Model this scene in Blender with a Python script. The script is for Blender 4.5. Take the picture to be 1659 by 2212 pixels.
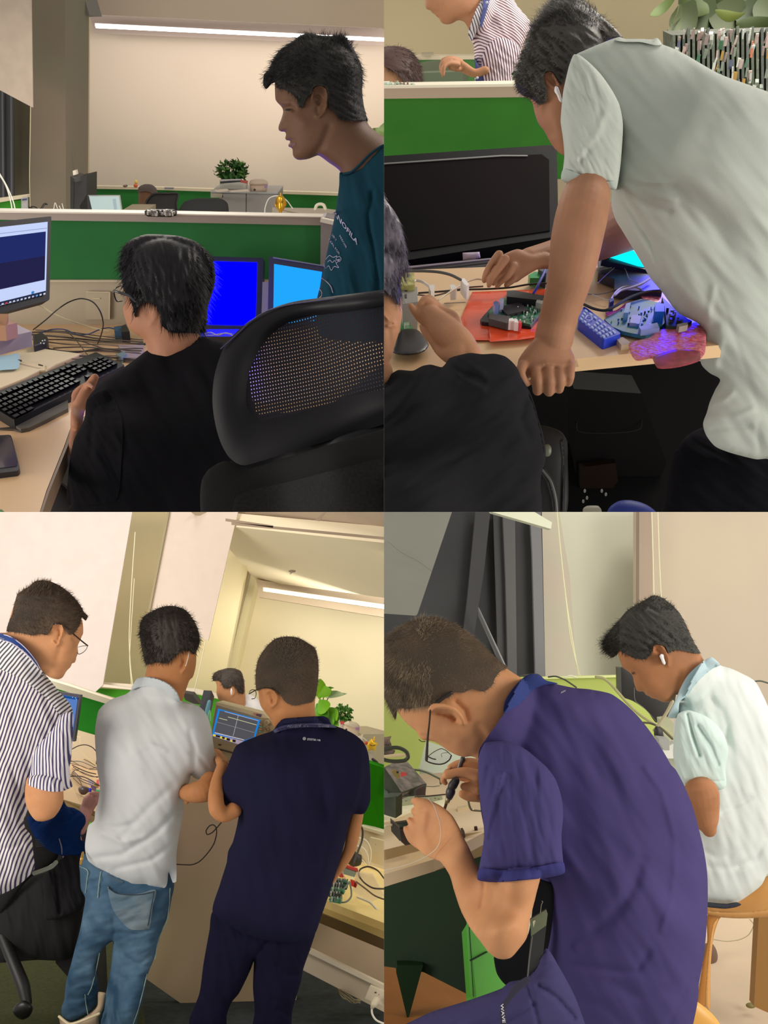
import bpy, bmesh, math, random
import numpy as np
from mathutils import Vector, Matrix, noise
from mathutils.geometry import delaunay_2d_cdt
random.seed(7); np.random.seed(7)
for o in list(bpy.data.objects): bpy.data.objects.remove(o, do_unlink=True)
SC = bpy.context.scene
COL = SC.collection
# ------------------------------------------------------------------ camera, world, exposure
F = 2200.0; CX = 829.5; CY = 1106.0
cam = bpy.data.cameras.new('camera'); cam_o = bpy.data.objects.new('camera', cam); COL.objects.link(cam_o)
cam.sensor_fit = 'VERTICAL'; cam.sensor_height = 24.0; cam.lens = 24.0*F/2212.0
cam.clip_start = 0.05; cam.clip_end = 100
cam_o.rotation_euler = (math.pi/2, 0, 0)
SC.camera = cam_o
SC.view_settings.view_transform = 'Standard'; SC.view_settings.look = 'None'
SC.view_settings.exposure = 0.0; SC.view_settings.gamma = 1.0
try: SC.view_settings.use_curve_mapping = False
except Exception: pass
W = bpy.data.worlds.new('world'); SC.world = W; W.use_nodes = True
W.node_tree.nodes['Background'].inputs[0].default_value = (1.0, .95, .88, 1)
W.node_tree.nodes['Background'].inputs[1].default_value = 0.5

def lamp(name, loc, aim, size, power, col=(1, .93, .84), sy=None):
    L = bpy.data.lights.new(name, 'AREA'); L.energy = power; L.color = col
    L.shape = 'RECTANGLE'; L.size = size; L.size_y = sy or size
    o = bpy.data.objects.new(name, L); COL.objects.link(o); o.location = loc
    o.rotation_euler = (Vector(aim)-Vector(loc)).to_track_quat('-Z', 'Y').to_euler()
    return o
# office ceiling lamps of the four rooms (outside the picture, above the desks)
lamp('ceiling_lamp_one', (-1.2, 4.2, 2.6), (-.9, 4.4, .3), 1.2, 30)
lamp('ceiling_lamp_two', (1.6, 2.6, 2.6), (1.0, 2.6, .5), 1.2, 62)
lamp('ceiling_lamp_three', (-2.4, 1.2, -.10), (-.6, 3.2, -.9), 1.2, 42)
lamp('ceiling_lamp_three_far', (-1.9, 3.6, -.10), (-.7, 5.6, -.6), .8, 14)
lamp('ceiling_lamp_four', (2.2, .8, -.10), (.6, 2.0, -.7), 1.2, 36)
lamp('ceiling_lamp_four_far', (1.6, 2.6, -.08), (.8, 3.9, -.6), .8, 9)

# ------------------------------------------------------------------ basic maths
ORG = dict(A=(0,0),B=(415,0),C=(0,553),D=(415,553),E=(830,0),F=(1245,0),G=(830,553),H=(1245,553),
           I=(0,1106),J=(415,1106),K=(0,1659),L=(415,1659),M=(830,1106),N=(1245,1106),O=(830,1659),Q=(1245,1659))
def Z(key, *v):
    """corner list measured on a four-times enlargement -> picture coordinates"""
    ox, oy = ORG[key]
    return [(ox+v[i]/4.0, oy+v[i+1]/4.0) for i in range(0, len(v), 2)]
def ZZ(ox, oy, k, *v): return [(ox+v[i]/k, oy+v[i+1]/k) for i in range(0, len(v), 2)]
def P(x, y, d): return Vector(((x-CX)/F*d, d, (CY-y)/F*d))
def px(x, y): return [(x[i], y[i]) for i in range(len(x))]
def pairs(*v): return [(v[i], v[i+1]) for i in range(0, len(v), 2)]
class Plane:
    def __init__(s, p, n): s.p = Vector(p); s.n = Vector(n).normalized(); s.c = s.n.dot(s.p)
    def d(s, x, y): return s.c/s.n.dot(Vector(((x-CX)/F, 1, (CY-y)/F)))
    def pt(s, x, y, h=0.0):
        c = s.c+h
        return P(x, y, c/s.n.dot(Vector(((x-CX)/F, 1, (CY-y)/F))))
def plane3(a, b, c):
    a, b, c = P(*a), P(*b), P(*c); n = (b-a).cross(c-a).normalized()
    return Plane(a, n)
def cat(pts, step, closed=False):
    """Catmull-Rom resampling of tuples of any length, step in units of the first two coords"""
    A = np.array(pts, float); n = len(A); out = []
    m = n if closed else n-1
    for i in range(m):
        p1 = A[i]; p2 = A[(i+1) % n]
        p0 = A[(i-1) % n] if closed or i > 0 else 2*p1-p2
        p3 = A[(i+2) % n] if closed or i+2 < n else 2*p2-p1
        L = np.linalg.norm(p2[:2]-p1[:2]); k = max(1, int(math.ceil(L/step)))
        # centripetal-ish: shorten tangents of unequal spans
        l0 = np.linalg.norm(p1[:2]-p0[:2])+1e-6; l2 = np.linalg.norm(p3[:2]-p2[:2])+1e-6
        m1 = ((p2-p1)/ (L+1e-6) + (p1-p0)/l0)*.5*L; m2 = ((p3-p2)/l2 + (p2-p1)/(L+1e-6))*.5*L
        m1 = m1*min(1, .2+.8*min(l0, L)/max(l0, L)+.0); m2 = m2*min(1, .2+.8*min(l2, L)/max(l2, L))
        for j in range(k):
            t = j/k; t2 = t*t; t3 = t2*t
            out.append((2*t3-3*t2+1)*p1+(t3-2*t2+t)*m1+(-2*t3+3*t2)*p2+(t3-t2)*m2)
    if not closed: out.append(A[-1])
    return np.array(out)
def straight(pts, step):
    A = np.array(pts, float); out = []
    for i in range(len(A)):
        a, b = A[i], A[(i+1) % len(A)]; k = max(1, int(math.ceil(np.linalg.norm(b-a)/step)))
        for j in range(k): out.append(a+(b-a)*j/k)
    return np.array(out)
def inpoly(P2, poly):
    x, y = P2[:, 0], P2[:, 1]; c = np.zeros(len(P2), bool); n = len(poly); j = n-1
    for i in range(n):
        xi, yi = poly[i]; xj, yj = poly[j]
        if yi != yj:
            m = ((yi > y) != (yj > y)) & (x < (xj-xi)*(y-yi)/(yj-yi)+xi)
            c ^= m
        j = i
    return c
def segdist(P2, line, closed=False):
    best = np.full(len(P2), 1e9); L = np.array(line, float); n = len(L)
    for i in range(n if closed else n-1):
        a = L[i]; b = L[(i+1) % n]; ab = b-a; t = np.clip(((P2-a)@ab)/(ab@ab+1e-9), 0, 1)
        q = a+t[:, None]*ab; best = np.minimum(best, np.hypot(*(P2-q).T))
    return best
def area(poly):
    A = np.array(poly); x, y = A[:, 0], A[:, 1]
    return abs(np.dot(x, np.roll(y, 1))-np.dot(y, np.roll(x, 1)))/2

# ------------------------------------------------------------------ geometry carrier
class Geo:
    def __init__(s, v, f, surf=None, mi=None): s.v = v; s.f = f; s.surf = surf; s.mi = mi
class Surf:
    """front and back depth of an inflated shape over picture coordinates"""
    def __init__(s, poly, uv, fr, bk): s.poly = poly; s.uv = uv; s.fr = fr; s.bk = bk
    def look(s, Q):
        Q = np.atleast_2d(np.array(Q, float)); F_ = np.full(len(Q), 1e9); B_ = np.full(len(Q), -1e9)
        m = inpoly(Q, s.poly); idx = np.where(m)[0]
        for k in range(0, len(idx), 400):
            ii = idx[k:k+400]; D = ((Q[ii, None, :]-s.uv[None])**2).sum(2)
            kk = min(4, len(s.uv)); nn = np.argsort(D, axis=1)[:, :kk] if len(s.uv) < 6 else np.argpartition(D, 4, axis=1)[:, :4]; dd = np.take_along_axis(D, nn, 1)
            w = 1/(dd+.05); w /= w.sum(1, keepdims=True)
            F_[ii] = (s.fr[nn]*w).sum(1); B_[ii] = (s.bk[nn]*w).sum(1)
        return F_, B_
    def front(s, x, y, off=0.0):
        f = s.look([(x, y)])[0][0]
        return f-off
def depthfn(d):
    if isinstance(d, Plane): return lambda Q: np.array([d.d(x, y) for x, y in Q])
    if callable(d): return d
    if isinstance(d, (int, float)): return lambda Q: np.full(len(Q), float(d))
    C = np.array(d, float)
    def f(Q):
        D = ((Q[:, None, :]-C[None, :, :2])**2).sum(2)
        w = 1/(D+200.0)**1.5; w /= w.sum(1, keepdims=True)
        return (w*C[None, :, 2]).sum(1)
    return f
def inflate(outline, d, k=1.0, T=.1, s=None, base=None, off=.004, relief=(), folds=None, sharp=False, thin=None, flat=None):
    A = area(outline)
    s = s or min(5.5, max(1.6, math.sqrt(A)/62))
    B = straight(outline, s) if sharp else cat(outline, s, True)
    poly = B.copy()
    x0, y0 = B.min(0); x1, y1 = B.max(0)
    gx = np.arange(x0, x1, s); gy = np.arange(y0, y1, s*.866); G = []
    for j, yy in enumerate(gy):
        r = np.stack([gx+(s/2 if j % 2 else 0), np.full(len(gx), yy)], 1); G.append(r)
    G = np.concatenate(G); G = G[inpoly(G, poly)]
    if len(G): G = G[segdist(G, poly, True) > s*.55]
    V = [Vector((float(a), float(b))) for a, b in B]+[Vector((float(a), float(b))) for a, b in G]
    nb = len(B)
    r = delaunay_2d_cdt(V, [], [list(range(nb))], 1, 1e-4)
    uv = np.array([(p.x, p.y) for p in r[0]]); tris = [list(t) for t in r[2]]
    n = len(uv)
    cnt = {}
    for t in tris:
        for a in range(3):
            e = (t[a], t[(a+1) % 3]); kx = (min(e), max(e)); cnt.setdefault(kx, []).append(e)
    bedges = [v[0] for v in cnt.values() if len(v) == 1]
    isb = np.zeros(n, bool)
    for a, b in bedges: isb[a] = isb[b] = True
    E = np.array(list(cnt.keys())); deg = np.bincount(E.ravel(), minlength=n).astype(float)
    free = ~isb
    def mv(u):
        w = np.where(free, u, 0.0)
        return np.where(free, deg*w-np.bincount(E[:, 0], w[E[:, 1]], n)-np.bincount(E[:, 1], w[E[:, 0]], n), 0.0)
    b = np.where(free, deg*s*s/4, 0.0); u = np.zeros(n); res = b.copy(); p = res.copy(); rs = res@res
    for it in range(400):
        if rs < 1e-8: break
        Ap = mv(p); al = rs/(p@Ap+1e-12); u += al*p; res -= al*Ap; r2 = res@res; p = res+(r2/rs)*p; rs = r2
    u = np.maximum(u, 0)
    dc = depthfn(d)(uv); h = k*np.sqrt(2*u)*dc/F
    h = T*np.tanh(h/T)
    fr = dc-h; bk = dc+h
    if thin is not None: bk = np.minimum(bk, dc+thin)
    if base is not None:
        for bs in (base if isinstance(base, (list, tuple)) else [base]):
            f2, b2 = bs.look(uv); ok = f2 < 1e8
            fr = np.where(ok, np.minimum(fr, f2-off), fr)
            if thin is None: bk = np.where(ok, np.maximum(bk, b2+off), bk)
            if off > .0135:
                for _ in range(14):
                    av = (np.bincount(E[:, 0], fr[E[:, 1]], n)+np.bincount(E[:, 1], fr[E[:, 0]], n))/np.maximum(deg, 1)
                    fr = np.where(isb, fr, np.minimum(.5*fr+.5*av, np.where(ok, f2-.5*off, 1e9)))
    for st in relief:
        line, wd, am = st[:3]
        if s > 2.9 and abs(am) > .007: am *= .5
        if wd < s*1.25: am = am*wd/(s*1.25); wd = s*1.25
        D = segdist(uv, line, len(st) > 3)
        ed = 1.0 if len(st) <= 4 else st[4]
        fr = fr+am*np.exp(-(D/wd)**2)
    if folds:
        am, sc, ang = folds; ca, sa = math.cos(math.radians(ang)), math.sin(math.radians(ang))
        Dn = np.minimum(1, segdist(uv, poly, True)/ (sc*.6))
        ns = np.array([noise.noise(Vector(((x*ca+y*sa)/(sc*4), (-x*sa+y*ca)/sc, 3.7))) for x, y in uv])
        ns2 = np.array([noise.noise(Vector(((x*ca+y*sa)/(sc*2)+9, (-x*sa+y*ca)/sc*2.1, 1.3))) for x, y in uv])
        fr = fr+.62*am*(ns+.4*ns2)*(.35+.65*Dn)
    bk = np.maximum(bk, fr+.0008)
    verts = [P(x, y, a) for (x, y), a in zip(uv, fr)]+[P(x, y, a) for (x, y), a in zip(uv, bk)]
    # orient: front faces look towards the camera
    faces = []
    for t in tris:
        a, b_, c = uv[t[0]], uv[t[1]], uv[t[2]]
        cr = (b_[0]-a[0])*(c[1]-a[1])-(b_[1]-a[1])*(c[0]-a[0])
        t2 = t if cr < 0 else t[::-1]
        faces.append(t2); faces.append([q+n for q in t2[::-1]])
    for a, b_ in bedges: faces.append([a, b_, b_+n, a+n])
    return Geo(verts, faces, Surf(poly, uv, fr, bk))
def limb(pts, seg=16, step=None, closed=False, caps=True, flat=1.0):
    """tapered round tube; pts = (x, y, depth, radius in picture px)"""
    step = step or max(1.5, min(p[3] for p in pts)*.5)
    C = cat(pts, step, closed)
    Q = [P(c[0], c[1], c[2]) for c in C]; R = [max(c[3], .15)*c[2]/F for c in C]
    return tube3(Q, R, seg, caps, closed, flat)
def tube3(Q, R, seg=8, caps=True, closed=False, flat=1.0):
    n = len(Q)
    if not isinstance(R, (list, tuple, np.ndarray)): R = [R]*n
    V = []; Fc = []; nrm = None
    if caps and not closed and n > 1:
        Q = list(Q); R = list(R)
        def cap(q, t, r):
            return [(q+t*r*math.sin(a), max(1e-5, r*math.cos(a))) for a in (.5, 1.0, 1.35, 1.52)]
        t0 = (Q[0]-Q[1]).normalized(); t1 = (Q[-1]-Q[-2]).normalized()
        a = cap(Q[0], t0, R[0])[::-1]; b = cap(Q[-1], t1, R[-1])
        Q = [x[0] for x in a]+Q+[x[0] for x in b]; R = [x[1] for x in a]+R+[x[1] for x in b]; n = len(Q)
    for i in range(n):
        if closed: t = Q[(i+1) % n]-Q[(i-1) % n]
        else: t = Q[min(i+1, n-1)]-Q[max(i-1, 0)]
        if t.length < 1e-9: t = Vector((0, 0, 1))
        t.normalize()
        if nrm is None:
            nrm = t.cross(Vector((0, 1, 0)))
            if nrm.length < .1: nrm = t.cross(Vector((1, 0, 0)))
            nrm.normalize()
        else:
            nrm = nrm-t*nrm.dot(t)
            if nrm.length < 1e-6: nrm = t.orthogonal()
            nrm.normalize()
        bn = t.cross(nrm)
        for j in range(seg):
            a = 2*math.pi*j/seg
            V.append(Q[i]+(nrm*math.cos(a)+bn*math.sin(a)*flat)*R[i])
    m = n if closed else n-1
    for i in range(m):
        for j in range(seg):
            a = i*seg+j; b = i*seg+(j+1) % seg; c = ((i+1) % n)*seg+(j+1) % seg; d = ((i+1) % n)*seg+j
            Fc.append([a, b, c, d])
    if not closed:
        Fc.append(list(range(seg))[::-1]); Fc.append([(n-1)*seg+j for j in range(seg)])
    return Geo(V, Fc)
def prismw(base, up):
    """extrude a world-space polygon by a vector"""
    n = len(base); V = [Vector(b) for b in base]+[Vector(b)+up for b in base]
    nr = Vector((0, 0, 0))
    for i in range(n): nr += (V[i]-V[0]).cross(V[(i+1) % n]-V[0])
    flip = nr.dot(up) > 0
    f = [list(range(n))[::-1], [n+i for i in range(n)]]+[[i, (i+1) % n, n+(i+1) % n, n+i] for i in range(n)]
    if not flip: f = [q[::-1] for q in f]
    return Geo(V, f)
def onplane(outline, pl, h0, h1, rnd=0):
    """outline traced on the top face: plane offset h1, extruded down to h0 along the plane normal"""
    if rnd: outline = roundcorners(outline, rnd)
    top = [pl.pt(x, y, h1) for x, y in outline]
    return prismw(top, pl.n*(h0-h1))
def slab(corners, th):
    """flat panel through (x,y,depth) corners, thickness th away from the camera"""
    Q = [P(*c) for c in corners]; n = (Q[1]-Q[0]).cross(Q[2]-Q[0]).normalized()
    c = sum(Q, Vector())/len(Q)
    if n.dot(c) < 0: n = -n
    return prismw(Q, n*th)
def slabpl(outline, pl, th, rnd=0, off=0.0):
    """panel whose front lies on a plane; off moves it towards the camera"""
    if rnd: outline = roundcorners(outline, rnd)
    n = pl.n if pl.n.dot(P(outline[0][0], outline[0][1], 1)) > 0 else -pl.n
    sg = 1 if n == pl.n else -1
    Q = [pl.pt(x, y, -off*sg) for x, y in outline]
    return prismw(Q, n*th)
def roundcorners(o, r, k=4):
    out = []; n = len(o)
    for i in range(n):
        a = np.array(o[i-1], float); b = np.array(o[i], float); c = np.array(o[(i+1) % n], float)
        la = np.linalg.norm(a-b); lc = np.linalg.norm(c-b); q = min(r, la*.45, lc*.45)
        p = b+(a-b)/la*q; e = b+(c-b)/lc*q
        for j in range(k+1):
            t = j/k; out.append(tuple((1-t)**2*p+2*t*(1-t)*b+t*t*e))
    return out
def box3(c, ux, uy, uz):
    """box from corner c with three edge vectors"""
    return prismw([c, c+ux, c+ux+uy, c+uy], uz)
def merge(*gs):
    v = []; f = []
    for g in gs:
        if g is None: continue
        b = len(v); v += list(g.v); f += [[q+b for q in t] for t in g.f]
    return Geo(v, f)
def ellipsoid(c, rx, ry, rz, ax=None, nu=16, nv=10):
    V = []; Fc = []
    M = ax or Matrix.Identity(3)
    for i in range(nv+1):
        th = math.pi*i/nv
        for j in range(nu):
            a = 2*math.pi*j/nu
            V.append(c+M@Vector((rx*math.sin(th)*math.cos(a), ry*math.sin(th)*math.sin(a), rz*math.cos(th))))
    for i in range(nv):
        for j in range(nu): Fc.append([i*nu+j, (i+1)*nu+j, (i+1)*nu+(j+1) % nu, i*nu+(j+1) % nu])
    return Geo(V, Fc)
def lathe(c, up, prof, seg=24):
    """prof = (radius, height) pairs in metres about axis up through c"""
    up = Vector(up).normalized(); a = up.orthogonal().normalized(); b = up.cross(a); V = []; Fc = []
    for r, h in prof:
        for j in range(seg):
            t = 2*math.pi*j/seg; V.append(c+up*h+(a*math.cos(t)+b*math.sin(t))*max(r, 1e-4))
    for i in range(len(prof)-1):
        for j in range(seg): Fc.append([i*seg+j, i*seg+(j+1) % seg, (i+1)*seg+(j+1) % seg, (i+1)*seg+j])
    Fc.append(list(range(seg))[::-1]); Fc.append([(len(prof)-1)*seg+j for j in range(seg)])
    return Geo(V, Fc)

# ------------------------------------------------------------------ materials
def lin(h):
    if isinstance(h, str):
        c = [int(h[i:i+2], 16)/255 for i in (0, 2, 4)]
    else: c = h
    return tuple((x/12.92 if x <= .04045 else ((x+.055)/1.055)**2.4) for x in c)+(1.0,)
MATS = {}
def mat(name, col, rough=.6, var=.0, vs=8.0, bump=0.0, bs=200.0, metal=0.0, emit=None, es=1.0, spec=.5, sss=0.0, alpha=1.0, coat=0.0, col2=None, sheen=0.0, trans=0.0):
    if name in MATS: return MATS[name]
    m = bpy.data.materials.new(name); MATS[name] = m; m.use_nodes = True
    nt = m.node_tree; N = nt.nodes; L = nt.links; b = N['Principled BSDF']
    c = lin(col); b.inputs['Base Color'].default_value = c
    b.inputs['Roughness'].default_value = rough; b.inputs['Metallic'].default_value = metal
    b.inputs['Specular IOR Level'].default_value = spec
    tc = N.new('ShaderNodeTexCoord')
    if var > 0 or col2:
        nz = N.new('ShaderNodeTexNoise'); nz.inputs['Scale'].default_value = vs; nz.inputs['Detail'].default_value = 3
        L.new(tc.outputs['Object'], nz.inputs['Vector'])
        rp = N.new('ShaderNodeValToRGB'); rp.color_ramp.elements[0].position = .35; rp.color_ramp.elements[1].position = .65
        c2 = lin(col2) if col2 else tuple(min(1, x*(1+var)) for x in c[:3])+(1,)
        c1 = c if col2 else tuple(x*(1-var) for x in c[:3])+(1,)
        rp.color_ramp.elements[0].color = c1; rp.color_ramp.elements[1].color = c2
        L.new(nz.outputs['Fac'], rp.inputs['Fac']); L.new(rp.outputs['Color'], b.inputs['Base Color'])
    if bump > 0:
        n2 = N.new('ShaderNodeTexNoise'); n2.inputs['Scale'].default_value = bs; n2.inputs['Detail'].default_value = 4
        L.new(tc.outputs['Object'], n2.inputs['Vector'])
        bp = N.new('ShaderNodeBump'); bp.inputs['Strength'].default_value = bump; bp.inputs['Distance'].default_value = .002
        L.new(n2.outputs['Fac'], bp.inputs['Height']); L.new(bp.outputs['Normal'], b.inputs['Normal'])
    if sss > 0:
        b.inputs['Subsurface Weight'].default_value = sss; b.inputs['Subsurface Radius'].default_value = (1, .35, .2); b.inputs['Subsurface Scale'].default_value = .006
    if emit:
        if es > .5: b.inputs['Specular IOR Level'].default_value = 0
        if not metal: b.inputs['Base Color'].default_value = tuple(x*.08 for x in c[:3])+(1,)
        b.inputs['Emission Color'].default_value = lin(emit); b.inputs['Emission Strength'].default_value = es
    if alpha < 1: b.inputs['Alpha'].default_value = alpha
    if coat: b.inputs['Coat Weight'].default_value = coat
    if sheen: b.inputs['Sheen Weight'].default_value = sheen
    if trans: b.inputs['Transmission Weight'].default_value = trans
    return m
def fabric(name, col, **k):
    k.setdefault('rough', .95); k.setdefault('spec', .12); k.setdefault('bump', .25); k.setdefault('bs', 900.0); k.setdefault('var', .05); k.setdefault('vs', 14.0)
    return mat(name, col, **k)
def stripes(name, c1, c2, ang, period, ratio=.5, warp=.0, c3=None):
    """woven stripes: two colours across one direction of the cloth"""
    if name in MATS: return MATS[name]
    m = mat(name, c1, rough=.95, spec=.1); nt = m.node_tree; N = nt.nodes; L = nt.links; b = N['Principled BSDF']
    tc = N.new('ShaderNodeTexCoord'); dt = N.new('ShaderNodeVectorMath'); dt.operation = 'DOT_PRODUCT'
    a = math.radians(ang); dt.inputs[1].default_value = (math.cos(a), 0, math.sin(a))
    if warp:
        nz = N.new('ShaderNodeTexNoise'); nz.inputs['Scale'].default_value = 6; L.new(tc.outputs['Object'], nz.inputs['Vector'])
        sc = N.new('ShaderNodeVectorMath'); sc.operation = 'SCALE'; sc.inputs['Scale'].default_value = warp; L.new(nz.outputs['Color'], sc.inputs[0])
        ad = N.new('ShaderNodeVectorMath'); ad.operation = 'ADD'; L.new(tc.outputs['Object'], ad.inputs[0]); L.new(sc.outputs[0], ad.inputs[1]); L.new(ad.outputs[0], dt.inputs[0])
    else: L.new(tc.outputs['Object'], dt.inputs[0])
    mu = N.new('ShaderNodeMath'); mu.operation = 'MULTIPLY'; mu.inputs[1].default_value = 1/period; L.new(dt.outputs['Value'], mu.inputs[0])
    fr = N.new('ShaderNodeMath'); fr.operation = 'FRACT'; L.new(mu.outputs[0], fr.inputs[0])
    rp = N.new('ShaderNodeValToRGB'); e = rp.color_ramp.elements; rp.color_ramp.interpolation = 'EASE'
    e[0].position = 0; e[0].color = lin(c1); e[1].position = ratio*.35; e[1].color = lin(c2)
    q = e.new(ratio); q.color = lin(c2); q = e.new(min(.98, ratio*1.35)); q.color = lin(c1)
    L.new(fr.outputs[0], rp.inputs['Fac']); L.new(rp.outputs['Color'], b.inputs['Base Color'])
    return m
def meshcloth(name, col, ang, per, hole=.45, per2=None, rough=.8):
    """open knit of a mesh chair: round holes in rows"""
    if name in MATS: return MATS[name]
    m = mat(name, col, rough=rough, spec=.3); nt = m.node_tree; N = nt.nodes; L = nt.links; b = N['Principled BSDF']
    tc = N.new('ShaderNodeTexCoord'); mp = N.new('ShaderNodeMapping'); mp.vector_type = 'POINT'
    mp.inputs['Rotation'].default_value = (0, math.radians(ang), 0); mp.inputs['Scale'].default_value = (1/per, 1, 1/(per2 or per))
    L.new(tc.outputs['Object'], mp.inputs['Vector']); sx = N.new('ShaderNodeSeparateXYZ'); L.new(mp.outputs[0], sx.inputs[0])
    vals = []
    for ax in ('X', 'Z'):
        f = N.new('ShaderNodeMath'); f.operation = 'FRACT'; L.new(sx.outputs[ax], f.inputs[0])
        g = N.new('ShaderNodeMath'); g.operation = 'SUBTRACT'; g.inputs[1].default_value = .5; L.new(f.outputs[0], g.inputs[0])
        h = N.new('ShaderNodeMath'); h.operation = 'POWER'; h.inputs[1].default_value = 2; L.new(g.outputs[0], h.inputs[0])
        a = N.new('ShaderNodeMath'); a.operation = 'ABSOLUTE'; L.new(g.outputs[0], a.inputs[0]); vals.append(a)
    mx = N.new('ShaderNodeMath'); mx.operation = 'MAXIMUM'; L.new(vals[0].outputs[0], mx.inputs[0]); L.new(vals[1].outputs[0], mx.inputs[1])
    gt = N.new('ShaderNodeMath'); gt.operation = 'GREATER_THAN'; gt.inputs[1].default_value = hole/2; L.new(mx.outputs[0], gt.inputs[0])
    L.new(gt.outputs[0], b.inputs['Alpha'])
    return m

# ------------------------------------------------------------------ objects
QX, QZ = 0, 0
def quadrant(qx, qz):
    global QX, QZ
    QX, QZ = qx, qz
EPS = .00004
def corel(p): return limb([(x, y, d+.03, r*.5) for x, y, d, r in p], 14)
def mk(name, geos, mats, parent=None, label=None, cat_=None, group=None, kind=None, remesh=None, smooth=True, bevel=0, clip=True, solid=0, autosm=None):
    if isinstance(geos, Geo): geos = [geos]
    if not isinstance(mats, (list, tuple)): mats = [mats]
    geos = [g for g in geos if g is not None and len(g.v)]
    me = bpy.data.meshes.new(name); V = []; Fc = []; MI = []
    for gi, g in enumerate(geos):
        b = len(V); V += [tuple(v) for v in g.v]; Fc += [[q+b for q in t] for t in g.f]
        MI += (g.mi if g.mi is not None else [min(gi, len(mats)-1)]*len(g.f))
    me.from_pydata(V, [], Fc); me.update()
    for m in mats: me.materials.append(m)
    me.polygons.foreach_set('material_index', MI)
    if remesh or bevel:
        t = bpy.data.objects.new('t', me); COL.objects.link(t)
        if bevel:
            bm = bmesh.new(); bm.from_mesh(me); bmesh.ops.remove_doubles(bm, verts=bm.verts, dist=1e-6); bm.to_mesh(me); bm.free()
            q = t.modifiers.new('b', 'BEVEL'); q.width = bevel; q.segments = 2; q.limit_method = 'ANGLE'
        if remesh:
            q = t.modifiers.new('r', 'REMESH'); q.mode = 'VOXEL'; q.voxel_size = remesh; q.use_smooth_shade = True
            q = t.modifiers.new('s', 'SMOOTH'); q.factor = .5; q.iterations = 3
        dg = bpy.context.evaluated_depsgraph_get(); me2 = bpy.data.meshes.new_from_object(t.evaluated_get(dg))
        bpy.data.objects.remove(t, do_unlink=True); me = me2
        if not me.materials:
            for m in mats: me.materials.append(m)
    bm = bmesh.new(); bm.from_mesh(me)
    if clip and (QX or QZ):
        for ax, sg in ((0, QX), (2, QZ)):
            if not sg: continue
            lo = min((v.co[ax]*sg for v in bm.verts), default=1)
            if lo < EPS:
                co = [0, 0, 0]; co[ax] = EPS*sg; no = [0, 0, 0]; no[ax] = -sg
                r = bmesh.ops.bisect_plane(bm, geom=bm.verts[:]+bm.edges[:]+bm.faces[:], plane_co=co, plane_no=no, clear_outer=True)
                ed = [e for e in r['geom_cut'] if isinstance(e, bmesh.types.BMEdge)]
                if ed:
                    try: bmesh.ops.holes_fill(bm, edges=ed, sides=0)
                    except Exception: pass
    if not bm.verts:
        bm.free(); print('EMPTY', name); return None
    lo = Vector((min(v.co[i] for v in bm.verts) for i in range(3))); hi = Vector((max(v.co[i] for v in bm.verts) for i in range(3)))
    c = (lo+hi)/2; c.z = lo.z
    for v in bm.verts: v.co -= c
    if smooth:
        for f in bm.faces: f.smooth = True
        for e in bm.edges:
            if len(e.link_faces) == 2 and e.calc_face_angle(0) > (autosm or .75): e.smooth = False
    bm.to_mesh(me); bm.free()
    o = bpy.data.objects.new(name, me); COL.objects.link(o); o.location = c
    if parent is not None:
        o.parent = parent; wp = parent.location.copy(); p = parent.parent
        while p: wp += p.location; p = p.parent
        o.location = c-wp
    tag(o, label, cat_, group, kind)
    return o
def tag(o, label=None, cat_=None, group=None, kind=None):
    if label: o['label'] = label
    if cat_: o['category'] = cat_
    if group: o['group'] = group
    if kind: o['kind'] = kind
def empty(name, loc, label, cat_, group=None):
    o = bpy.data.objects.new(name, None); o.empty_display_size = .05; COL.objects.link(o); o.location = loc
    tag(o, label, cat_, group); return o
def struct(name, g, m, smooth=False, **k): return mk(name, g, m, kind='structure', smooth=smooth, **k)
def cable(pts, r=1.2, plane=None, h=.004, seg=6):
    """pts (x,y,d) or (x,y) on plane raised by h"""
    Q = []
    for p in pts:
        if len(p) == 2: Q.append((p[0], p[1], plane.pt(p[0], p[1], h).y))
        else: Q.append(p)
    C = cat(Q, 4)
    W3 = [P(*c[:3]) for c in C]; R = [r*c[2]/F for c in C]
    return tube3(W3, R, seg)
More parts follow.
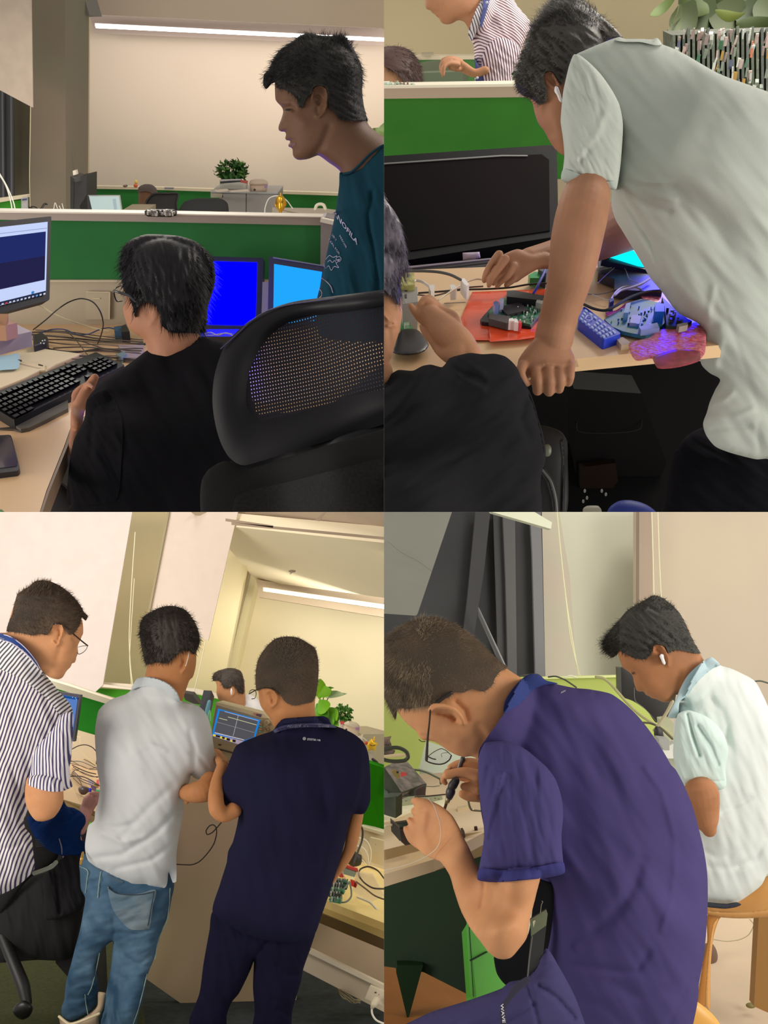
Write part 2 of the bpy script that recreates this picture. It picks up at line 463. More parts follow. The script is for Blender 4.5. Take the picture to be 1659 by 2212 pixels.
def text(s, at, ux, uy, d, size=1.0, name='lettering', m=None, parent=None, th=.0006, surf=None, align='CENTER', off=.002, bold=0):
    """lettering as thin relief: at = picture point, ux/uy = picture vectors of one em along and up"""
    cu = bpy.data.curves.new('t', 'FONT'); cu.body = s; cu.size = 1; cu.align_x = align; cu.align_y = 'CENTER'; cu.fill_mode = 'FRONT'; cu.resolution_u = 2
    if bold: cu.offset = bold
    t = bpy.data.objects.new('t', cu); COL.objects.link(t)
    dg = bpy.context.evaluated_depsgraph_get(); me = bpy.data.meshes.new_from_object(t.evaluated_get(dg)); bpy.data.objects.remove(t, do_unlink=True)
    V = []; uv = [(at[0]+v.co.x*ux[0]+v.co.y*uy[0], at[1]+v.co.x*ux[1]+v.co.y*uy[1]) for v in me.vertices]
    if not uv: return None
    if surf is not None:
        fr, _ = surf.look(uv); med = np.median(fr[fr < 1e8]) if (fr < 1e8).any() else d
        ds = [(f if f < 1e8 else med)-off for f in fr]
    elif isinstance(d, Plane): ds = [d.d(*q)-off for q in uv]
    else: ds = [d]*len(uv)
    n = len(uv); V = [P(q[0], q[1], e) for q, e in zip(uv, ds)]+[P(q[0], q[1], e+th) for q, e in zip(uv, ds)]
    Fc = [list(p.vertices) for p in me.polygons]
    ec = {}
    for f in Fc:
        for i in range(len(f)):
            e = (f[i], f[(i+1) % len(f)]); ec.setdefault((min(e), max(e)), []).append(e)
    Fc = Fc+[[q+n for q in f[::-1]] for f in Fc]+[[v[0][0], v[0][1], v[0][1]+n, v[0][0]+n] for v in ec.values() if len(v) == 1]
    bpy.data.meshes.remove(me)
    return mk(name, Geo(V, Fc), m, parent, smooth=False)
def strands(surf, outline, n, flow, length, width=.8, lift=.5, jit=.35, dc=None, edge=0.0, taper=.15, curl=0.0, root_in=0.0):
    """short hair: n tapered strands rooted on a surface; flow(x,y)->picture direction; length px or fn"""
    poly = np.array(outline, float); x0, y0 = poly.min(0); x1, y1 = poly.max(0); V = []; Fc = []
    pts = []
    while len(pts) < n:
        c = np.random.rand(n, 2)*(x1-x0, y1-y0)+(x0, y0); c = c[inpoly(c, poly)]
        pts += list(c)
        if not len(c): break
    pts = np.array(pts[:n]); fr, bk = surf.look(pts); ok = fr < 1e8; pts = pts[ok]; fr = fr[ok]; bk = bk[ok]
    g1 = surf.look(pts+(1.5, 0))[0]; g2 = surf.look(pts+(0, 1.5))[0]; g3 = surf.look(pts-(1.5, 0))[0]; g4 = surf.look(pts-(0, 1.5))[0]
    cx, cy = poly.mean(0)
    for i in range(len(pts)):
        x, y = pts[i]; d0 = fr[i]; side = 1
        if random.random() < .25: d0 = bk[i]; side = -1
        gx = ((g1[i] if g1[i] < 1e8 else fr[i]+.02)-(g3[i] if g3[i] < 1e8 else fr[i]+.02))/3
        gy = ((g2[i] if g2[i] < 1e8 else fr[i]+.02)-(g4[i] if g4[i] < 1e8 else fr[i]+.02))/3
        mpp = d0/F
        nx, ny, nz = gx/mpp, gy/mpp, -1.0; q = math.sqrt(nx*nx+ny*ny+1); nx, ny, nz = nx/q, ny/q, nz/q*side
        f = flow(x, y); fx, fy = f[0]+random.gauss(0, jit), f[1]+random.gauss(0, jit); l = math.hypot(fx, fy)+1e-6; fx, fy = fx/l, fy/l
        Ln = (length(x, y) if callable(length) else length)*random.uniform(.6, 1.25)
        lf = lift*random.uniform(.5, 1.4)
        # tangent direction in picture plane, pushed out along the surface normal
        dx, dy = fx+nx*lf, fy+ny*lf; dd = nz*lf-(fx*nx+fy*ny)*(-nz if nz else 0)*0
        l3 = math.sqrt(dx*dx+dy*dy+dd*dd); dx, dy, dd = dx/l3, dy/l3, dd/l3
        ca = random.uniform(-curl, curl)
        prev = None; b = len(V); w = width*random.uniform(.7, 1.3)
        sx, sy = -dy, dx; sl = math.hypot(sx, sy)+1e-6; sx, sy = sx/sl, sy/sl
        for kx in range(4):
            t = kx/3; ww = w*(1-t*(1-taper))/2
            X = x+dx*Ln*t-fx*root_in*0+ca*sx*Ln*t*t; Y = y+dy*Ln*t+ca*sy*Ln*t*t; D = d0+dd*Ln*t*mpp+ .0015*side
            # gravity-free follow of the head: pull strands back along the flow near the tip
            V.append(P(X+sx*ww, Y+sy*ww, D)); V.append(P(X-sx*ww, Y-sy*ww, D)); V.append(P(X, Y, D-ww*1.6*mpp*side))
        for kx in range(3):
            o = b+kx*3
            for a, c in ((0, 1), (1, 2), (2, 0)): Fc.append([o+a, o+c, o+3+c, o+3+a])
    return Geo(V, Fc)
# ------------------------------------------------------------------ common materials
SKIN = dict(rough=.6, spec=.25, sss=.12, var=.07, vs=24.0, bump=.2, bs=500.0)
def flowdir(dx, dy): return lambda x, y: (dx, dy)
def radial(cx, cy, swirl=0.0, sx=1, sy=1):
    def f(x, y):
        a, b = (x-cx)*sx, (y-cy)*sy; l = math.hypot(a, b)+1e-6
        return (a/l-swirl*b/l, b/l+swirl*a/l)
    return f
def chip_rows(pl, quad, nu, nv, h, fill=.6, jit=.3, rnd=random):
    """grid of small blocks bilinear in a picture-space quad on a plane"""
    out = []
    (ax, ay), (bx, by), (cx, cy), (dx, dy) = quad
    for i in range(nu):
        for j in range(nv):
            u0 = (i+.5-fill/2)/nu; u1 = (i+.5+fill/2)/nu; v0 = (j+.5-fill/2)/nv; v1 = (j+.5+fill/2)/nv
            q = [((1-u)*(1-v)*ax+u*(1-v)*bx+u*v*cx+(1-u)*v*dx, (1-u)*(1-v)*ay+u*(1-v)*by+u*v*cy+(1-u)*v*dy) for u, v in ((u0, v0), (u1, v0), (u1, v1), (u0, v1))]
            out.append(q)
    return out
def bil(quad, u, v):
    (ax, ay), (bx, by), (cx, cy), (dx, dy) = quad
    return ((1-u)*(1-v)*ax+u*(1-v)*bx+u*v*cx+(1-u)*v*dx, (1-u)*(1-v)*ay+u*(1-v)*by+u*v*cy+(1-u)*v*dy)
def bq(quad, u0, v0, u1, v1): return [bil(quad, u0, v0), bil(quad, u1, v0), bil(quad, u1, v1), bil(quad, u0, v1)]
def leafg(base, tip, width, d0, d1, bend=.02):
    """pointed leaf with a folded midrib between picture points"""
    b = P(base[0], base[1], d0); t = P(tip[0], tip[1], d1); ax = t-b; L = ax.length
    s = ax.cross(Vector((0, 1, 0)));
    if s.length < 1e-6: s = Vector((1, 0, 0))
    s.normalize(); nrm = s.cross(ax).normalized(); V = []; Fc = []; n = 8; w = width*d0/F/2
    for i in range(n+1):
        u = i/n; ww = w*math.sin(math.pi*min(1, u*.97+.02))**.8*(1.25-.6*u); c = b+ax*u+nrm*bend*math.sin(math.pi*u)
        V += [c-s*ww+nrm*ww*.25, c, c+s*ww+nrm*ww*.25]
    for i in range(n):
        for a in (0, 1): Fc.append([i*3+a, i*3+a+1, i*3+a+4, i*3+a+3])
    m = len(V); off = nrm*-.0006
    V += [v+off for v in V[:m]]; Fc += [[q+m for q in f[::-1]] for f in Fc]
    return Geo(V, Fc)
# =================================================================== ROOM ONE (upper left)
quadrant(-1, 1)
T1 = math.radians(24); U1 = Vector((0, -math.sin(T1), math.cos(T1))); G1 = Vector((0, math.cos(T1), math.sin(T1)))
DK1 = Plane(P(150, 930, 2.0), U1)
def V1(x, y, d): return Plane(P(x, y, d), G1)
WB = V1(500, 400, 8.5)
mwall1 = mat('warm_wall_paint', 'dac8b6', rough=.9, var=.02, vs=1.0)
struct('wall_back', slabpl(pairs(150,-500, 900,-500, 900,620, 150,620), WB, .1), mwall1)
struct('ceiling', slabpl(pairs(176,-20, 196,31, 840,61, 900,-20), V1(500, 30, 6.9), .15), mat('ceiling_paint', 'd9c7b4', rough=.9))
struct('trim_1', slabpl(pairs(193,30, 840,60, 840,100, 205,72), V1(500, 60, 7.6), .06), mat('recess_shade', '8f7f76', rough=.8))  # band coloured darker for the shade around the strip light
struct('wall_left', slabpl(pairs(-900,-500, 66,-500, 66,640, -900,640), V1(30, 200, 6.0), .1), mat('olive_wall', '77705c', rough=.9, var=.1, vs=2))
struct('trim_2', [slabpl(pairs(66,-40, 141,-40, 143,620, 66,620), V1(100, 200, 5.9), .5)], mat('pillar_paint', '8b7c6a', rough=.9, var=.08, vs=1.5, col2='7c7a64'))
struct('trim_3', [slabpl(pairs(140,-40, 156,-40, 158,620, 142,620), V1(150, 200, 6.3), .4)], mat('pillar_light_paint', 'd8c4a0', rough=.9))
mk('duct_box', [slabpl(pairs(146,-10, 181,-10, 193,32, 147,33), V1(165, 20, 6.1), .3)], mat('duct_grey', '77756f', rough=.7), None, 'grey duct box tucked between the pillar top and the ceiling edge', 'duct', smooth=False)
struct('window_1', slabpl(pairs(-60,150, 24,206, 26,440, -60,440), V1(10, 300, 5.95), .05, off=.02), mat('night_glass', '3c3d40', rough=.25))
mk('window_frame', [slabpl(pairs(3,195, 7,197, 9,430, 5,430), V1(10, 300, 5.9), .03), slabpl(pairs(22,205, 26,207, 27,430, 23,430), V1(10, 300, 5.9), .03)], mat('frame_grey', '5a5a5e', rough=.5), bpy.data.objects['window_1'], smooth=False)
rb = mk('roller_blind', slabpl(pairs(-60,-40, 67,-40, 71,232, 68,231, -60,163), V1(30, 100, 5.3), .01), fabric('blind_cloth', 'c6b5a4', bump=.1), None, 'pale roller blind pulled part way down over the dark left window', 'blind', smooth=False)
mk('blind_cord', [cable([(66,231,5.3),(65,300,5.3),(64,380,5.3),(65,447,5.3)], 1.0)], mat('cord_cream', 'b5a988'), rb)
# ceiling strip light
mled = mat('led_strip', 'ffffff', emit='fffaf4', es=6.0)
lf = mk('linear_ceiling_light', [slabpl(pairs(205,50, 840,82, 840,90, 205,57), V1(500, 70, 7.35), .06)], mat('aluminium_housing', '9b9694', rough=.4, metal=.5), None, 'long white linear light running under the ceiling edge above the beige wall', 'light', smooth=False)
mk('diffuser', slabpl(pairs(207,52, 840,82, 840,90, 207,60.5), V1(500, 70, 7.35), .03, off=.012), mled, lf, smooth=False)
lamp('strip_lamp', tuple(P(560, 82, 7.2)), tuple(P(560, 260, 8.4)), 3.0, 19, (1, .95, .88), .12)
# far green desk screens
mcream = mat('cream_rail', 'cfc2a6', rough=.5); mgrn = fabric('green_felt', '2f6b3c', var=.08, vs=4)
WG = V1(500, 430, 7.9)
fs = mk('desk_screen', slabpl(pairs(103,408, 150,404, 730,419, 860,425, 860,600, 103,600), WG, .04), fabric('green_felt_far', '2f7236', var=.15, vs=3), None, 'far green desk screen along the foot of the beige wall', 'desk screen', smooth=False)
mk('top_rail', slabpl(pairs(145,401, 330,404, 735,417, 860,423, 860,428, 735,423, 330,410, 145,407), WG, .06, off=.01), mcream, fs, smooth=False)
mk('end_post', slabpl(pairs(103,408, 115,407, 115,600, 103,600), WG, .06, off=.02), mat('post_beige', 'a6a38a', rough=.6), fs, smooth=False)
WG2 = V1(30, 440, 5.2)
ls = mk('desk_screen', slabpl(pairs(-40,440, 46,432, 46,520, -40,520), WG2, .04), fabric('green_felt_bright', '3f8a2c', var=.1, vs=4), None, 'short bright green desk screen under the dark window at far left', 'desk screen', smooth=False)
mk('top_rail', slabpl(pairs(-40,434, 59,421, 59,427, -40,444), WG2, .05, off=.01), mcream, ls, smooth=False)
lc = mk('notice_card', slabpl(pairs(46,428, 59,425, 60,470, 46,470), WG2, .01, off=.03), mat('card_white', 'a9a7a6', rough=.6), None, 'small pale card with lines pinned at the end of the left green screen', 'card', smooth=False)
for q in (pairs(47.5,430, 58,428.5, 58,432, 47.5,433.5), pairs(47.5,452, 58,451, 58,453, 47.5,454)): mk('print', slabpl(q, WG2, .002, off=.034), mat('print_navy', '38406c'), lc, smooth=False)
# tall black speaker
sp = Plane(P(170, 420, 5.6), G1)
bs = mk('tower_speaker', [slabpl(pairs(160,385, 187,379, 187,470, 158,470), sp, .22), slabpl(pairs(152,381, 161,385, 160,470, 152,470), Plane(P(156, 420, 5.6), G1), .2)], mat('black_plastic', '252424', rough=.5), None, 'tall black tower speaker standing behind the green screen by the pillar', 'speaker', smooth=False)
mk('top_panel', slab([(153,381,5.55),(172,376,5.8),(187,380,5.6),(161,385,5.5)], .02), mat('black_top', '4a4b49', rough=.4), bs, smooth=False)
an = mk('power_adapter', [slabpl(pairs(157,369, 163,367.5, 165,377, 158,379), V1(160, 373, 5.55), .04)], mat('white_plastic', 'e9dfcf', rough=.4), None, 'white plug adapter standing on the black tower speaker', 'adapter', smooth=False)
mk('antenna', cable([(160,368,5.55),(160.5,345,5.55),(162,328,5.55)], .7), mat('cable_brown', '5f4b3d'), an)
mk('antenna', cable([(158,368,5.56),(156,345,5.56),(155,328,5.56)], .6), mat('cable_brown', '5f4b3d'), an)
mk('tilted_panel', slab([(188,420,5.5),(192,424,5.5),(201,462,5.4),(190,462,5.4)], .08), mat('black_plastic', '252424'), None, 'slim black board leaning between the tower speaker and the white laptop screen', 'board', smooth=False)
# laptop with white screen
lp = empty('laptop', P(230, 460, 5.6), 'open laptop with a pale white screen on the far desk', 'laptop')
mk('lid', slabpl(pairs(190,422, 258.5,422, 266,470, 198,470), V1(230, 440, 5.6), .015), mat('laptop_silver', '9c9c98', rough=.4), lp, smooth=False)
mk('screen', slabpl(pairs(192.5,424, 256.5,424, 263.5,470, 200,470), V1(230, 440, 5.6), .004, off=.003), mat('screen_white', 'c9dcd6', emit='cfe2dc', es=.75), lp, smooth=False)
mk('side_bar', slabpl(pairs(243,430, 250,429, 254,462, 248,463), V1(230, 440, 5.6), .002, off=.0045), mat('screen_grey', 'b9c6cc', emit='bccbd0', es=.7), lp, smooth=False)
cb0 = mk('cable_tangle', [cable([(60,452,5.3),(70,446,5.3),(78,448,5.2),(86,458,5.2)], 1.1), cable([(62,447,5.3),(75,452,5.2),(90,461,5.2)], 1.0), cable([(84,462,5.1),(90,450,5.2),(97,440,5.3),(101,441,5.3)], 2.2)], mat('cable_black', '1d1b1c', rough=.4), None, 'dark cable tangle behind the screen rail between window and green post', 'cables', kind='stuff')
mk('slanting_cords', [cable([(-10,365,5),(12,400,5),(24,440,5),(27,462,5)], 1.3), cable([(-10,360,4.95),(16,405,4.95),(30,440,4.95),(34,462,4.95)], 1.3)], mat('cord_white', 'e2e0d4'), None, 'two thin white cords slanting down at the left edge in front of the window', 'cord')
mk('cable_loops', [cable([(116,452,5.6),(119,438,5.6),(124,450,5.6)], .9), cable([(128,445,5.6),(133,455,5.6),(137,460,5.6)], .9), cable([(134,440,5.6),(137,452,5.6),(138,462,5.6)], .9)], mat('cord_white', 'e2e0d4'), None, 'pale cable loops hanging on the far green screen left of the tower speaker', 'cable', kind='stuff')
mk('dark_box', slabpl(pairs(114,412, 126,411, 126,440, 115,442), V1(120, 430, 6.2), .1), mat('dark_grey_box', '3e4341'), None, 'small dark box against the far screen beside the beige post', 'box', smooth=False)
mk('worktop', slabpl(pairs(262,455, 315,455, 315,470, 262,470), V1(290, 450, 6.2), .3), mat('beige_top', 'a99b80'), None, 'strip of beige far worktop beside the white laptop screen', 'desk', smooth=False)
# toys and oddments on the far rail
ty = empty('toy_figure', P(292, 405, 7.8), 'tiny red and yellow toy figure standing on the far screen rail', 'toy')
mk('body', ellipsoid(P(293, 401, 7.8), .016, .012, .016), mat('toy_red', 'c5532f', rough=.4), ty)
mk('head', ellipsoid(P(294, 393.5, 7.8), .013, .012, .017), mat('toy_yellow', 'd3ae4a', rough=.4), ty)
mk('clay_ornament', [ellipsoid(P(270, 402, 7.8), .016, .012, .01), ellipsoid(P(273, 401, 7.8), .01, .01, .008)], mat('clay_brown', '7b6353'), None, 'small brown ornament on the far screen rail left of the toy', 'ornament')
mk('grey_remote', slabpl(pairs(355,405, 374,405.5, 374,409, 355,409), V1(365, 405, 7.8), .03), mat('remote_grey', '85848a'), None, 'small grey device lying on the far rail right of the far head', 'remote', smooth=False)
# far seated person
fp_skin = inflate(pairs(300,412, 302,404, 312,400, 328,400, 337,408, 340,425, 336,445, 330,470, 304,470, 301,452, 299,435), 7.2, T=.09)
fp = mk('person', fp_skin, mat('skin_far', '75543f', **SKIN), None, 'far seated person seen from behind above the green screen, only head showing', 'person')
hr = inflate(pairs(297,415, 300,404, 312,398, 328,399, 337,406, 341,420, 341,432, 333,425, 325,416, 312,413, 302,415), 7.2, T=.03, base=fp_skin.surf, off=.01)
mk('hair', hr, mat('hair_greybrown', '5a4d49', rough=.8), fp)
mchair = mat('chair_black_fabric', '1f1e20', rough=.85, bump=.3, bs=400)
oc = empty('office_chair', P(350, 465, 6.6), 'black mesh office chair with tapered back behind the green screen', 'chair')
mk('backrest', inflate(pairs(312,452, 318,430, 328,421, 345,418, 378,418, 385,421, 382,440, 384,470, 312,475), 6.6, T=.03, k=.3), mat('chair_dark', '2d2b2c', rough=.8), oc)
mk('frame', limb([(312,470,6.58,2),(316,436,6.58,2),(330,420,6.58,2),(360,418,6.58,2),(384,419,6.58,2),(381,440,6.58,2),(386,470,6.58,2)], 8), mat('chair_frame', '1c1c1e', rough=.4), oc)
oc = empty('office_chair', P(440, 465, 6.4), 'wide black chair back with rounded corners in front of the grey cabinet', 'chair')
mk('backrest', inflate(pairs(383,470, 388,450, 398,436, 420,429, 450,428, 480,430, 491,438, 494,452, 493,475), 6.4, T=.05, k=.5), mat('chair_dark2', '29292a', rough=.8), oc)
# grey cabinet
gc = empty('cabinet', P(530, 470, 7.0), 'grey two door office cabinet under the pot plant', 'cabinet')
VC = V1(530, 440, 7.0)
mk('body', slabpl(pairs(474,416, 600,417, 600,600, 474,600), VC, .4), mat('cabinet_grey', '8b857f', rough=.5), gc, smooth=False)
mk('door', slabpl(pairs(476,418, 531,418, 530,600, 476,600), VC, .02, off=.015), mat('cabinet_grey2', '8e8a86', rough=.5), gc, smooth=False)
mk('door', slabpl(pairs(533,418, 598,419, 598,600, 532,600), VC, .02, off=.015), mat('cabinet_grey3', '8c8784', rough=.5), gc, smooth=False)
mk('worktop', slabpl(pairs(455,413, 600,416, 600,419, 455,416), VC, .42, off=.03), mat('cabinet_top', '9b9c9c', rough=.4), gc, smooth=False)
mk('lock', ellipsoid(P(479, 424, 6.97), .012, .012, .012), mat('lock_black', '2a2526'), gc)
mk('beige_box', slabpl(pairs(455,417, 480,418, 480,427, 455,427), V1(466, 422, 6.95), .2), mat('box_beige2', 'a39c88'), None, 'low beige box at the left end of the grey cabinet top', 'box', smooth=False)
# pot plant
def bush(name, cx, cy, rx, ry, d, n, cols, L, Wd, label, group=None, seed=1, pot=None, down=.35, core=True):
    rnd = random.Random(seed); r = empty(name, P(cx, cy+ry, d), label, 'plant', group)
    for ci, c in enumerate(cols):
        gs = []
        for i in range(n//len(cols)):
            a = rnd.uniform(-math.pi, math.pi); q = rnd.random()**.5
            bx, by = cx+rx*.75*q*math.cos(a), cy+ry*.75*q*math.sin(a)
            an = a+rnd.gauss(0, .5); l = L*rnd.uniform(.6, 1.2)
            gs.append(leafg((bx, by), (bx+l*math.cos(an), by+l*math.sin(an)*.9+l*down*rnd.random()), Wd*rnd.uniform(.7, 1.2), d+rnd.uniform(-.1, .05), d+rnd.uniform(-.16, .1), bend=.006*d/2))
        mk('leaves', merge(*gs), mat('leaf_'+c, c, rough=.5, spec=.3), r, smooth=True)
    if core: mk('stems', merge(*[limb([(cx+rnd.uniform(-rx*.2, rx*.2), cy+ry, d, 1), (cx+rnd.uniform(-rx*.5, rx*.5), cy, d, .8), (cx+rnd.uniform(-rx*.7, rx*.7), cy-ry*.5, d, .5)], 6) for _ in range(8)]), mat('stem_green', '3f5a24'), r)
    return r
b1 = bush('potted_plant', 500, 366, 34, 24, 7.1, 210, ['3c6b2c', '5b8a3c', '29501f'], 13, 5, 'bushy green pot plant standing on the grey cabinet', seed=3)
mk('pot', inflate(pairs(484,384, 521,384, 517,398, 488,398), 7.12, T=.06), mat('pot_dark', '4a5650', rough=.4), b1)
mk('storage_tub', inflate(pairs(475,391, 536,390, 534,412, 476,412), 7.0, T=.09, sharp=True), mat('tub_white', 'bcb9b0', rough=.3), None, 'clear white tub full of papers beneath the pot plant', 'tub')
for i, (c, q) in enumerate((('2a2a2e', pairs(475,393, 520,390, 520,393, 475,397)), ('b8b4b8', pairs(476,388, 520,387, 520,389.5, 476,391)), ('b04a46', pairs(519,389, 534,391, 534,397, 519,394)))):
    mk('magazine', slabpl(q, V1(500, 392, 6.88), .02), mat('mag_'+c, c), None, ['dark magazine lying on the tub under the pot plant', 'pale magazine under the pot plant leaves', 'red cornered magazine at the right of the pot plant tub'][i], 'magazine', smooth=False)
rc = empty('rice_cooker', P(558, 414, 7.0), 'round beige lidded cooker beside the pot plant on the cabinet', 'cooker')
mk('body', inflate(pairs(540,398, 577,398, 575,414, 542,414), 7.0, T=.1), mat('cooker_beige', 'c4ab96', rough=.4), rc)
mk('lid', inflate(pairs(538,398, 541,390, 550,387, 568,387, 577,391, 579,398, 560,400), 6.98, T=.1), mat('cooker_lid', 'cdb8a5', rough=.4), rc)
mk('dial', ellipsoid(P(550, 410, 6.9), .008, .008, .008), mat('lock_black', '2a2526'), rc)
mk('label_patch', slabpl(pairs(571,399, 578,399, 577,406, 571,407), V1(574, 402, 6.92), .01), mat('sticker_lilac', '93799a'), rc, smooth=False)
mk('paper_litter', [slabpl(pairs(460,411, 490,408, 495,413, 470,415), V1(480, 412, 6.85), .02), slabpl(pairs(492,412, 535,409, 538,414, 500,415), V1(510, 412, 6.84), .02)], mat('paper_beige', 'd5c6b4'), None, 'crumpled pale papers on the cabinet top edge', 'paper', smooth=False)
# trophy
tr = empty('trophy', P(607, 467, 6.0), 'gold lidded trophy cup standing behind the green screen', 'trophy')
mgold_glow = mat('gold', 'd8a437', rough=.22, metal=.9, emit='5a3c08', es=.25)  # faint emission brightens the gold though the cup is no lamp
def lt(d, cx, rows, up=U1):
    pass
def lathepx(cx, rows, d, m_up=None, seg=20):
    """turned shape: rows = (y, half width px) read off the picture"""
    V = []; Fc = []
    for y, r in rows:
        c = P(cx, y, d); rr = r*d/F
        for j in range(seg):
            t = 2*math.pi*j/seg; V.append(c+Vector((math.cos(t)*rr, math.sin(t)*rr, math.sin(t)*rr*-.3)))
    for i in range(len(rows)-1):
        for j in range(seg): Fc.append([i*seg+j, (i+1)*seg+j, (i+1)*seg+(j+1) % seg, i*seg+(j+1) % seg])
    Fc.append(list(range(seg))); Fc.append([(len(rows)-1)*seg+j for j in range(seg)][::-1])
    return Geo(V, Fc)
mk('cup', lathepx(606, [(433,11),(440,11),(447,9.5),(453,6),(457,3)], 6.0), mgold_glow, tr)
mk('lid', lathepx(606, [(416,1.2),(419,2.2),(421,1.2),(424,2),(427,8),(432,10.5),(434,11)], 6.0), mgold_glow, tr)
mk('stem', lathepx(606, [(457,3),(460,2.5),(463,6),(468,8),(475,9)], 6.0), mgold_glow, tr)
mk('handle', limb([(597,434,6,1),(594,441,6,1),(598,449,6,1)], 8), mgold_glow, tr); mk('handle', limb([(616,434,6,1),(618,441,6,1),(613,449,6,1)], 8), mgold_glow, tr)
mk('white_cable', cable([(572,470,6.2),(573,448,6.2),(582,428,6.2),(600,423,6.2),(618,432,6.1),(632,450,6.0)], 1.2), mat('cord_white', 'e2e0d4'), None, 'white cable arching over behind the gold trophy', 'cable')
mk('worktop', [slab([(588,448,6.4),(700,450,6.5),(860,470,6.4),(860,500,6.2),(700,469,6.0),(683,468,6.0)], .03), slab([(588,449,6.35),(660,470,6.0),(660,500,6.0),(588,500,6.35)], .02)], mat('worktop_pale', 'b9ab97', rough=.6), None, 'pale far worktop right of the gold trophy', 'desk', smooth=False)
tp = limb([(681,452,6.1,3.6),(684,444,6.1,3.6),(691,441,6.1,3.6),(699,443,6.1,3.6),(703,452,6.1,3.6)], 8)
mk('tape_roll', tp, mat('tape_cream', 'd8d2bc', rough=.4), None, 'cream roll of tape standing upright on the far worktop', 'tape roll')
kb = empty('keyboard', P(712, 466, 5.3), 'small black far keyboard corner beside the standing man', 'keyboard')
mk('case', slab([(696,466,5.3),(715,461,5.6),(740,463,5.6),(740,476,5.2),(712,471,5.2)], .03), mat('black_plastic', '252424'), kb, smooth=False)
for i in range(8): mk('key', slab([(698+i*4,464.5-i*.2,5.25),(701+i*4,464-i*.2,5.25),(702+i*4,467-i*.1,5.2),(699+i*4,467.5,5.2)], .02), mat('key_black', '1b1b1f', rough=.4), kb, smooth=False)
# plant leaves at right edge
fl = empty('potted_plant', P(818, 300, 5.5), 'round pale green leaves peeking in behind the standing man', 'plant')
for a in (((802,290),(818,276),22,5.5), ((806,277),(814,288),14,5.5), ((826,300),(834,262),34,5.4), ((818,292),(836,300),12,5.4)):
    mk('leaf', leafg(a[0], a[1], a[2], a[3], a[3], bend=.01), mat('leaf_olive', '7d9450', rough=.4), fl)
mk('stem', limb([(806,278,5.55,1),(820,300,5.55,1),(835,330,5.55,1)], 6), mat('stem_green', '3f5a24'), fl)

# ---- near green desk screen
WN = Plane(DK1.pt(300, 700), G1)
sc = empty('desk_screen', WN.pt(350, 700), 'near green desk screen with grey top rail behind the seated man', 'desk screen')
mk('upper_panel', slabpl(pairs(-40,474, 700,485, 690,606, -40,606), WN, .03), fabric('green_felt', '2c6a34', var=.08, vs=4), sc, smooth=False)
mk('top_rail', slabpl(pairs(-40,457, 300,462, 700,469, 694,487, 300,479, -40,474), WN, .05, off=.008), mat('rail_grey', '95877f', rough=.45), sc, smooth=False)
mk('rail_edge', slabpl(pairs(-40,455.5, 300,460, 700,468, 700,470, 300,463, -40,459), WN, .055, off=.012), mat('rail_cream', 'd9cfc0', rough=.4), sc, smooth=False)
mk('lower_panel', slabpl(pairs(-40,606, 692,606, 690,760, -40,760), WN, .03, off=.004), mat('beige_panel', 'a39681', rough=.6), sc, smooth=False)
mk('panel_strip', slabpl(pairs(-40,605, 692,605, 692,609, -40,609), WN, .02, off=.012), mat('beige_strip', 'b3a88f', rough=.5), sc, smooth=False)
skt = mk('socket_plate', slabpl(pairs(186,630, 237,631, 236,690, 184,690), WN, .02, off=.012), mat('beige_plate', 'a89a84', rough=.5), sc, smooth=False)
for q in (pairs(186,629.5, 238,630.5, 238,632, 186,631), pairs(236,631, 238,631, 237,690, 235,690), pairs(200,644, 216,644, 216,646, 200,646)):
    mk('plate_rim', slabpl(q, WN, .003, off=.015), mat('beige_light', 'c4b79c'), skt, smooth=False)
ep = mk('screen_post', [slabpl(pairs(693,471, 703,468, 745,480, 745,760, 690,760), Plane(WN.pt(700, 600), G1), .08, off=.03)], mat('post_grey', '837a7c', rough=.5), None, 'grey end post of the near screen beside the standing man', 'post', smooth=False)
mk('top_cap', slab([(693,471,2.6),(703,467.5,2.7),(745,478,2.7),(745,483,2.6)], .01), mat('rail_cream', 'd9cfc0'), ep, smooth=False)
# board stack lying on rail
cs = empty('circuit_board', P(347, 465, 2.65), 'black bare circuit board stack lying on the near screen rail', 'circuit board')
mk('tray', inflate(pairs(312,456, 318,452, 376,452, 383,457, 381,466, 368,469, 320,468, 313,464), 2.66, T=.02, sharp=True), mat('board_black', '1e1c1d', rough=.5), cs)
rr = random.Random(5)
for i in range(26):
    x = 317+rr.random()*58; y = 451+rr.random()*9
    mk('component', slab([(x,y,2.635),(x+rr.uniform(2,7),y+.4,2.635),(x+rr.uniform(2,6),y+2.5,2.63),(x,y+2,2.63)], .006), mat(['comp_silver','comp_grey'][i%2], ['b9b2a8','75716f'][i%2], rough=.3), cs, smooth=False)

# ---- desk
dsk = mk('desk', onplane(pairs(-60,640, 860,640, 860,740, 700,860, 560,870, 420,790, 300,830, 205,880, 152,925, 140,960, 100,1060, 80,1125, 20,1200, -160,1200, -160,700), DK1, -.026, 0), mat('desk_laminate', 'dbb48a', rough=.35, spec=.35, var=.03, vs=3), None, 'light wood office desk holding the keyboard, notebook and cables', 'desk', smooth=False)
mk('edge_band', onplane(pairs(300,832, 205,882, 152,927, 141,962, 101,1062, 80,1127, 84,1131, 106,1063, 146,964, 157,930, 208,886, 302,836), DK1, -.03, .001), mat('edge_brown', '7c6553', rough=.5), dsk, smooth=False)
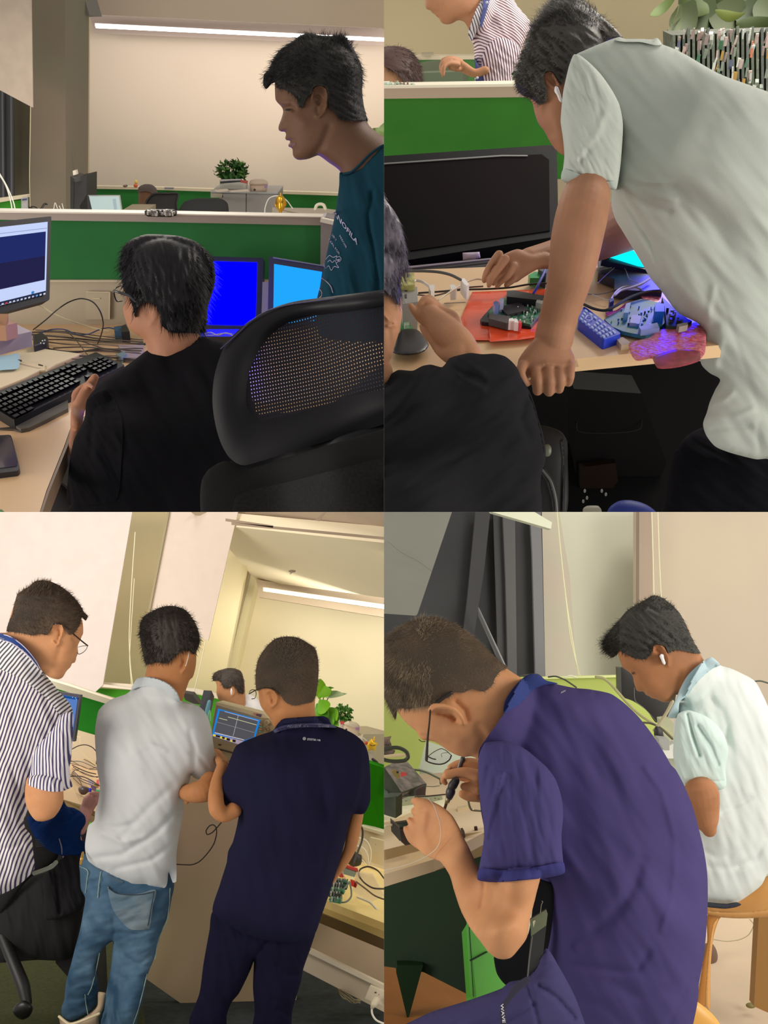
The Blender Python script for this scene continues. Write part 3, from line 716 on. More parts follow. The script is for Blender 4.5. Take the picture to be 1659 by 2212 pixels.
# left monitor
mo = empty('monitor', P(10, 700, 2.3), 'widescreen black monitor showing a dark window at the left edge', 'monitor')
MP = plane3((0,553,2.25), (112,560,2.35), (0,680,2.22))
mk('bezel', slabpl(pairs(-130,492, 111,467, 107,648, -130,712), MP, .03, rnd=3), mat('bezel_black', '17151e', rough=.45, spec=.25), mo, smooth=False)
SQ = pairs(-126,505, 103,479, 99,634, -126,692)
sr = mk('screen', slabpl(SQ, MP, .003, off=.002), mat('screen_pale', 'c4d2f6', emit='c6d4fb', es=.95), mo, smooth=False)
mk('dark_window', slabpl(pairs(-126,528, 99,500, 96.5,604, -126,652), MP, .002, off=.004), mat('screen_navy', '27316e', emit='26306e', es=.8, var=.0), sr, smooth=False)
mk('window_lower', slabpl(pairs(-126,590, 97.3,553, 96.4,604, -126,652), MP, .001, off=.0045), mat('screen_navy2', '252450', emit='28264f', es=.8), sr, smooth=False)
mk('title_line', slabpl(pairs(-126,519, 102,492, 102,493, -126,520), MP, .001, off=.0045), mat('screen_line', '9aa6d0', emit='9aa6d0', es=.8), sr, smooth=False)
mk('taskbar', slabpl(pairs(-126,683, 99,628, 99,634.5, -126,690), MP, .002, off=.0045), mat('screen_task', '2c3450', emit='2c3450', es=.7), sr, smooth=False)
for i, c in enumerate(['d9d5ef', 'e04b4b', 'cfd2ea', 'd6d8f0', 'c0c4dd', 'd6d8f0', 'cfd2ea', 'd6d8f0', 'b9bedb', '5fb1f0', 'd6d8f0', 'e5e7f5']):
    x = 4+i*8.2; y = 656.3-x*.2445
    mk('taskbar_icon', slabpl(pairs(x,y, x+4,y-1, x+4,y+2.4, x,y+3.4), MP, .001, off=.006), mat('icon_'+c, c, emit=c, es=.8), sr, smooth=False)
mk('tray_badge', slabpl(roundcorners(pairs(68,629.5, 74,628, 74,634, 68,635.5), 3), MP, .001, off=.006), mat('icon_blue', '3b8bd6', emit='3b8bd6', es=.8), sr, smooth=False)
mk('stand', limb([(3,676,2.27,3),(3.5,690,2.3,3),(4,705,2.4,3)], 8), mat('bezel_black', '26242e'), mo)
# oddments under monitor
mk('wooden_box', [slab([(-20,693,2.15),(14,691,2.2),(37,697,2.1),(12,703,2.0),(-20,703,2.0)], .03), slab([(12,703,2.0),(37,697,2.1),(38,712,2.12),(12,720,2.02)], .03), slab([(-20,703,2.0),(12,703,2.0),(12,720,2.02),(-20,720,2.02)], .03)], mat('box_wood', 'a5795c', rough=.6), None, 'small brown wooden box under the left monitor', 'box', smooth=False)
mk('flat_device', onplane(pairs(-30,733, 10,725, 48,712, 52,716, 40,722, 8,733, -30,742), DK1, .04, .055), mat('black_plastic', '252424'), None, 'flat black device lying under the wooden box', 'device', smooth=False)
mk('white_carton', [slab([(-30,733,2.05),(66,714,2.22),(69,717,2.2),(-30,740,2.02)], .004), slab([(-30,738,2.0),(68,716,2.18),(70,748,2.22),(-30,775,2.03)], .08)], mat('carton_lilac', 'b4a7ac', rough=.6, var=.1, vs=6), None, 'long pale carton lying below the left monitor', 'carton', smooth=False)
pa = mk('power_adapter', [onplane(pairs(70,722, 92,717, 103,727, 100,737, 72,745), DK1, -.004, .03)], mat('adapter_black', '1f1e20', rough=.5), None, 'black power brick at the end of the pale carton', 'adapter', smooth=False, bevel=.004)
for q in ((92,736),(97,735),(88,741),(95,742)): mk('socket_dot', ellipsoid(P(q[0], q[1], 2.27), .0015, .0015, .0015), mat('dot_white', 'dedede'), pa)
# notebook and things on it
nb = empty('notebook', DK1.pt(80, 800), 'open cream notebook lying behind the keyboard', 'notebook')
mk('pages', onplane(pairs(-40,790, 0,770, 72,750.5, 175,764, 168,768, 120,787, 100,799, 85,800, 50,818, 0,838, -40,850), DK1, 0, .012), mat('page_cream', 'e3cfae', rough=.7), nb, smooth=False)
mk('page_edge', onplane(pairs(176,764, 170,770, 120,791, 100,802, 85,803, 50,821, 0,841, 0,838, 50,818, 85,800, 100,799, 120,787, 168,767), DK1, .0, .010), mat('page_edge', 'b59f86'), nb, smooth=False)
mk('crease', onplane(pairs(97,790, 101,790, 102,802, 98,802), DK1, .012, .0128), mat('page_shadow', 'c1ab8e'), nb, smooth=False)
mkk = inflate(pairs(-20,773, 20,767, 40,764, 43,780, 40,795, 10,799, -20,799), DK1, T=.006, s=3, folds=(.003, 6, 10))
fm = mk('face_mask', merge(inflate(pairs(-20,773, 20,767, 40,764, 43,780, 40,795, 10,799, -20,799), lambda Q: np.array([DK1.pt(x, y, .018).y for x, y in Q]), T=.006, k=.5, folds=(.003, 5, 0))), mat('mask_blue', 'a9cbdc', rough=.8), None, 'pale blue face mask lying on the open notebook', 'mask')
pn = empty('pen', DK1.pt(65, 785, .016), 'slim pen lying across the open notebook', 'pen')
def onp(pl, h, *xyr): return [(x, y, pl.pt(x, y, h).y, r) for x, y, r in xyr]
mk('barrel', limb(onp(DK1, .018, (46,779,1.7), (70,785,1.7), (84,788,1.7)), 8), mat('pen_clear', 'cdbfa6', rough=.2), pn)
mk('tip', limb(onp(DK1, .018, (84,788,1.8), (92,790,1.4)), 8), mat('pen_black', '2a2420', rough=.3), pn)
mk('cap', limb(onp(DK1, .018, (40,778,1.9), (47,779.5,1.9)), 8), mat('pen_black', '2a2420', rough=.3), pn)
# keyboard
KB = [(-45,861), (207,760), (270,788), (30,907)]
kb = empty('keyboard', DK1.pt(120, 840), 'large black mechanical keyboard with wrist rest in front of the seated man', 'keyboard')
mk('case', onplane(roundcorners(KB, 4), DK1, .0, .022), mat('kb_black', '121116', rough=.5, spec=.3), kb, smooth=False, bevel=.002)
mk('wrist_rest', onplane(pairs(30,907, 146,859, 147,882, 100,906, 62,924, 45,927, 36,922, 25,913), DK1, .0, .008), mat('rest_grey', '5f5a53', rough=.7, spec=.2), kb, smooth=False)
mk('rest_edge', onplane(pairs(-12,925, 30,927, 45,931, 62,927, 146,886, 147,882, 100,906, 62,923, 45,926, 36,921), DK1, .0, .004), mat('rest_dark', '3e3026'), kb, smooth=False)
rowsk = []
colsb = [(.02,.655),(.665,.80),(.815,.985)]
mkey = mat('key_dark', '1a1822', rough=.4, spec=.4)
nk = 0
for r_ in range(6):
    v0 = .07+r_*.15+(.03 if r_ else 0); v1 = v0+.115
    for ci, (a, b) in enumerate(colsb):
        nkeys = [14, 3, 4][ci]
        if r_ == 5 and ci == 0: segs = [0,1,2,3,3.001,9,10,11,12,14]; segs = [0, 1.3, 2.6, 4, 9, 10.3, 11.6, 12.8, 14]
        else: segs = list(range(nkeys+1))
        if ci == 2 and r_ == 0: continue
        if ci == 1 and r_ == 3: continue
        for i in range(len(segs)-1):
            if ci == 1 and r_ == 4 and i != 1: continue
            u0 = a+(b-a)*(segs[i]+.07)/nkeys; u1 = a+(b-a)*(segs[i+1]-.07)/nkeys
            q = bq(KB, u0, v0, u1, v1); qq = bq(KB, u0+.004, v0+.012, u1-.004, v1-.022)
            top = [DK1.pt(x, y, .031) for x, y in qq]
            base = [DK1.pt(x, y, .020) for x, y in q]
            V = base+top; g = Geo(V, [[4,5,6,7],[0,1,5,4],[1,2,6,5],[2,3,7,6],[3,0,4,7]])
            nk += 1
            if nk <= 99: mk('key', g, mkey, kb, smooth=False)
print('keys', nk)
# phone
ph = empty('phone', DK1.pt(20, 980), 'black smartphone lying on the desk at the left edge', 'phone')
mk('body', onplane(roundcorners(pairs(-60,942, 24,939, 43,1010, 38,1017, -60,1029), 6), DK1, .0, .010), mat('phone_black', '25232a', rough=.4), ph, smooth=False)
mk('screen', onplane(roundcorners(pairs(-60,944, 22,941, 39,1001, 35,1007, -60,1017), 6), DK1, .010, .011), mat('phone_glass', '2c2a38', rough=.12, spec=.8), ph, smooth=False)
# cables on desk
mcb = mat('cable_black', '1d1b1c', rough=.4)
mk('black_cable', cable([(72,712,2.55),(100,690,2.5),(125,668,2.45),(150,652,2.45),(176,645,2.45),(200,652,2.45),(216,672,2.45),(223,700,2.5),(218,725,2.55),(210,745,2.6)], 1.5), mcb, None, 'black cable arching up high above the desk', 'cable')
mk('white_cable', cable([(70,653,2.55),(90,662,2.6),(115,677,2.62),(150,692,2.65),(190,705,2.7),(235,716,2.7)], 1.6), mat('cable_cream', 'c9bf9c'), None, 'cream cable sloping down from behind the left monitor', 'cable')
mk('blue_cable', cable(pairs(85,720, 110,712, 140,712, 165,722, 190,722, 215,712, 235,708, 252,712), 1.4, DK1, .01), mat('cable_blue', '2c3f6e'), None, 'blue cable snaking along the back of the desk', 'cable')
hc = mk('cable_plug', onplane(pairs(262,704, 272,700, 280,716, 262,717), DK1, .0, .03), mat('adapter_black', '1f1e20'), None, 'black video plug beside the seated mans collar', 'plug', smooth=False)
mk('blue_plug', onplane(pairs(246,706, 262,703, 262,715, 247,715), DK1, .0, .022), mat('plug_blue', '2f5573'), None, 'blue video connector next to the black plug', 'plug', smooth=False)
rq = random.Random(11); cols = ['3a2b2c','4d4038','2a2222','6a5b50','43323a','7a6a5c']
for i in range(13):
    y0 = 716+i*5.5; y1 = 735+i*4+rq.uniform(-6, 6); y0 += rq.uniform(-8, 4)
    x0 = 60+i*3.5 if i > 3 else 40; x0 += rq.uniform(0, 40) ; x1 = 310+rq.uniform(-10, 8)
    mk('desk_cable', cable([(x0, y0-2), (x0+(x1-x0)*.3, y0+rq.uniform(-6, 10)), (x0+(x1-x0)*.6, (y0+y1)/2+rq.uniform(-8, 8)), (x1, y1)], rq.choice([1.1, 1.4, 1.8]), DK1, .006+.004*rq.random()), mat('dc_'+cols[i % 6], cols[i % 6], rough=.4), None, 'dark cable in the bundle strewn behind the keyboard', 'cable', group='desk cable bundle')
mk('desk_cable', cable(pairs(140,712, 160,730, 180,755, 190,768), 1.1, DK1, .02), mcb, None, 'thin dark cable crossing the bundle down to the keyboard', 'cable')
mk('clear_plug', onplane(pairs(250,765, 268,759, 274,764, 262,772), DK1, .0, .015), mat('plug_teal', '6c8288', rough=.2), None, 'grey blue network plug beside the keyboard corner', 'plug', smooth=False)
mk('white_strip', onplane(pairs(255,745, 310,745, 312,770, 290,778, 270,775), DK1, .0, .008), mat('lilac_paper', 'a08c8e'), None, 'pale strip of paper under the cables by the mans shoulder', 'paper', smooth=False)
# blue screen monitor
bm_ = empty('monitor', P(510, 720, 2.6), 'monitor showing a plain blue screen beside the seated mans head', 'monitor')
BP = plane3((450,560,2.62), (565,560,2.62), (450,705,2.62))
mk('bezel', slabpl(pairs(430,553, 569,557, 566,640, 560,712, 420,709), BP, .04, rnd=2), mat('bezel_navy', '10103a', rough=.4), bm_, smooth=False)
mk('screen', slabpl(pairs(440,564, 555,567, 553,640, 551,703, 425,700), BP, .003, off=.002), mat('screen_blue', '0000ff', emit='0000ff', es=16.0), bm_, smooth=False)
mk('black_router', [slab([(430,711,2.55),(524,711,2.55),(520,720,2.5),(430,720,2.5)], .05), slab([(430,720,2.5),(515,720,2.5),(508,727,2.48),(430,727,2.48)], .05)], mat('black_plastic', '252424'), None, 'flat black device below the blue screen', 'device', smooth=False)
mk('silver_cord', [cable([(442,721,2.46),(455,718,2.46),(470,724,2.46),(488,719,2.46),(505,725,2.46),(512,722,2.46)], 1.1), cable([(444,724,2.46),(460,724,2.46),(480,720,2.46),(500,721,2.46)], .9)], mat('cord_silver', 'a8a2b8'), None, 'twisted silver cord lying on the flat black device', 'cord')
mk('white_bracket', slab([(567,609,2.62),(580,609,2.62),(579,668,2.6),(565,678,2.6)], .02), mat('bracket_lilac', '7d7598', rough=.5), None, 'pale upright bracket between the blue screen and the laptop', 'bracket', smooth=False)
lp = empty('laptop', P(640, 665, 2.5), 'laptop with a bright cyan screen in front of the standing man', 'laptop')
CP = plane3((590,565,2.6), (690,580,2.5), (590,660,2.55))
mk('lid', slabpl(pairs(581,554, 590,555, 699,573, 695,620, 684,700, 578,712), CP, .012, rnd=2), mat('lid_navy', '12123c', rough=.3), lp, smooth=False)
mk('screen', slabpl(pairs(592,570, 695,587, 690,620, 681,692, 590,700), CP, .003, off=.002), mat('screen_cyan', '22a6ff', emit='20a4ff', es=1.0), lp, smooth=False)
mk('lid_edge', slabpl(pairs(590,555, 699,573, 699,575, 590,557.5), CP, .003, off=.003), mat('edge_grey', '6f6f88', rough=.3), lp, smooth=False)
# clutter below desk
mk('floor_cable', cable([(108,1047,1.9),(128,1042,1.9),(145,1055,1.9),(152,1080,1.9),(152,1110,1.9)], 1.6), mcb, None, 'black cable hanging beneath the desk edge', 'cable')
struct('floor', slab([(60,870,3.0),(900,700,3.6),(900,1180,2.4),(60,1180,1.95)], .05), mat('dark_carpet', '2b2a2a', rough=.95))
mk('bag', inflate(pairs(105,1060, 130,1045, 155,1060, 175,1075, 200,1090, 200,1140, 90,1140), 1.93, T=.08), fabric('bag_grey', '2c2b2d'), None, 'dark grey bag on the floor between desk and seated man', 'bag')
mk('green_tab', onplane(pairs(-5,1102, 3,1100, 9,1105, 8,1112, -5,1112), DK1, 0, .01), mat('tab_green', '3f7a3e'), None, 'small green object at the bottom left desk corner', 'tab', smooth=False)

# ---- seated man in black T-shirt
SM = 1.98
hd = inflate(Z('C', 1060,250, 1068,330, 1090,400, 1062,430, 1068,500, 1085,560, 1110,620, 1150,660, 1215,700, 1240,725, 1275,800, 1290,900, 1500,960, 1750,900, 1740,760, 1730,650, 1790,400, 1790,100, 1700,-60, 1570,-120, 1400,-160, 1200,-100, 1100,50), SM, T=.095,
             relief=[(Z('C', 1200,430, 1250,415, 1310,420, 1345,470, 1335,540, 1300,590), 3.2, -.008), (Z('C', 1280,480, 1285,510), 3.5, .008), (Z('C', 1180,470, 1170,540), 3, .006)])
neck = limb([(345,690,SM,48),(370,730,SM,52),(380,775,SM+.02,66)], 20)
arm = limb([(205,815,2.02,9),(185,850,2.02,14),(168,890,2.0,14),(165,930,1.97,13),(158,970,1.92,10),(170,1010,1.9,11)], 14)
hand = merge(inflate(Z('C', 605,1330, 610,1250, 620,1180, 680,1120, 735,1095, 780,1105, 805,1130, 790,1165, 760,1190, 745,1290, 720,1400, 690,1500, 620,1480), [(150,930,1.95),(190,835,2.06)], T=.03),
             limb([(183,832,2.03,5),(193,832,2.0,5.5),(200,838,1.98,4)], 10), limb([(186,838,2.05,6),(197,842,2.03,6),(201,852,2.02,5)], 10), limb([(160,858,2.04,6),(175,838,2.05,6),(186,829,2.05,5)], 10), limb([(178,834,2.06,5),(190,829,2.06,5),(197,832,2.05,4)], 10))
torso_core = corel([(380,775,SM,60),(360,900,1.95,110),(350,1080,1.9,110)])
ps = mk('person', [hd, neck, arm, hand, torso_core], mat('skin_tan_one', 'a8765c', **SKIN), None, 'seated man in black T-shirt and glasses typing, seen from behind', 'person', remesh=.0035)
hair_o = Z('C', 1036,60, 1050,-40, 1090,-110, 1150,-150, 1250,-185, 1400,-185, 1560,-170, 1700,-120, 1800,-30, 1850,80, 1858,220, 1830,340, 1800,430, 1790,520, 1785,600, 1775,660, 1600,665, 1480,660, 1400,600, 1380,500, 1350,430, 1290,400, 1210,420, 1175,480, 1168,530, 1150,450, 1110,350, 1070,300, 1050,200)
mh = mat('hair_black', '0f0d12', rough=.5, spec=.25, bump=.4, bs=300)
hr = inflate(hair_o, SM, T=.03, k=.8, base=hd.surf, off=.012, folds=(.006, 9, 80))
mk('hair', [hr, strands(hr.surf, hair_o, 4200, lambda x, y: ((x-345)/110*.8, .35+(y-520)/160), 22, 1.0, lift=.05, jit=.12, curl=.1)], mh, ps)
msh = fabric('tshirt_black', '0c0b10', var=.1)
sh_o = pairs(318,757, 345,756, 380,747, 415,737, 432,727, 460,735, 490,742, 520,760, 545,860, 570,1000, 580,1140, 60,1140, 150,1100, 148,1020, 160,950, 182,905, 190,860, 215,830, 240,812, 280,785, 300,770)
tsh = inflate(sh_o, [(300,780,1.98),(250,1000,1.86),(480,1000,1.9)], T=.13, k=.7, folds=(.012, 34, 65), base=neck and None, relief=[(pairs(215,835, 200,900, 195,980), 7, .012)])
mk('tshirt', tsh, msh, ps)
sl_o = pairs(190,860, 230,840, 262,900, 262,1000, 250,1080, 200,1090, 148,1090, 146,1040, 160,950, 182,905)
mk('sleeve', inflate(sl_o, 1.9, T=.09, k=.8, folds=(.006, 14, 60), base=tsh.surf, off=.003), msh, ps)
gl = empty('glasses', P(262, 640, 1.95), None, None); gl.parent = ps; gl.location = gl.location-ps.location
mgl = mat('frame_black', '101016', rough=.2)
mk('temple', limb([(247,628,1.93,2.6),(262,633,1.92,3),(280,640,1.9,3.4),(293,652,1.88,2)], 8), mgl, gl)
mk('lens_rim', limb([(263,617,1.95,1.0),(252,621,1.96,1.3),(246,628,1.94,1.5),(249,644,1.95,1.4),(253,651,1.96,1.3),(264,650,1.97,1.2)], 8), mgl, gl)

# ---- large mesh chair in front right
ch = empty('office_chair', P(640, 1106, 1.55), 'black mesh back office chair filling the near right corner of the room', 'chair')
D_ = [(470,900,1.55),(900,700,1.45),(560,720,1.55),(640,1106,1.5)]
mfr = mat('chair_frame_near', '121117', rough=.5, spec=.25)
outer = Z('D', 175,1250, 190,1050, 230,900, 290,760, 390,650, 480,570, 620,490, 750,430, 900,390, 1200,350, 1660,290, 1900,260, 1900,1380, 1659,1455, 1200,1590, 800,1710, 450,1810, 400,1800, 320,1740, 250,1620, 200,1450)
inner = Z('D', 465,1180, 500,980, 560,850, 660,700, 800,590, 950,530, 1200,500, 1659,440, 1900,410, 1900,1090, 1659,1150, 1350,1220, 1000,1330, 750,1400, 600,1420, 520,1380, 470,1290)
def ring(outer, inner, d, depth, bulge, m, name, par):
    n = 140
    def rs(o):
        C = cat(o, 3, True); L = np.r_[0, np.cumsum(np.linalg.norm(np.diff(np.vstack([C, C[:1]]), axis=0), axis=1))]
        t = np.linspace(0, L[-1], n, endpoint=False); C2 = np.vstack([C, C[:1]])
        return np.stack([np.interp(t, L, C2[:, 0]), np.interp(t, L, C2[:, 1])], 1)
    A = rs(outer); c = np.array(inner).mean(0)
    Bf = cat(inner, 3, True)
    # radial match
    B = []
    for p in A:
        B.append(Bf[np.argmin(((Bf-p)**2).sum(1))])
    B = np.array(B); 
    for _ in range(3): B = (B+np.roll(B, 1, 0)+np.roll(B, -1, 0))/3
    df = depthfn(d); V = []; Fc = []; m_ = 9
    for i in range(n):
        for j in range(m_):
            t = j/(m_-1); q = A[i]*(1-t)+B[i]*t; dd = df(np.array([q]))[0]
            V.append(P(q[0], q[1], dd-bulge*math.sin(math.pi*min(1, .08+t*.92))-.0))
        for j in range(m_):
            t = 1-j/(m_-1); q = A[i]*(1-t)+B[i]*t; dd = df(np.array([q]))[0]
            V.append(P(q[0], q[1], dd+depth))
    k = 2*m_
    for i in range(n):
        for j in range(k):
            Fc.append([i*k+j, i*k+(j+1) % k, ((i+1) % n)*k+(j+1) % k, ((i+1) % n)*k+j])
    return mk(name, Geo(V, Fc), m, par)
ring(outer, inner, D_, .03, .012, mfr, 'backrest_frame', ch)
mk('rim_bead', limb([(x, y, depthfn(D_)(np.array([(x, y)]))[0]-.008, 1.6) for x, y in Z('D', 250,800, 400,665, 500,570, 640,480, 760,440, 900,410, 1200,370, 1659,315, 1800,300)], 8), mat('rim_lilac', '3a3556', rough=.4), ch)
mg = inflate([(x, y) for x, y in inner], D_, T=.004, k=.05, thin=.001)
mg.f = [f for f in mg.f[::2] if len(f) == 3 and max(f) < len(mg.v)//2] or mg.f
mk('mesh_panel', mg, meshcloth('mesh_knit', '14121c', 8, .0042, hole=.31, per2=.0056), ch)
mk('back_joint', inflate(Z('D', 330,1770, 450,1800, 800,1700, 1200,1580, 1900,1370, 1900,1600, 1200,1700, 800,1790, 450,1850, 330,1830), [(500,1000,1.6),(830,930,1.5)], T=.02, k=.3), mfr, ch)
low = Z('D', 75,2300, 70,2050, 90,1920, 160,1830, 300,1770, 450,1840, 800,1745, 1200,1625, 1659,1490, 1900,1420, 1900,2400, 75,2400)
lin_ = Z('D', 330,2330, 380,2080, 480,2030, 800,1960, 1300,1830, 1659,1740, 1900,1700, 1900,2500, 330,2500)
mk('lumbar_rest', inflate(low, [(500,1060,1.5),(830,1000,1.4)], T=.03, k=.25, folds=(.002, 30, 0)), mat('lumbar_black', '121212', rough=.8, spec=.2, bump=.3, bs=500), ch)
mk('lumbar_mesh', inflate(lin_, [(500,1060,1.465),(830,1000,1.365)], T=.004, k=.06), mat('lumbar_knit', '0e0e0e', rough=.7, spec=.2, var=.5, vs=260), ch)

# ---- standing man in teal T-shirt
SD = 1.9
face_o = Z('B', 715,715, 715,800, 720,862, 737,887, 768,918, 784,945, 786,968, 775,1012, 757,1060, 744,1100, 748,1126, 770,1138, 806,1139, 811,1165, 802,1195, 812,1213, 848,1214, 856,1219, 832,1245, 831,1268, 863,1280, 868,1310, 868,1332, 885,1365, 920,1383, 960,1381, 1010,1372, 1060,1352, 1090,1343, 1120,1360, 1180,1405, 1240,1445, 1278,1480, 1300,1580, 1450,1680, 1720,1560, 1760,1300, 1659,1185, 1600,1145, 1540,1095, 1508,1050, 1490,980, 1462,850, 1460,700, 1450,600, 1410,520, 1340,420, 1200,345, 1000,345, 860,410, 760,540)
rel = [(Z('B', 1040,850, 1040,790, 1070,750, 1115,742, 1155,765, 1168,810, 1165,870, 1160,930), 2.4, -.009),
       (Z('B', 1160,900, 1140,970, 1100,1010, 1070,1000), 2.6, -.006),
       (Z('B', 1075,830, 1115,850, 1095,900, 1080,880), 3.0, .009), (Z('B', 1080,930, 1078,960), 2, .006),
       (Z('B', 800,940, 850,925, 880,945), 5, .010), (Z('B', 770,890, 830,880), 4, -.003),
       (Z('B', 800,1080, 825,1100, 815,1130), 2.4, .004), (Z('B', 850,1210, 895,1222), 1.6, .004),
       (Z('B', 870,1290, 905,1285), 3, .003), (Z('B', 1060,1345, 1130,1240, 1180,1100), 8, .005),
       (Z('B', 900,1010, 960,1060), 12, -.004)]
hd = inflate(face_o, SD, T=.078, relief=rel, s=2.2)
core = corel([(800,350,1.95,60),(850,450,1.95,110),(850,620,1.95,120)])
ps = mk('person', [hd, core], mat('skin_brown_two', '6a4c3a', **SKIN), None, 'standing man in dark teal T-shirt leaning in, face in left profile', 'person', remesh=.002)
hair_o = Z('B', 615,735, 615,690, 622,640, 660,605, 700,515, 760,430, 850,370, 930,310, 1010,285, 1100,305, 1200,310, 1290,300, 1340,335, 1385,400, 1420,470, 1465,580, 1473,680, 1470,800, 1482,900, 1500,980, 1517,1048, 1480,1036, 1380,1040, 1280,1032, 1220,960, 1185,930, 1175,860, 1172,800, 1150,750, 1100,738, 1050,755, 1030,810, 1000,830, 970,880, 952,935, 925,920, 900,850, 830,790, 790,772, 735,762, 718,715, 690,722, 660,755, 640,770)
hr = inflate(hair_o, SD, T=.025, k=.7, base=hd.surf, off=.007, folds=(.004, 7, 30), s=2.6)
mh2 = mat('hair_dark_two', '242221', rough=.65, spec=.2, bump=.4, bs=300)
def fl_b(x, y):
    if y > 190: return (.25, 1)
    return (-1, .55) if x < 640 else ((-.8, -.5) if x < 690 else ((.3, -1) if y < 110 else (.5, .6)))
mk('hair', [hr, strands(hr.surf, hair_o, 4600, fl_b, lambda x, y: 9 if y > 170 else 16, .9, lift=.3, jit=.3, curl=.35),
            strands(hr.surf, pairs(650,78, 760,82, 765,100, 650,95), 260, lambda x, y: (.5 if x > 700 else -.3, -1), 17, .6, lift=.2, jit=.6, curl=.7)], mh2, ps)
mk('eyebrow', strands(hd.surf, Z('B', 722,880, 760,870, 840,860, 850,875, 780,893, 740,900), 60, flowdir(1, -.1), 6, .8, lift=.15), mh2, ps)
mk('eye', inflate(Z('B', 795,950, 820,938, 850,945, 830,958), SD, T=.01, base=hd.surf, off=.001, s=1), mat('eye_dark', '1c120e', rough=.7), ps)
mk('lower_lip', inflate(Z('B', 833,1250, 860,1232, 900,1240, 880,1262, 845,1270), SD, T=.004, base=hd.surf, off=.001, s=1.2), mat('lip_one', '6b4444', rough=.5), ps)
mt = fabric('tshirt_teal', '163c4c', var=.12, vs=5)
ts_o = Z('B', 1900,1180, 1659,1243, 1600,1270, 1540,1320, 1460,1400, 1370,1480, 1300,1490, 1276,1490, 1270,1600, 1255,1720, 1240,1820, 1225,1900, 1200,2020, 1150,2250, 1120,2420, 1080,2580, 1100,2900, 1900,2900)
ts = inflate(ts_o, 1.88, T=.13, k=.75, folds=(.010, 22, 75), base=hd.surf, off=-.03, relief=[(Z('B', 1560,1650, 1520,1850, 1530,2000, 1590,2300, 1620,2700), 4, .02), (Z('B', 1300,1500, 1295,1640, 1260,1850), 3, .006)])
mk('tshirt', ts, mt, ps)
mk('collar', limb([(x, y, min(ts.surf.look([(x+2, y+3)])[0][0], hd.surf.look([(x-1, y-2)])[0][0], 1.87)-.002, 2.6) for x, y in Z('B', 1700,1240, 1640,1262, 1580,1300, 1520,1350, 1440,1432, 1370,1490, 1310,1502)], 8), mt, ps)
mwt = mat('print_lilac', 'a9a3c4', rough=.7)
text('ANOFILA', (746,491), (12.5, 16.5), (3.4, -12.5), 0, name='lettering', m=mwt, parent=ps, surf=ts.surf, bold=.02, size=1)
text('ORT', (721,512), (6, 9), (2.5, -6), 0, m=mwt, parent=ps, surf=ts.surf)
text('REAL FOR', (722,533), (5.2, 7.5), (2, -6), 0, m=mwt, parent=ps, surf=ts.surf)
text('PRECISE', (741,522), (4.2, 7.5), (2, -6), 0, m=mwt, parent=ps, surf=ts.surf)
def onsurf(sf, pts, r, off=.002):
    fr, _ = sf.look(pts); med = np.median(fr[fr < 1e8]) if (fr < 1e8).any() else 1.8
    return limb([(p[0], p[1], (f if f < 1e8 else med)-off, r) for p, f in zip(pts, fr)], 6)
mk('face_drawing', [onsurf(ts.surf, pairs(704,560, 712,552, 720,556, 728,553, 726,562, 734,560, 727,570, 732,578, 722,576, 716,584, 710,574, 703,580, 700,570), .7), onsurf(ts.surf, pairs(708,566, 713,562, 718,567, 723,563, 727,569), .7), onsurf(ts.surf, pairs(728,556, 733,554, 737,559, 733,565, 729,561), .6)], mwt, ps)
mk('curved_print', [onsurf(ts.surf, pairs(695,601, 705,608, 714,618, 719,632), .9), onsurf(ts.surf, pairs(689,624, 694,629, 695,638, 689,645), .8)], mat('print_pinkish', 'b09ab4'), ps)
# =================================================================== ROOM TWO (upper right)
quadrant(1, 1)
T2 = math.radians(31); U2 = Vector((0, -math.sin(T2), math.cos(T2))); G2 = Vector((0, math.cos(T2), math.sin(T2)))
DK2 = Plane(P(1150, 760, 1.65), U2)
def V2(x, y, d): return Plane(P(x, y, d), G2)
struct('wall_back', slabpl(pairs(780,-500, 2600,-500, 2600,900, 780,900), V2(1200, 100, 6.0), .1), mat('cream_wall_paint', 'dccaa2', rough=.9, var=.03, vs=1.0))
# far screen
fs = mk('desk_screen', slabpl(pairs(800,128, 1500,124, 1500,420, 800,420), V2(1000, 130, 4.9), .04), fabric('green_felt_dim', '4d7a45', var=.1, vs=3), None, 'far green desk screen behind the striped shirt person', 'desk screen', smooth=False)
mk('top_rail', slabpl(pairs(800,122, 1500,116, 1500,125, 800,130), V2(1000, 125, 4.9), .06, off=.01), mcream, fs, smooth=False)
mk('grey_eraser', slabpl(pairs(911,115, 936,114.5, 937,118.5, 911,119), V2(920, 116, 4.85), .04), mat('eraser_grey', '9b937b'), None, 'small grey bar lying on the far cream rail', 'eraser', smooth=False)
mk('office_chair', inflate(pairs(900,140, 925,132, 965,130, 1000,136, 1010,160, 1010,240, 890,240), 4.4, T=.06, k=.5), mat('chair_olive', '50563f', rough=.8), None, 'dark olive chair back behind the raised hand', 'chair')
mk('green_binder', slabpl(pairs(905,158, 1000,155, 1000,200, 905,200), V2(950, 180, 4.1), .05), mat('binder_green', '5d6a52'), None, 'dull green board standing behind the hand of the striped person', 'board', smooth=False)
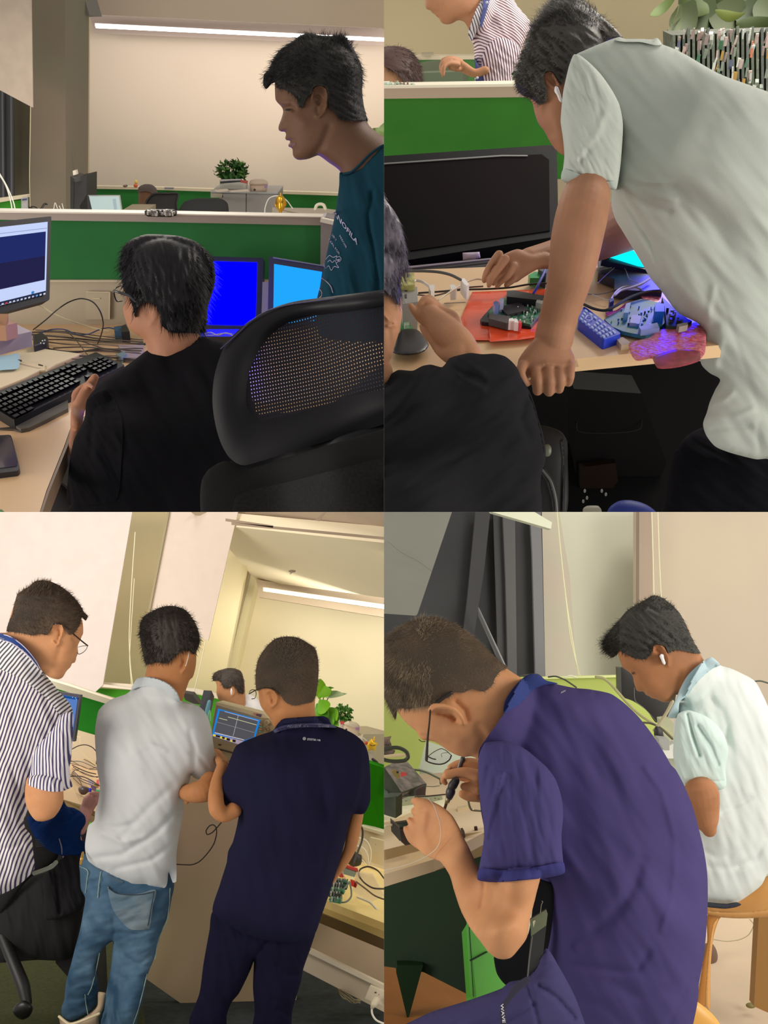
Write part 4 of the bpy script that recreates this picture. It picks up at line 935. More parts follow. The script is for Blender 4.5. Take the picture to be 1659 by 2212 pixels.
# head behind rail
SH = 3.5
hd = inflate(Z('E', -120,500, -40,430, 60,410, 150,430, 240,480, 290,560, 310,680, 320,800, 280,900, -120,900), SH, T=.09)
ps = mk('person', hd, mat('skin_light_two', 'b98c68', **SKIN), None, 'person with short brown hair seated behind the screen, only bowed head showing', 'person', remesh=.003)
ho = Z('E', -140,480, -60,420, 20,400, 80,396, 160,405, 230,440, 280,500, 310,570, 325,640, 330,750, 300,860, 200,860, 180,760, 150,690, 110,640, 60,600, 0,575, -60,560, -140,560)
hr = inflate(ho, SH, T=.02, base=hd.surf, off=.01, folds=(.004, 8, 20))
mk('hair', [hr, strands(hr.surf, ho, 2200, lambda x, y: ((x-835)/60, .3+(y-100)/60), 12, .8, lift=.15)], mat('hair_brown_far', '4c3630', rough=.6), ps)
# striped shirt person
SS = 3.1
fo = Z('E', 300,-60, 345,-10, 352,40, 362,78, 385,86, 402,92, 412,112, 440,125, 450,142, 472,156, 490,192, 530,211, 580,206, 640,176, 690,190, 722,240, 742,280, 800,290, 900,200, 930,-60, 800,-160, 400,-160)
hd = inflate(fo, SS, T=.09, relief=[(Z('E', 640,178, 760,120, 850,0), 6, .006), (Z('E', 400,96, 470,100), 2, .004)], s=2.2)
hnd = merge(limb([(1048,152,3.0,9),(1025,158,3.0,9),(1000,145,3.0,11),(985,138,3.0,11)], 14), limb([(992,134,2.98,7),(975,128,2.96,6),(958,133,2.95,5.5),(953,145,2.95,5),(955,158,2.95,4.5)], 10),
            limb([(990,140,2.97,6),(972,137,2.95,5.5),(960,143,2.94,5),(957,163,2.94,4)], 10), limb([(995,134,2.99,7),(983,128,2.98,6),(966,126,2.97,5),(956,130,2.97,4.5)], 10), limb([(1000,148,3.0,6),(985,150,2.98,5),(972,147,2.96,4.5)], 10))
core = merge(corel([(1050,60,3.15,40),(1070,150,3.15,60)]), limb([(1045,153,3.02,8),(1062,160,3.10,10),(1072,150,3.2,12)], 10))
ps = mk('person', [hd, hnd, core], mat('skin_peach_two', 'b98563', **SKIN), None, 'person in striped shirt with blue lanyard, chin and pinching hand showing above the screen', 'person', remesh=.003)
ST = stripes('shirt_stripe_fine', 'efdce0', '6b5560', 60, .008, .38, warp=.01)
ST2 = stripes('shirt_stripe_sleeve', 'ead6dd', '5d4a58', 8, .008, .42, warp=.008)
so = Z('E', 870,-60, 850,0, 800,70, 760,170, 726,290, 750,350, 772,385, 780,500, 790,600, 797,900, 1120,900, 1110,640, 1170,480, 1250,290, 1262,190, 1200,110, 1150,50, 1080,-60)
sh = inflate(so, SS+.03, T=.13, k=.7, folds=(.010, 14, 60), base=hd.surf, off=.014)
mk('shirt', sh, ST, ps)
slo = Z('E', 850,480, 900,380, 980,325, 1080,340, 1160,400, 1180,470, 1150,560, 1110,640, 1115,900, 860,900, 858,700, 840,600)
mk('sleeve', inflate(slo, SS-.05, T=.08, k=.8, base=sh.surf, off=.004, folds=(.006, 8, 50)), ST2, ps)
mk('collar', inflate(Z('E', 850,-10, 900,-10, 850,160, 800,270, 750,355, 726,290, 765,160, 800,70), SS-.02, T=.02, base=[sh.surf, hd.surf], off=.006), stripes('shirt_stripe_collar', 'e9dfe4', '4c5560', 25, .008, .35), ps)
mlan = mat('lanyard_blue', '4b5490', rough=.6)
la = mk('lanyard', [inflate(Z('E', 860,-20, 910,-20, 885,100, 855,200, 840,240, 830,180, 850,80), SS-.06, T=.003, k=.2, base=sh.surf, off=.012), inflate(Z('E', 780,500, 800,540, 845,600, 862,700, 865,860, 795,860, 790,620), SS-.06, T=.003, k=.2, base=sh.surf, off=.012)], mlan, ps)
mk('lanyard_button', [ellipsoid(P(1052, 5, 2.93), .004, .002, .004), ellipsoid(P(1031, 168, 2.93), .004, .002, .004)], mat('button_white', 'c8cbe0'), la)
# near green screen
WN2 = V2(1000, 330, 2.75)
sc = empty('desk_screen', WN2.pt(1000, 330), 'near green desk screen with cream rail above the big black monitor', 'desk screen')
mk('upper_panel', slabpl(pairs(780,212, 1560,200, 1560,420, 780,420), WN2, .03), fabric('green_felt_two', '3c7a30', var=.12, vs=3), sc, smooth=False)
mk('top_rail', slabpl(pairs(780,190, 1560,178, 1560,205, 780,214), WN2, .05, off=.008), mat('rail_beige_two', 'b3a08a', rough=.5), sc, smooth=False)
mk('rail_edge', slabpl(pairs(780,186, 1110,181, 1560,174, 1560,180, 1110,187, 780,192), WN2, .055, off=.012), mat('rail_ivory', 'ece6d0', rough=.4), sc, smooth=False)
mk('lower_panel', slabpl(pairs(1100,388, 1560,384, 1560,560, 1100,560), WN2, .03, off=.005), mat('beige_panel_two', 'a89a7c', rough=.6), sc, smooth=False)
cs = empty('circuit_board', P(860, 188, 2.68), 'dark green bare circuit board lying on the near cream rail', 'circuit board')
mk('board', [slab([(780,180,2.68),(888,182,2.68),(897,186,2.66),(880,191,2.66),(780,187,2.66)], .015)], mat('pcb_dark', '2f4438', rough=.5), cs, smooth=False)
rr = random.Random(8)
for i in range(22):
    x = 828+rr.random()*66; y = 173+rr.random()*9+(2 if x > 880 else 0)
    mk('component', slab([(x,y,2.665),(x+rr.uniform(2,8),y-.3,2.665),(x+rr.uniform(2,7),y+3,2.66),(x,y+2.5,2.66)], .006), mat(['comp_mint','comp_pale','comp_brown'][i%3], ['b7d0bb','d9ddcf','8a7668'][i%3], rough=.3), cs, smooth=False)
# big black monitor
VM2 = plane3((830,400,2.2), (1190,380,2.3), (1000,560,2.14))
mo = empty('monitor', P(1020, 590, 2.2), 'large switched off black monitor filling the desk behind the hands', 'monitor')
mk('bezel', slabpl(roundcorners(pairs(740,343, 1190,313, 1203,320, 1206,475, 1194,512, 740,584), 8), VM2, .05), mat('bezel_black_two', '101113', rough=.6, spec=.12), mo, smooth=False)
mk('screen', slabpl(pairs(740,356, 1170,333, 1186,345, 1188,498, 740,562), VM2, .003, off=.002), mat('screen_off', '0d0c0e', rough=.7, spec=.04, col2='150b0c', vs=3), mo, smooth=False)
mk('bezel_line', slabpl(pairs(740,358, 1085,334.5, 1140,335, 1140,337, 1085,337, 740,360.5), VM2, .002, off=.004), mat('line_grey', '6d6f6c', rough=.4), mo, smooth=False)
mk('lower_line', slabpl(pairs(880,575, 1062,557, 1062,560, 880,579), VM2, .004, off=.006), mat('line_silver', '8c8388', rough=.3), mo, smooth=False)
mk('base', [slab([(870,582,2.12),(1210,545,2.2),(1215,640,2.02),(860,650,1.95)], .1)], mat('stand_black', '191516', rough=.6), mo, smooth=False)
wa = mk('white_adapter', inflate(pairs(999,546, 1036,544, 1038,557, 1022,561, 1000,562), 2.09, T=.02, sharp=True), mat('adapter_white', 'b9a9b9', rough=.4), None, 'small white adapter clipped on the lower edge of the big black monitor', 'adapter')
# desk
dsk = mk('desk', onplane(pairs(700,590, 1500,560, 1560,640, 1560,745, 1245,775, 1180,795, 1000,830, 700,880), DK2, -.022, 0), mat('desk_wood_two', 'e0bd90', rough=.35, var=.05, vs=4), None, 'light wood desk with boards, bubble wrap and cables on it', 'desk', smooth=False)
mk('edge_band', [prismw([DK2.pt(700,880), DK2.pt(1000,830), DK2.pt(1180,795), DK2.pt(1245,775), DK2.pt(1560,745), DK2.pt(1560,745,-.034), DK2.pt(1245,775,-.034), DK2.pt(1180,795,-.034), DK2.pt(1000,830,-.034), DK2.pt(700,880,-.034)], Vector((0,.004,0)))], mat('edge_wood_two', 'a8895f', rough=.5), dsk, smooth=False)
# orange bag
morg = mat('antistatic_orange', 'e8552c', rough=.2, spec=.7, var=.12, vs=12, bump=.5, bs=60)
bg = mk('antistatic_bag', [inflate(Z('G', 760,310, 1000,300, 1420,285, 1460,300, 1400,640, 1310,715, 1180,725, 915,740, 905,728, 690,725, 665,600, 665,530), lambda Q: np.array([DK2.pt(x, y, .004).y for x, y in Q]), T=.0025, k=.4, s=4, sharp=True, folds=(.0016, 16, -5))], morg, None, 'shiny orange antistatic bag spread on the desk under the open board', 'bag')
mk('flap', inflate(Z('G', 905,600, 1330,640, 1310,700, 1180,722, 915,742), lambda Q: np.array([DK2.pt(x, y, .009).y for x, y in Q]), T=.002, k=.4, s=4, sharp=True, folds=(.0016, 10, -5)), mat('antistatic_orange2', 'f0522a', rough=.15, spec=.8, bump=.4, bs=60), bg)
# open device with board
bd = empty('circuit_board', DK2.pt(1110, 690), 'open black tray holding a green board with black square, on the orange bag', 'circuit board')
mk('tray', onplane(Z('G', 830,545, 850,520, 960,400, 1060,370, 1060,300, 1120,295, 1400,350, 1405,400, 1370,480, 1270,600, 1200,598, 880,572, 840,565), DK2, .003, .012), mat('tray_black', '17171c', rough=.4), bd, smooth=False, bevel=.001)
PC = Z('G', 1060,350, 1390,385, 1270,590, 890,505)
PCQ = [PC[0], PC[1], PC[2], PC[3]]
mk('green_board', onplane(Z('G', 1000,380, 1060,350, 1385,385, 1380,440, 1265,592, 1090,545, 895,490, 940,430), DK2, .012, .016), mat('pcb_green', '2f7350', rough=.4, var=.5, vs=140), bd, smooth=False)
mk('heat_pad', onplane(Z('G', 990,440, 1170,395, 1245,465, 1065,505), DK2, .016, .021), mat('pad_black', '25202a', rough=.7), bd, smooth=False)
mk('pad_dot', ellipsoid(DK2.pt(1118.7, 662.6, .022), .0012, .0012, .001), mat('dot_white', 'dedede'), bd)
mk('back_wall', onplane(Z('G', 1060,300, 1120,295, 1400,345, 1400,390, 1330,380, 1060,350), DK2, .012, .03), mat('tray_black', '17171c', rough=.4), bd, smooth=False)
mk('dark_bracket', onplane(Z('G', 905,495, 1090,520, 1090,575, 1060,580, 905,540), DK2, .012, .024), mat('bracket_dark', '3a3536', rough=.5), bd, smooth=False)
mk('port', onplane(Z('G', 1325,365, 1385,375, 1370,415, 1310,400), DK2, .016, .03), mat('port_silver', 'a3a69f', rough=.3, metal=.4), bd, smooth=False)
mk('blue_capacitor', onplane(Z('G', 940,400, 965,385, 990,400, 990,430, 960,440), DK2, .016, .032), mat('cap_blue', '6878b8', rough=.3), bd, smooth=False)
mk('white_capacitor', onplane(Z('G', 990,375, 1015,360, 1035,375, 1030,400, 1000,400), DK2, .016, .034), mat('cap_lilac', 'b6b8dc', rough=.3), bd, smooth=False)
mk('white_plug', onplane(Z('G', 1080,540, 1110,535, 1130,560, 1075,560), DK2, .012, .028), mat('plug_white', 'e9e4e4'), bd, smooth=False)
mk('red_jack', onplane(Z('G', 1155,560, 1180,555, 1190,578, 1160,580), DK2, .012, .026), mat('jack_red', 'c23340'), bd, smooth=False)
mk('white_jack', onplane(Z('G', 1120,545, 1150,545, 1160,575, 1125,572), DK2, .012, .027), mat('plug_white', 'e9e4e4'), bd, smooth=False)
mcmp = [mat('cmp_'+c, c, rough=.35) for c in ('c9d8cc', '1c2a30', 'a8c4c8', '7fa08c', 'd7dee4')]
for i in range(46):
    u, v = rr.random(), rr.random()
    x, y = bil(Z('G', 1190,450, 1370,420, 1260,580, 1110,535), u, v) if i < 34 else bil(Z('G', 1080,375, 1300,400, 1290,440, 1200,400), u, v)
    w = rr.uniform(1.2, 3)
    mk('component', onplane([(x,y),(x+w,y+.3),(x+w-.6,y+w*.8),(x-.6,y+w*.7)], DK2, .016, .018+.003*rr.random()), mcmp[i % 5], bd, smooth=False)
# blue remote
RM = Z('H', 65,430, 390,670, 235,722, 10,545)
rm = empty('remote_control', DK2.pt(1295, 705), 'blue lit remote control with rows of buttons lying on the desk', 'remote control')
mk('body', onplane(roundcorners(RM, 5), DK2, .0, .018), mat('remote_blue', '1438c8', rough=.35), rm, smooth=False, bevel=.002)
mk('ring', limb([(p[0], p[1], DK2.pt(p[0], p[1], .021).y, .9) for p in Z('H', 80,540, 95,515, 125,520, 135,545, 110,555)], 6, closed=True), mat('ring_white', 'c9d4f0', rough=.2), rm)
for i in range(7):
    for j in range(4):
        if i in (1, 2) and j in (1, 2): continue
        q = bq([RM[0], RM[1], RM[2], RM[3]], .06+i*.13, .12+j*.21, .13+i*.13, .22+j*.21)
        mk('button', onplane(q, DK2, .018, .0205), mat('button_pale', '9fb4e8' if True else '', rough=.4), rm, smooth=False)
# blue pcb pile
pcb2 = empty('circuit_board', DK2.pt(1380, 680), 'blue green circuit board with pale square chip beside the remote', 'circuit board')
mk('board', onplane(Z('H', 240,545, 300,510, 430,440, 480,395, 560,370, 760,410, 780,560, 720,620, 690,680, 600,690, 470,665, 400,650, 310,610), DK2, .006, .012), mat('pcb_blue', '1f6fae', rough=.4, var=.4, vs=110, col2='2f6d6a'), pcb2, smooth=False)
mk('big_chip', onplane(Z('H', 480,505, 560,515, 545,585, 460,575), DK2, .012, .018), mat('chip_lilac', '8f97d8', rough=.4), pcb2, smooth=False)
mk('port_block', onplane(Z('H', 680,410, 760,410, 760,480, 680,480), DK2, .012, .034), mat('port_blue', '1c6cf0', rough=.3), pcb2, smooth=False)
mk('ribbon', onplane(Z('H', 540,610, 700,575, 720,625, 560,640), DK2, .012, .022), mat('ribbon_blue', '7f8fd0', rough=.4), pcb2, smooth=False)
mk('shield', onplane(Z('H', 430,410, 470,400, 450,490, 410,490), DK2, .012, .026), mat('shield_blue', '6f9ed8', rough=.3), pcb2, smooth=False)
for i in range(40):
    x, y = bil(Z('H', 400,420, 760,420, 760,600, 300,560), rr.random(), rr.random()); w = rr.uniform(1.5, 4.5)
    mk('component', onplane([(x,y),(x+w,y+.3),(x+w-.6,y+w*.7),(x-.6,y+w*.6)], DK2, .012, .014+.004*rr.random()), [mat('cb_'+c, c, rough=.35) for c in ('3f86f0', '11224c', '8fb8f0', '1d4fb0', '2e7f7a')][i % 5], pcb2, smooth=False)
pcb3 = empty('circuit_board', DK2.pt(1450, 665), 'dark green circuit board partly hidden by the pale polo shirt', 'circuit board')
mk('board', onplane(Z('H', 740,350, 880,480, 960,540, 1000,560, 900,610, 780,600, 760,420), DK2, .004, .02), mat('pcb_darkgreen', '27403c', rough=.5, var=.4, vs=100), pcb3, smooth=False)
for i in range(18):
    x, y = bil(Z('H', 760,380, 860,460, 940,600, 790,590), rr.random(), rr.random()); w = rr.uniform(2, 7)
    mk('component', onplane([(x,y),(x+w,y+.5),(x+w-1,y+w*.6),(x-1,y+w*.5)], DK2, .02, .028), [mat('cd_'+c, c, rough=.35) for c in ('1a2226', '3f5f58', '7f8f9f', '16161c')][i % 4], pcb3, smooth=False)
# bubble wrap
mbw = mat('bubble_pink', 'cf4456', rough=.18, spec=.8, col2='e08a9a', vs=160, bump=1.0, bs=140)
bw = mk('bubble_wrap', [inflate(Z('H', 455,760, 640,700, 700,640, 900,620, 1030,570, 1110,620, 1110,840, 1060,905, 850,965, 700,968, 660,890, 510,900), lambda Q: np.array([DK2.pt(x, y, .014).y for x, y in Q]), T=.012, k=.5, s=3, folds=(.005, 10, -10))], mbw, None, 'pink bubble wrap hanging over the desk edge beside the pale shirt', 'bubble wrap')
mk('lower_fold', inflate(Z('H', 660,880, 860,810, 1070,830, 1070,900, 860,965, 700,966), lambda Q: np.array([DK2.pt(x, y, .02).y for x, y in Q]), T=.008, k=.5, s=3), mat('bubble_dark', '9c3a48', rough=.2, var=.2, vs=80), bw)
mk('bubble_wrap', inflate(Z('H', 560,350, 640,325, 740,330, 720,390, 640,405), lambda Q: np.array([DK2.pt(x, y, .01).y for x, y in Q]), T=.01, k=.5, s=3), mbw, None, 'small piece of pink bubble wrap behind the blue board', 'bubble wrap')
mk('bubble_wrap', inflate(Z('H', 250,490, 340,470, 400,430, 440,400, 430,440, 330,500, 270,520), lambda Q: np.array([DK2.pt(x, y, .004).y for x, y in Q]), T=.006, k=.5, s=3), mat('bubble_violet', 'a43a9a', rough=.2, var=.3, vs=90), None, 'violet lit scrap of wrap between remote and blue board', 'bubble wrap')
mk('flat_connector', onplane(Z('H', 350,720, 400,700, 470,745, 450,760, 390,770), DK2, .0, .01), mat('conn_cream', 'c9b79a'), None, 'cream connector by the lower end of the blue remote', 'connector', smooth=False)
mk('grey_sticker', onplane(Z('H', 870,590, 960,570, 965,595, 890,612), DK2, .02, .03), mat('sticker_grey', '8f8680'), None, 'grey flat label piece beside the pink bubble wrap', 'label', smooth=False)
# cables
mgrc = mat('cable_grey', '8a8580', rough=.4); mwc = mat('cable_white', 'd9d5d0', rough=.4); mbk = mat('cable_black', '1d1b1c', rough=.4)
def dc(nm, pts, r, m, lab, h=.01, grp=None): return mk(nm, cable(pts, r, DK2, h), m, None, lab, 'cable', group=grp)
dc('thick_cable', Z('H', 70,420, 150,455, 250,470, 340,430, 440,370, 540,330, 650,305, 740,300), 3.4, mbk, 'thick black cable looping above the blue remote', .022)
dc('white_cable', Z('H', 330,340, 380,300, 480,270, 560,240, 640,190), 3.0, mat('cable_lilac', 'b3a8c8', rough=.4), 'thick pale cable running up towards the pale shirt', .03)
dc('grey_cable', Z('H', 300,370, 340,310, 400,270, 480,262, 560,290), 1.8, mgrc, 'thin grey cable looping with a blue plug', .02)
mk('blue_plug', onplane(Z('H', 285,365, 320,355, 325,385, 290,400), DK2, .0, .02), mat('plug_bluedark', '2a3f9a'), None, 'dark blue plug on the grey looped cable', 'plug', smooth=False)
dc('cable_pair', Z('H', 110,320, 180,350, 250,375, 290,380), 1.4, mwc, 'pale cable behind the blue remote')
dc('cable_pair', Z('H', 100,330, 200,330, 330,300, 420,290), 1.4, mgrc, 'grey cable behind the blue remote')
dc('thick_cable', Z('G', 300,320, 450,310, 700,290, 900,285, 1100,270, 1250,245, 1420,235), 2.2, mat('cable_dark', '2f2625', rough=.4), 'dark cable lying along the top edge of the orange bag', .02)
dc('thin_cable', Z('G', 290,335, 420,345, 560,310, 700,275, 850,262), 1.8, mat('cable_brownish', '5b4a44'), 'brownish cable along the monitor foot', .02)
dc('usb_cable', Z('G', 470,380, 540,330, 640,265, 720,220, 800,200, 850,205), 2.0, mat('cable_cream2', 'c6b99c'), 'cream cable running under the reaching hand', .03)
dc('thick_cable', Z('G', 200,130, 350,130, 480,140, 580,165, 660,205), 3.2, mat('cable_grey_dim', '4c4a48'), 'grey cable curving over the monitor foot to a white plug', .06)
mk('white_plug', onplane(Z('G', 660,200, 690,190, 735,245, 715,258, 690,240), DK2, .03, .055), mat('plug_white', 'e9e4e4'), None, 'white plug at the end of the grey curved cable', 'plug', smooth=False)
mk('white_plug', [onplane(Z('G', 385,255, 430,245, 435,270, 405,305, 395,290), DK2, .02, .05), cable(Z('G', 235,245, 270,215, 320,220, 390,265), 3.2, DK2, .04)], mat('plug_white2', 'cfcac4'), None, 'bent white plug and lead beside the grey socket box', 'plug', smooth=False)
mk('white_clip', onplane(Z('G', 568,250, 600,245, 630,270, 620,285, 575,290), DK2, .01, .03), mat('plug_white2', 'cfcac4'), None, 'small white clip on the cables below the monitor', 'clip', smooth=False)
dc('blue_cable', Z('G', 1400,90, 1380,150, 1350,210, 1310,290, 1290,320), 3.0, mat('cable_vividblue', '2c2fa8'), 'blue cable plugged into the open black tray', .03)
dc('grey_lead', Z('G', 520,410, 600,405, 700,400), 1.0, mgrc, 'thin grey lead lying left of the orange bag')
dc('grey_lead', Z('G', 160,465, 200,468, 230,480), 1.0, mgrc, 'short dark lead in front of the grey socket box')
mk('green_module', [onplane(Z('G', 1245,165, 1300,135, 1370,140, 1340,190, 1260,190), DK2, .006, .022)], mat('module_green', '2f9a58', rough=.3), None, 'small bright green module behind the open tray', 'circuit board', smooth=False)
mk('dark_module', [onplane(Z('G', 1330,115, 1400,90, 1425,110, 1400,150), DK2, .0, .03)], mat('module_dark', '3c4a48', rough=.5), None, 'dark small module behind the bright green one', 'module', smooth=False)
# socket box and pcb left
sb = mk('socket_box', [onplane(Z('G', 140,270, 285,265, 290,395, 160,415), DK2, .0, .05)], mat('box_grey', '8f8c86', rough=.5), None, 'grey metal box with slots behind the seated man', 'box', smooth=False)
mk('yellow_top', onplane(Z('G', 135,150, 260,145, 265,250, 140,255), DK2, .04, .06), mat('box_olive', 'a09a5a', rough=.5, var=.4, vs=60), sb, smooth=False)
for q in (Z('G', 178,270, 200,270, 200,300, 178,300), Z('G', 175,330, 195,328, 195,358, 180,358)):
    mk('slot', onplane(q, DK2, .05, .0515), mat('slot_dark', '2a2424'), sb, smooth=False)
gp = mk('circuit_board', onplane(Z('G', 150,518, 225,515, 238,600, 140,630), DK2, .0, .01), mat('pcb_lightgreen', '3f9a68', rough=.4, var=.3, vs=80), None, 'small light green board between the seated man and the mouse', 'circuit board', smooth=False)
mk('chip', onplane(Z('G', 165,545, 215,545, 215,595, 175,598), DK2, .01, .018), mat('chip_pale', 'a9c4a4'), gp, smooth=False)
ms = inflate(Z('G', 70,830, 90,760, 120,680, 150,640, 220,628, 290,640, 340,690, 385,770, 350,820, 280,850, 180,858, 110,848), lambda Q: np.array([DK2.pt(x, y, .012).y for x, y in Q]), T=.03, k=.9)
mk('computer_mouse', ms, mat('mouse_black', '1c1718', rough=.35, spec=.4), None, 'glossy black computer mouse on the desk by the seated man', 'mouse')
# cyan laptop behind
lp = empty('laptop', DK2.pt(1340, 600), 'laptop with glowing cyan screen corner beside the leaning mans shirt', 'laptop')
LP2 = plane3((1300,560,1.95), (1390,570,1.95), (1360,530,2.0))
mk('screen', slabpl(Z('F', 290,2214, 360,2190, 450,2143, 500,2170, 530,2212, 620,2300, 540,2290, 300,2215), LP2, .004, off=.003), mat('screen_aqua', '00f0ff', emit='08e8ff', es=1.5), lp, smooth=False)
mk('lid', slabpl(pairs(1300,553, 1345,533, 1370,535, 1440,600, 1395,582, 1300,562), LP2, .012), mat('lid_navy2', '1c2040', rough=.3), lp, smooth=False)
mk('base', onplane(Z('H', 190,10, 330,10, 560,70, 740,310, 560,300, 330,290, 330,200, 190,150), DK2, .004, .02), mat('base_navy', '28243f', rough=.4), lp, smooth=False)
for q in (Z('H', 330,100, 240,180, 180,240), Z('H', 350,90, 250,110, 180,125), Z('H', 400,80, 430,130, 460,200, 540,235)):
    dc('thin_lead', q, .8, mgrc, 'thin lead draped over the dark laptop base', .024, 'thin leads over the laptop base')
mblue = mat('screen_blue_strong', '0000ff', emit='0a10ff', es=30.0)
hm = empty('monitor', P(1480, 560, 2.0), 'blue lit monitor hidden behind the leaning man, edge glowing beside his arm', 'monitor')
HP = Plane(P(1470, 520, 2.05), Vector((.45, .85, .25)))
mk('casing', slabpl(pairs(1400,430, 1570,430, 1570,570, 1415,570), HP, .03), mat('bezel_black_two', '25272a'), hm, smooth=False)
mk('screen', slabpl(pairs(1408,436, 1562,436, 1562,562, 1420,562), HP, .004, off=.004), mblue, hm, smooth=False)
# under the desk
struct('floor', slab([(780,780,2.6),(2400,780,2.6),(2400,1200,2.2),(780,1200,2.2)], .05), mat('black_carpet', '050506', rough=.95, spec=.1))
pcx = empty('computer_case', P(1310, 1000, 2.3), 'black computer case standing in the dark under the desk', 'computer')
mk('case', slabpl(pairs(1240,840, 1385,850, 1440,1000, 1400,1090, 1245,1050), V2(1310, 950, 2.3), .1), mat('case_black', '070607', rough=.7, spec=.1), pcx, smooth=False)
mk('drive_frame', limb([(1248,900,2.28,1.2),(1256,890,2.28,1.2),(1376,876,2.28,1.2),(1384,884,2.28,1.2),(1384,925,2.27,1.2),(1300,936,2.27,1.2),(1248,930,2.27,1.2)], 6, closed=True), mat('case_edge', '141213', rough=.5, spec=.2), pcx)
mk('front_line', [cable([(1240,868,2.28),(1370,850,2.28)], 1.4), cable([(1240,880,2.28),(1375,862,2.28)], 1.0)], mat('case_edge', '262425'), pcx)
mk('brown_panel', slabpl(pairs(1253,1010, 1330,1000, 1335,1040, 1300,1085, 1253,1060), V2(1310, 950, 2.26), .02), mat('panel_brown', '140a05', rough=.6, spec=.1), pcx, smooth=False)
ck = empty('office_chair', P(1200, 1106, 1.75), 'dark grey plastic chair side with rounded corner below the fist', 'chair')
mk('side_shell', inflate(Z('G', 1300,1480, 1360,1465, 1440,1480, 1530,1520, 1580,1600, 1585,1750, 1560,2250, 1300,2300, 1250,1900), 1.85, T=.05, k=.4, relief=[(Z('G', 1540,1600, 1555,1750, 1540,2200), 2, -.006), (Z('G', 1370,1850, 1430,1950, 1470,2100, 1490,2300), 3, -.008)]), mat('chair_shell', '1a1a1b', rough=.5, spec=.25), ck)
mk('bolt', ellipsoid(P(1182, 973, 1.78), .008, .006, .011), mat('bolt_green', '5a5f50', rough=.4), ck)
mk('curved_arm', limb([(1172,1015,1.76,2.5),(1190,1040,1.76,2.5),(1200,1075,1.76,2.5),(1204,1120,1.76,2.5)], 8), mat('shell_edge', '4a4a4a', rough=.4), ck)
mk('white_plug', inflate(Z('H', 60,2180, 90,2160, 190,2160, 215,2190, 215,2260, 60,2260), 2.1, T=.03), mat('plug_offwhite', '8c8a7c'), None, 'pale plastic corner on the dark floor at the bottom', 'plug')
mk('blue_glow_shape', inflate(Z('H', 280,2180, 360,2120, 450,2108, 560,2130, 640,2170, 700,2230, 700,2300, 250,2300), 2.08, T=.06), mat('glow_blue', '0c2478', rough=.6), None, 'blue rounded shape standing in for a blue glow at the bottom edge', 'glow')  # blue glow put into the colour of an added rounded shape
for i, q in enumerate(((33,2030),(52,2090),(20,2120),(180,2030),(215,2060),(750,2145))):
    mk('paper_scrap', ellipsoid(P(1245+q[0]/4+10, 553+q[1]/4, 2.12), .0025, .0025, .004), mat('scrap_grey', '7a7a78'), None, 'tiny pale scrap on the dark floor under the desk', 'scrap', group='tiny scraps on the floor')

# rack of boards and plant, upper right
rk = empty('board_rack', P(1560, 200, 2.6), 'tall stack of bare green circuit boards behind the leaning mans back', 'circuit board rack')
RP = V2(1560, 120, 2.6)
mk('rack_body', slabpl(pairs(1452,76, 1560,72, 1760,66, 1760,300, 1455,260), RP, .1), mat('rack_green', '4b5240', rough=.6, var=.35, vs=60), rk, smooth=False)
rr = random.Random(21)
for i in range(20):
    x = 1453+i*10.6; t = 62+rr.uniform(-6, 14) if i > 2 else 76
    mk('board', slab([(x,t,2.57),(x+6,t-1,2.57),(x+7,260,2.5),(x+1,260,2.5)], .09), mat(['rk_a','rk_b','rk_c','rk_d'][i % 4], ['4d5b44','5b654c','3f4a3c','566052'][i % 4], rough=.6, var=.3, vs=80), rk, smooth=False)
cc = ['cbb6aa','a08c84','dfe4d8','8a9a86','d0d6cc','e07a48','c99a34','5c6688','3f7a58']
for i in range(95):
    x = 1457+rr.random()*205; y = 60+rr.random()**1.5*130
    w = rr.uniform(2, 8); h = rr.uniform(.8, 2.2) if rr.random() < .75 else rr.uniform(4, 8)
    if h > 3: w = rr.uniform(4, 9)
    ci = rr.choice([0,0,1,2,2,3,4,3,1,5,6,7,8]) if y > 80 else rr.choice([0,1,0,2,4])
    mk('component', slab([(x,y,2.5),(x+w,y-rr.uniform(-1,1),2.5),(x+w,y+h,2.49),(x,y+h,2.49)], .02), mat('rkc_'+cc[ci], cc[ci], rough=.4), rk, smooth=False)
pl2 = empty('potted_plant', P(1600, 60, 3.0), 'large leafed green plant hanging in at the top right corner', 'plant')
lv_ = [((1462,-12),(1404,34),22,'7f9a4a',3.0),((1470,40),(1442,64),8,'6f7a50',3.0),((1470,8),(1460,76),26,'6b7d45',3.02),((1500,0),(1462,80),62,'5d6e3f',3.05),
      ((1540,-10),(1500,90),70,'566a3c',3.1),((1600,-10),(1560,80),90,'5f6f42',3.1),((1650,-10),(1620,70),90,'536640',3.1),((1590,50),(1680,40),40,'627540',3.0),((1545,22),(1610,28),26,'95a64a',2.95),((1480,-20),(1530,30),60,'64783f',3.1),((1700,-20),(1640,60),80,'5b6c40',3.08),((1560,-30),(1640,50),90,'586b3f',3.12),((1530,60),(1590,90),50,'5a6a40',3.12),((1600,60),(1680,90),50,'57683e',3.13)]
for a in lv_: mk('leaf', leafg(a[0], a[1], a[2], a[4], a[4]-.05, bend=.02), mat('leaf2_'+a[3], [int(a[3][i:i+2], 16)/255*.72 for i in (0, 2, 4)], rough=.6, spec=.2), pl2)
mk('foliage', inflate(pairs(1470,-30, 1760,-30, 1760,90, 1600,95, 1500,85, 1470,60), 3.25, T=.1, folds=(.03, 14, 20)), mat('leaf_deep', '3f4a2e', rough=.6, var=.3, vs=14), pl2)
mk('stem', limb([(1466,12,2.98,1.5),(1462,30,2.98,1.3),(1452,50,2.98,1)], 6), mat('stem_olive', '6a7048'), pl2)

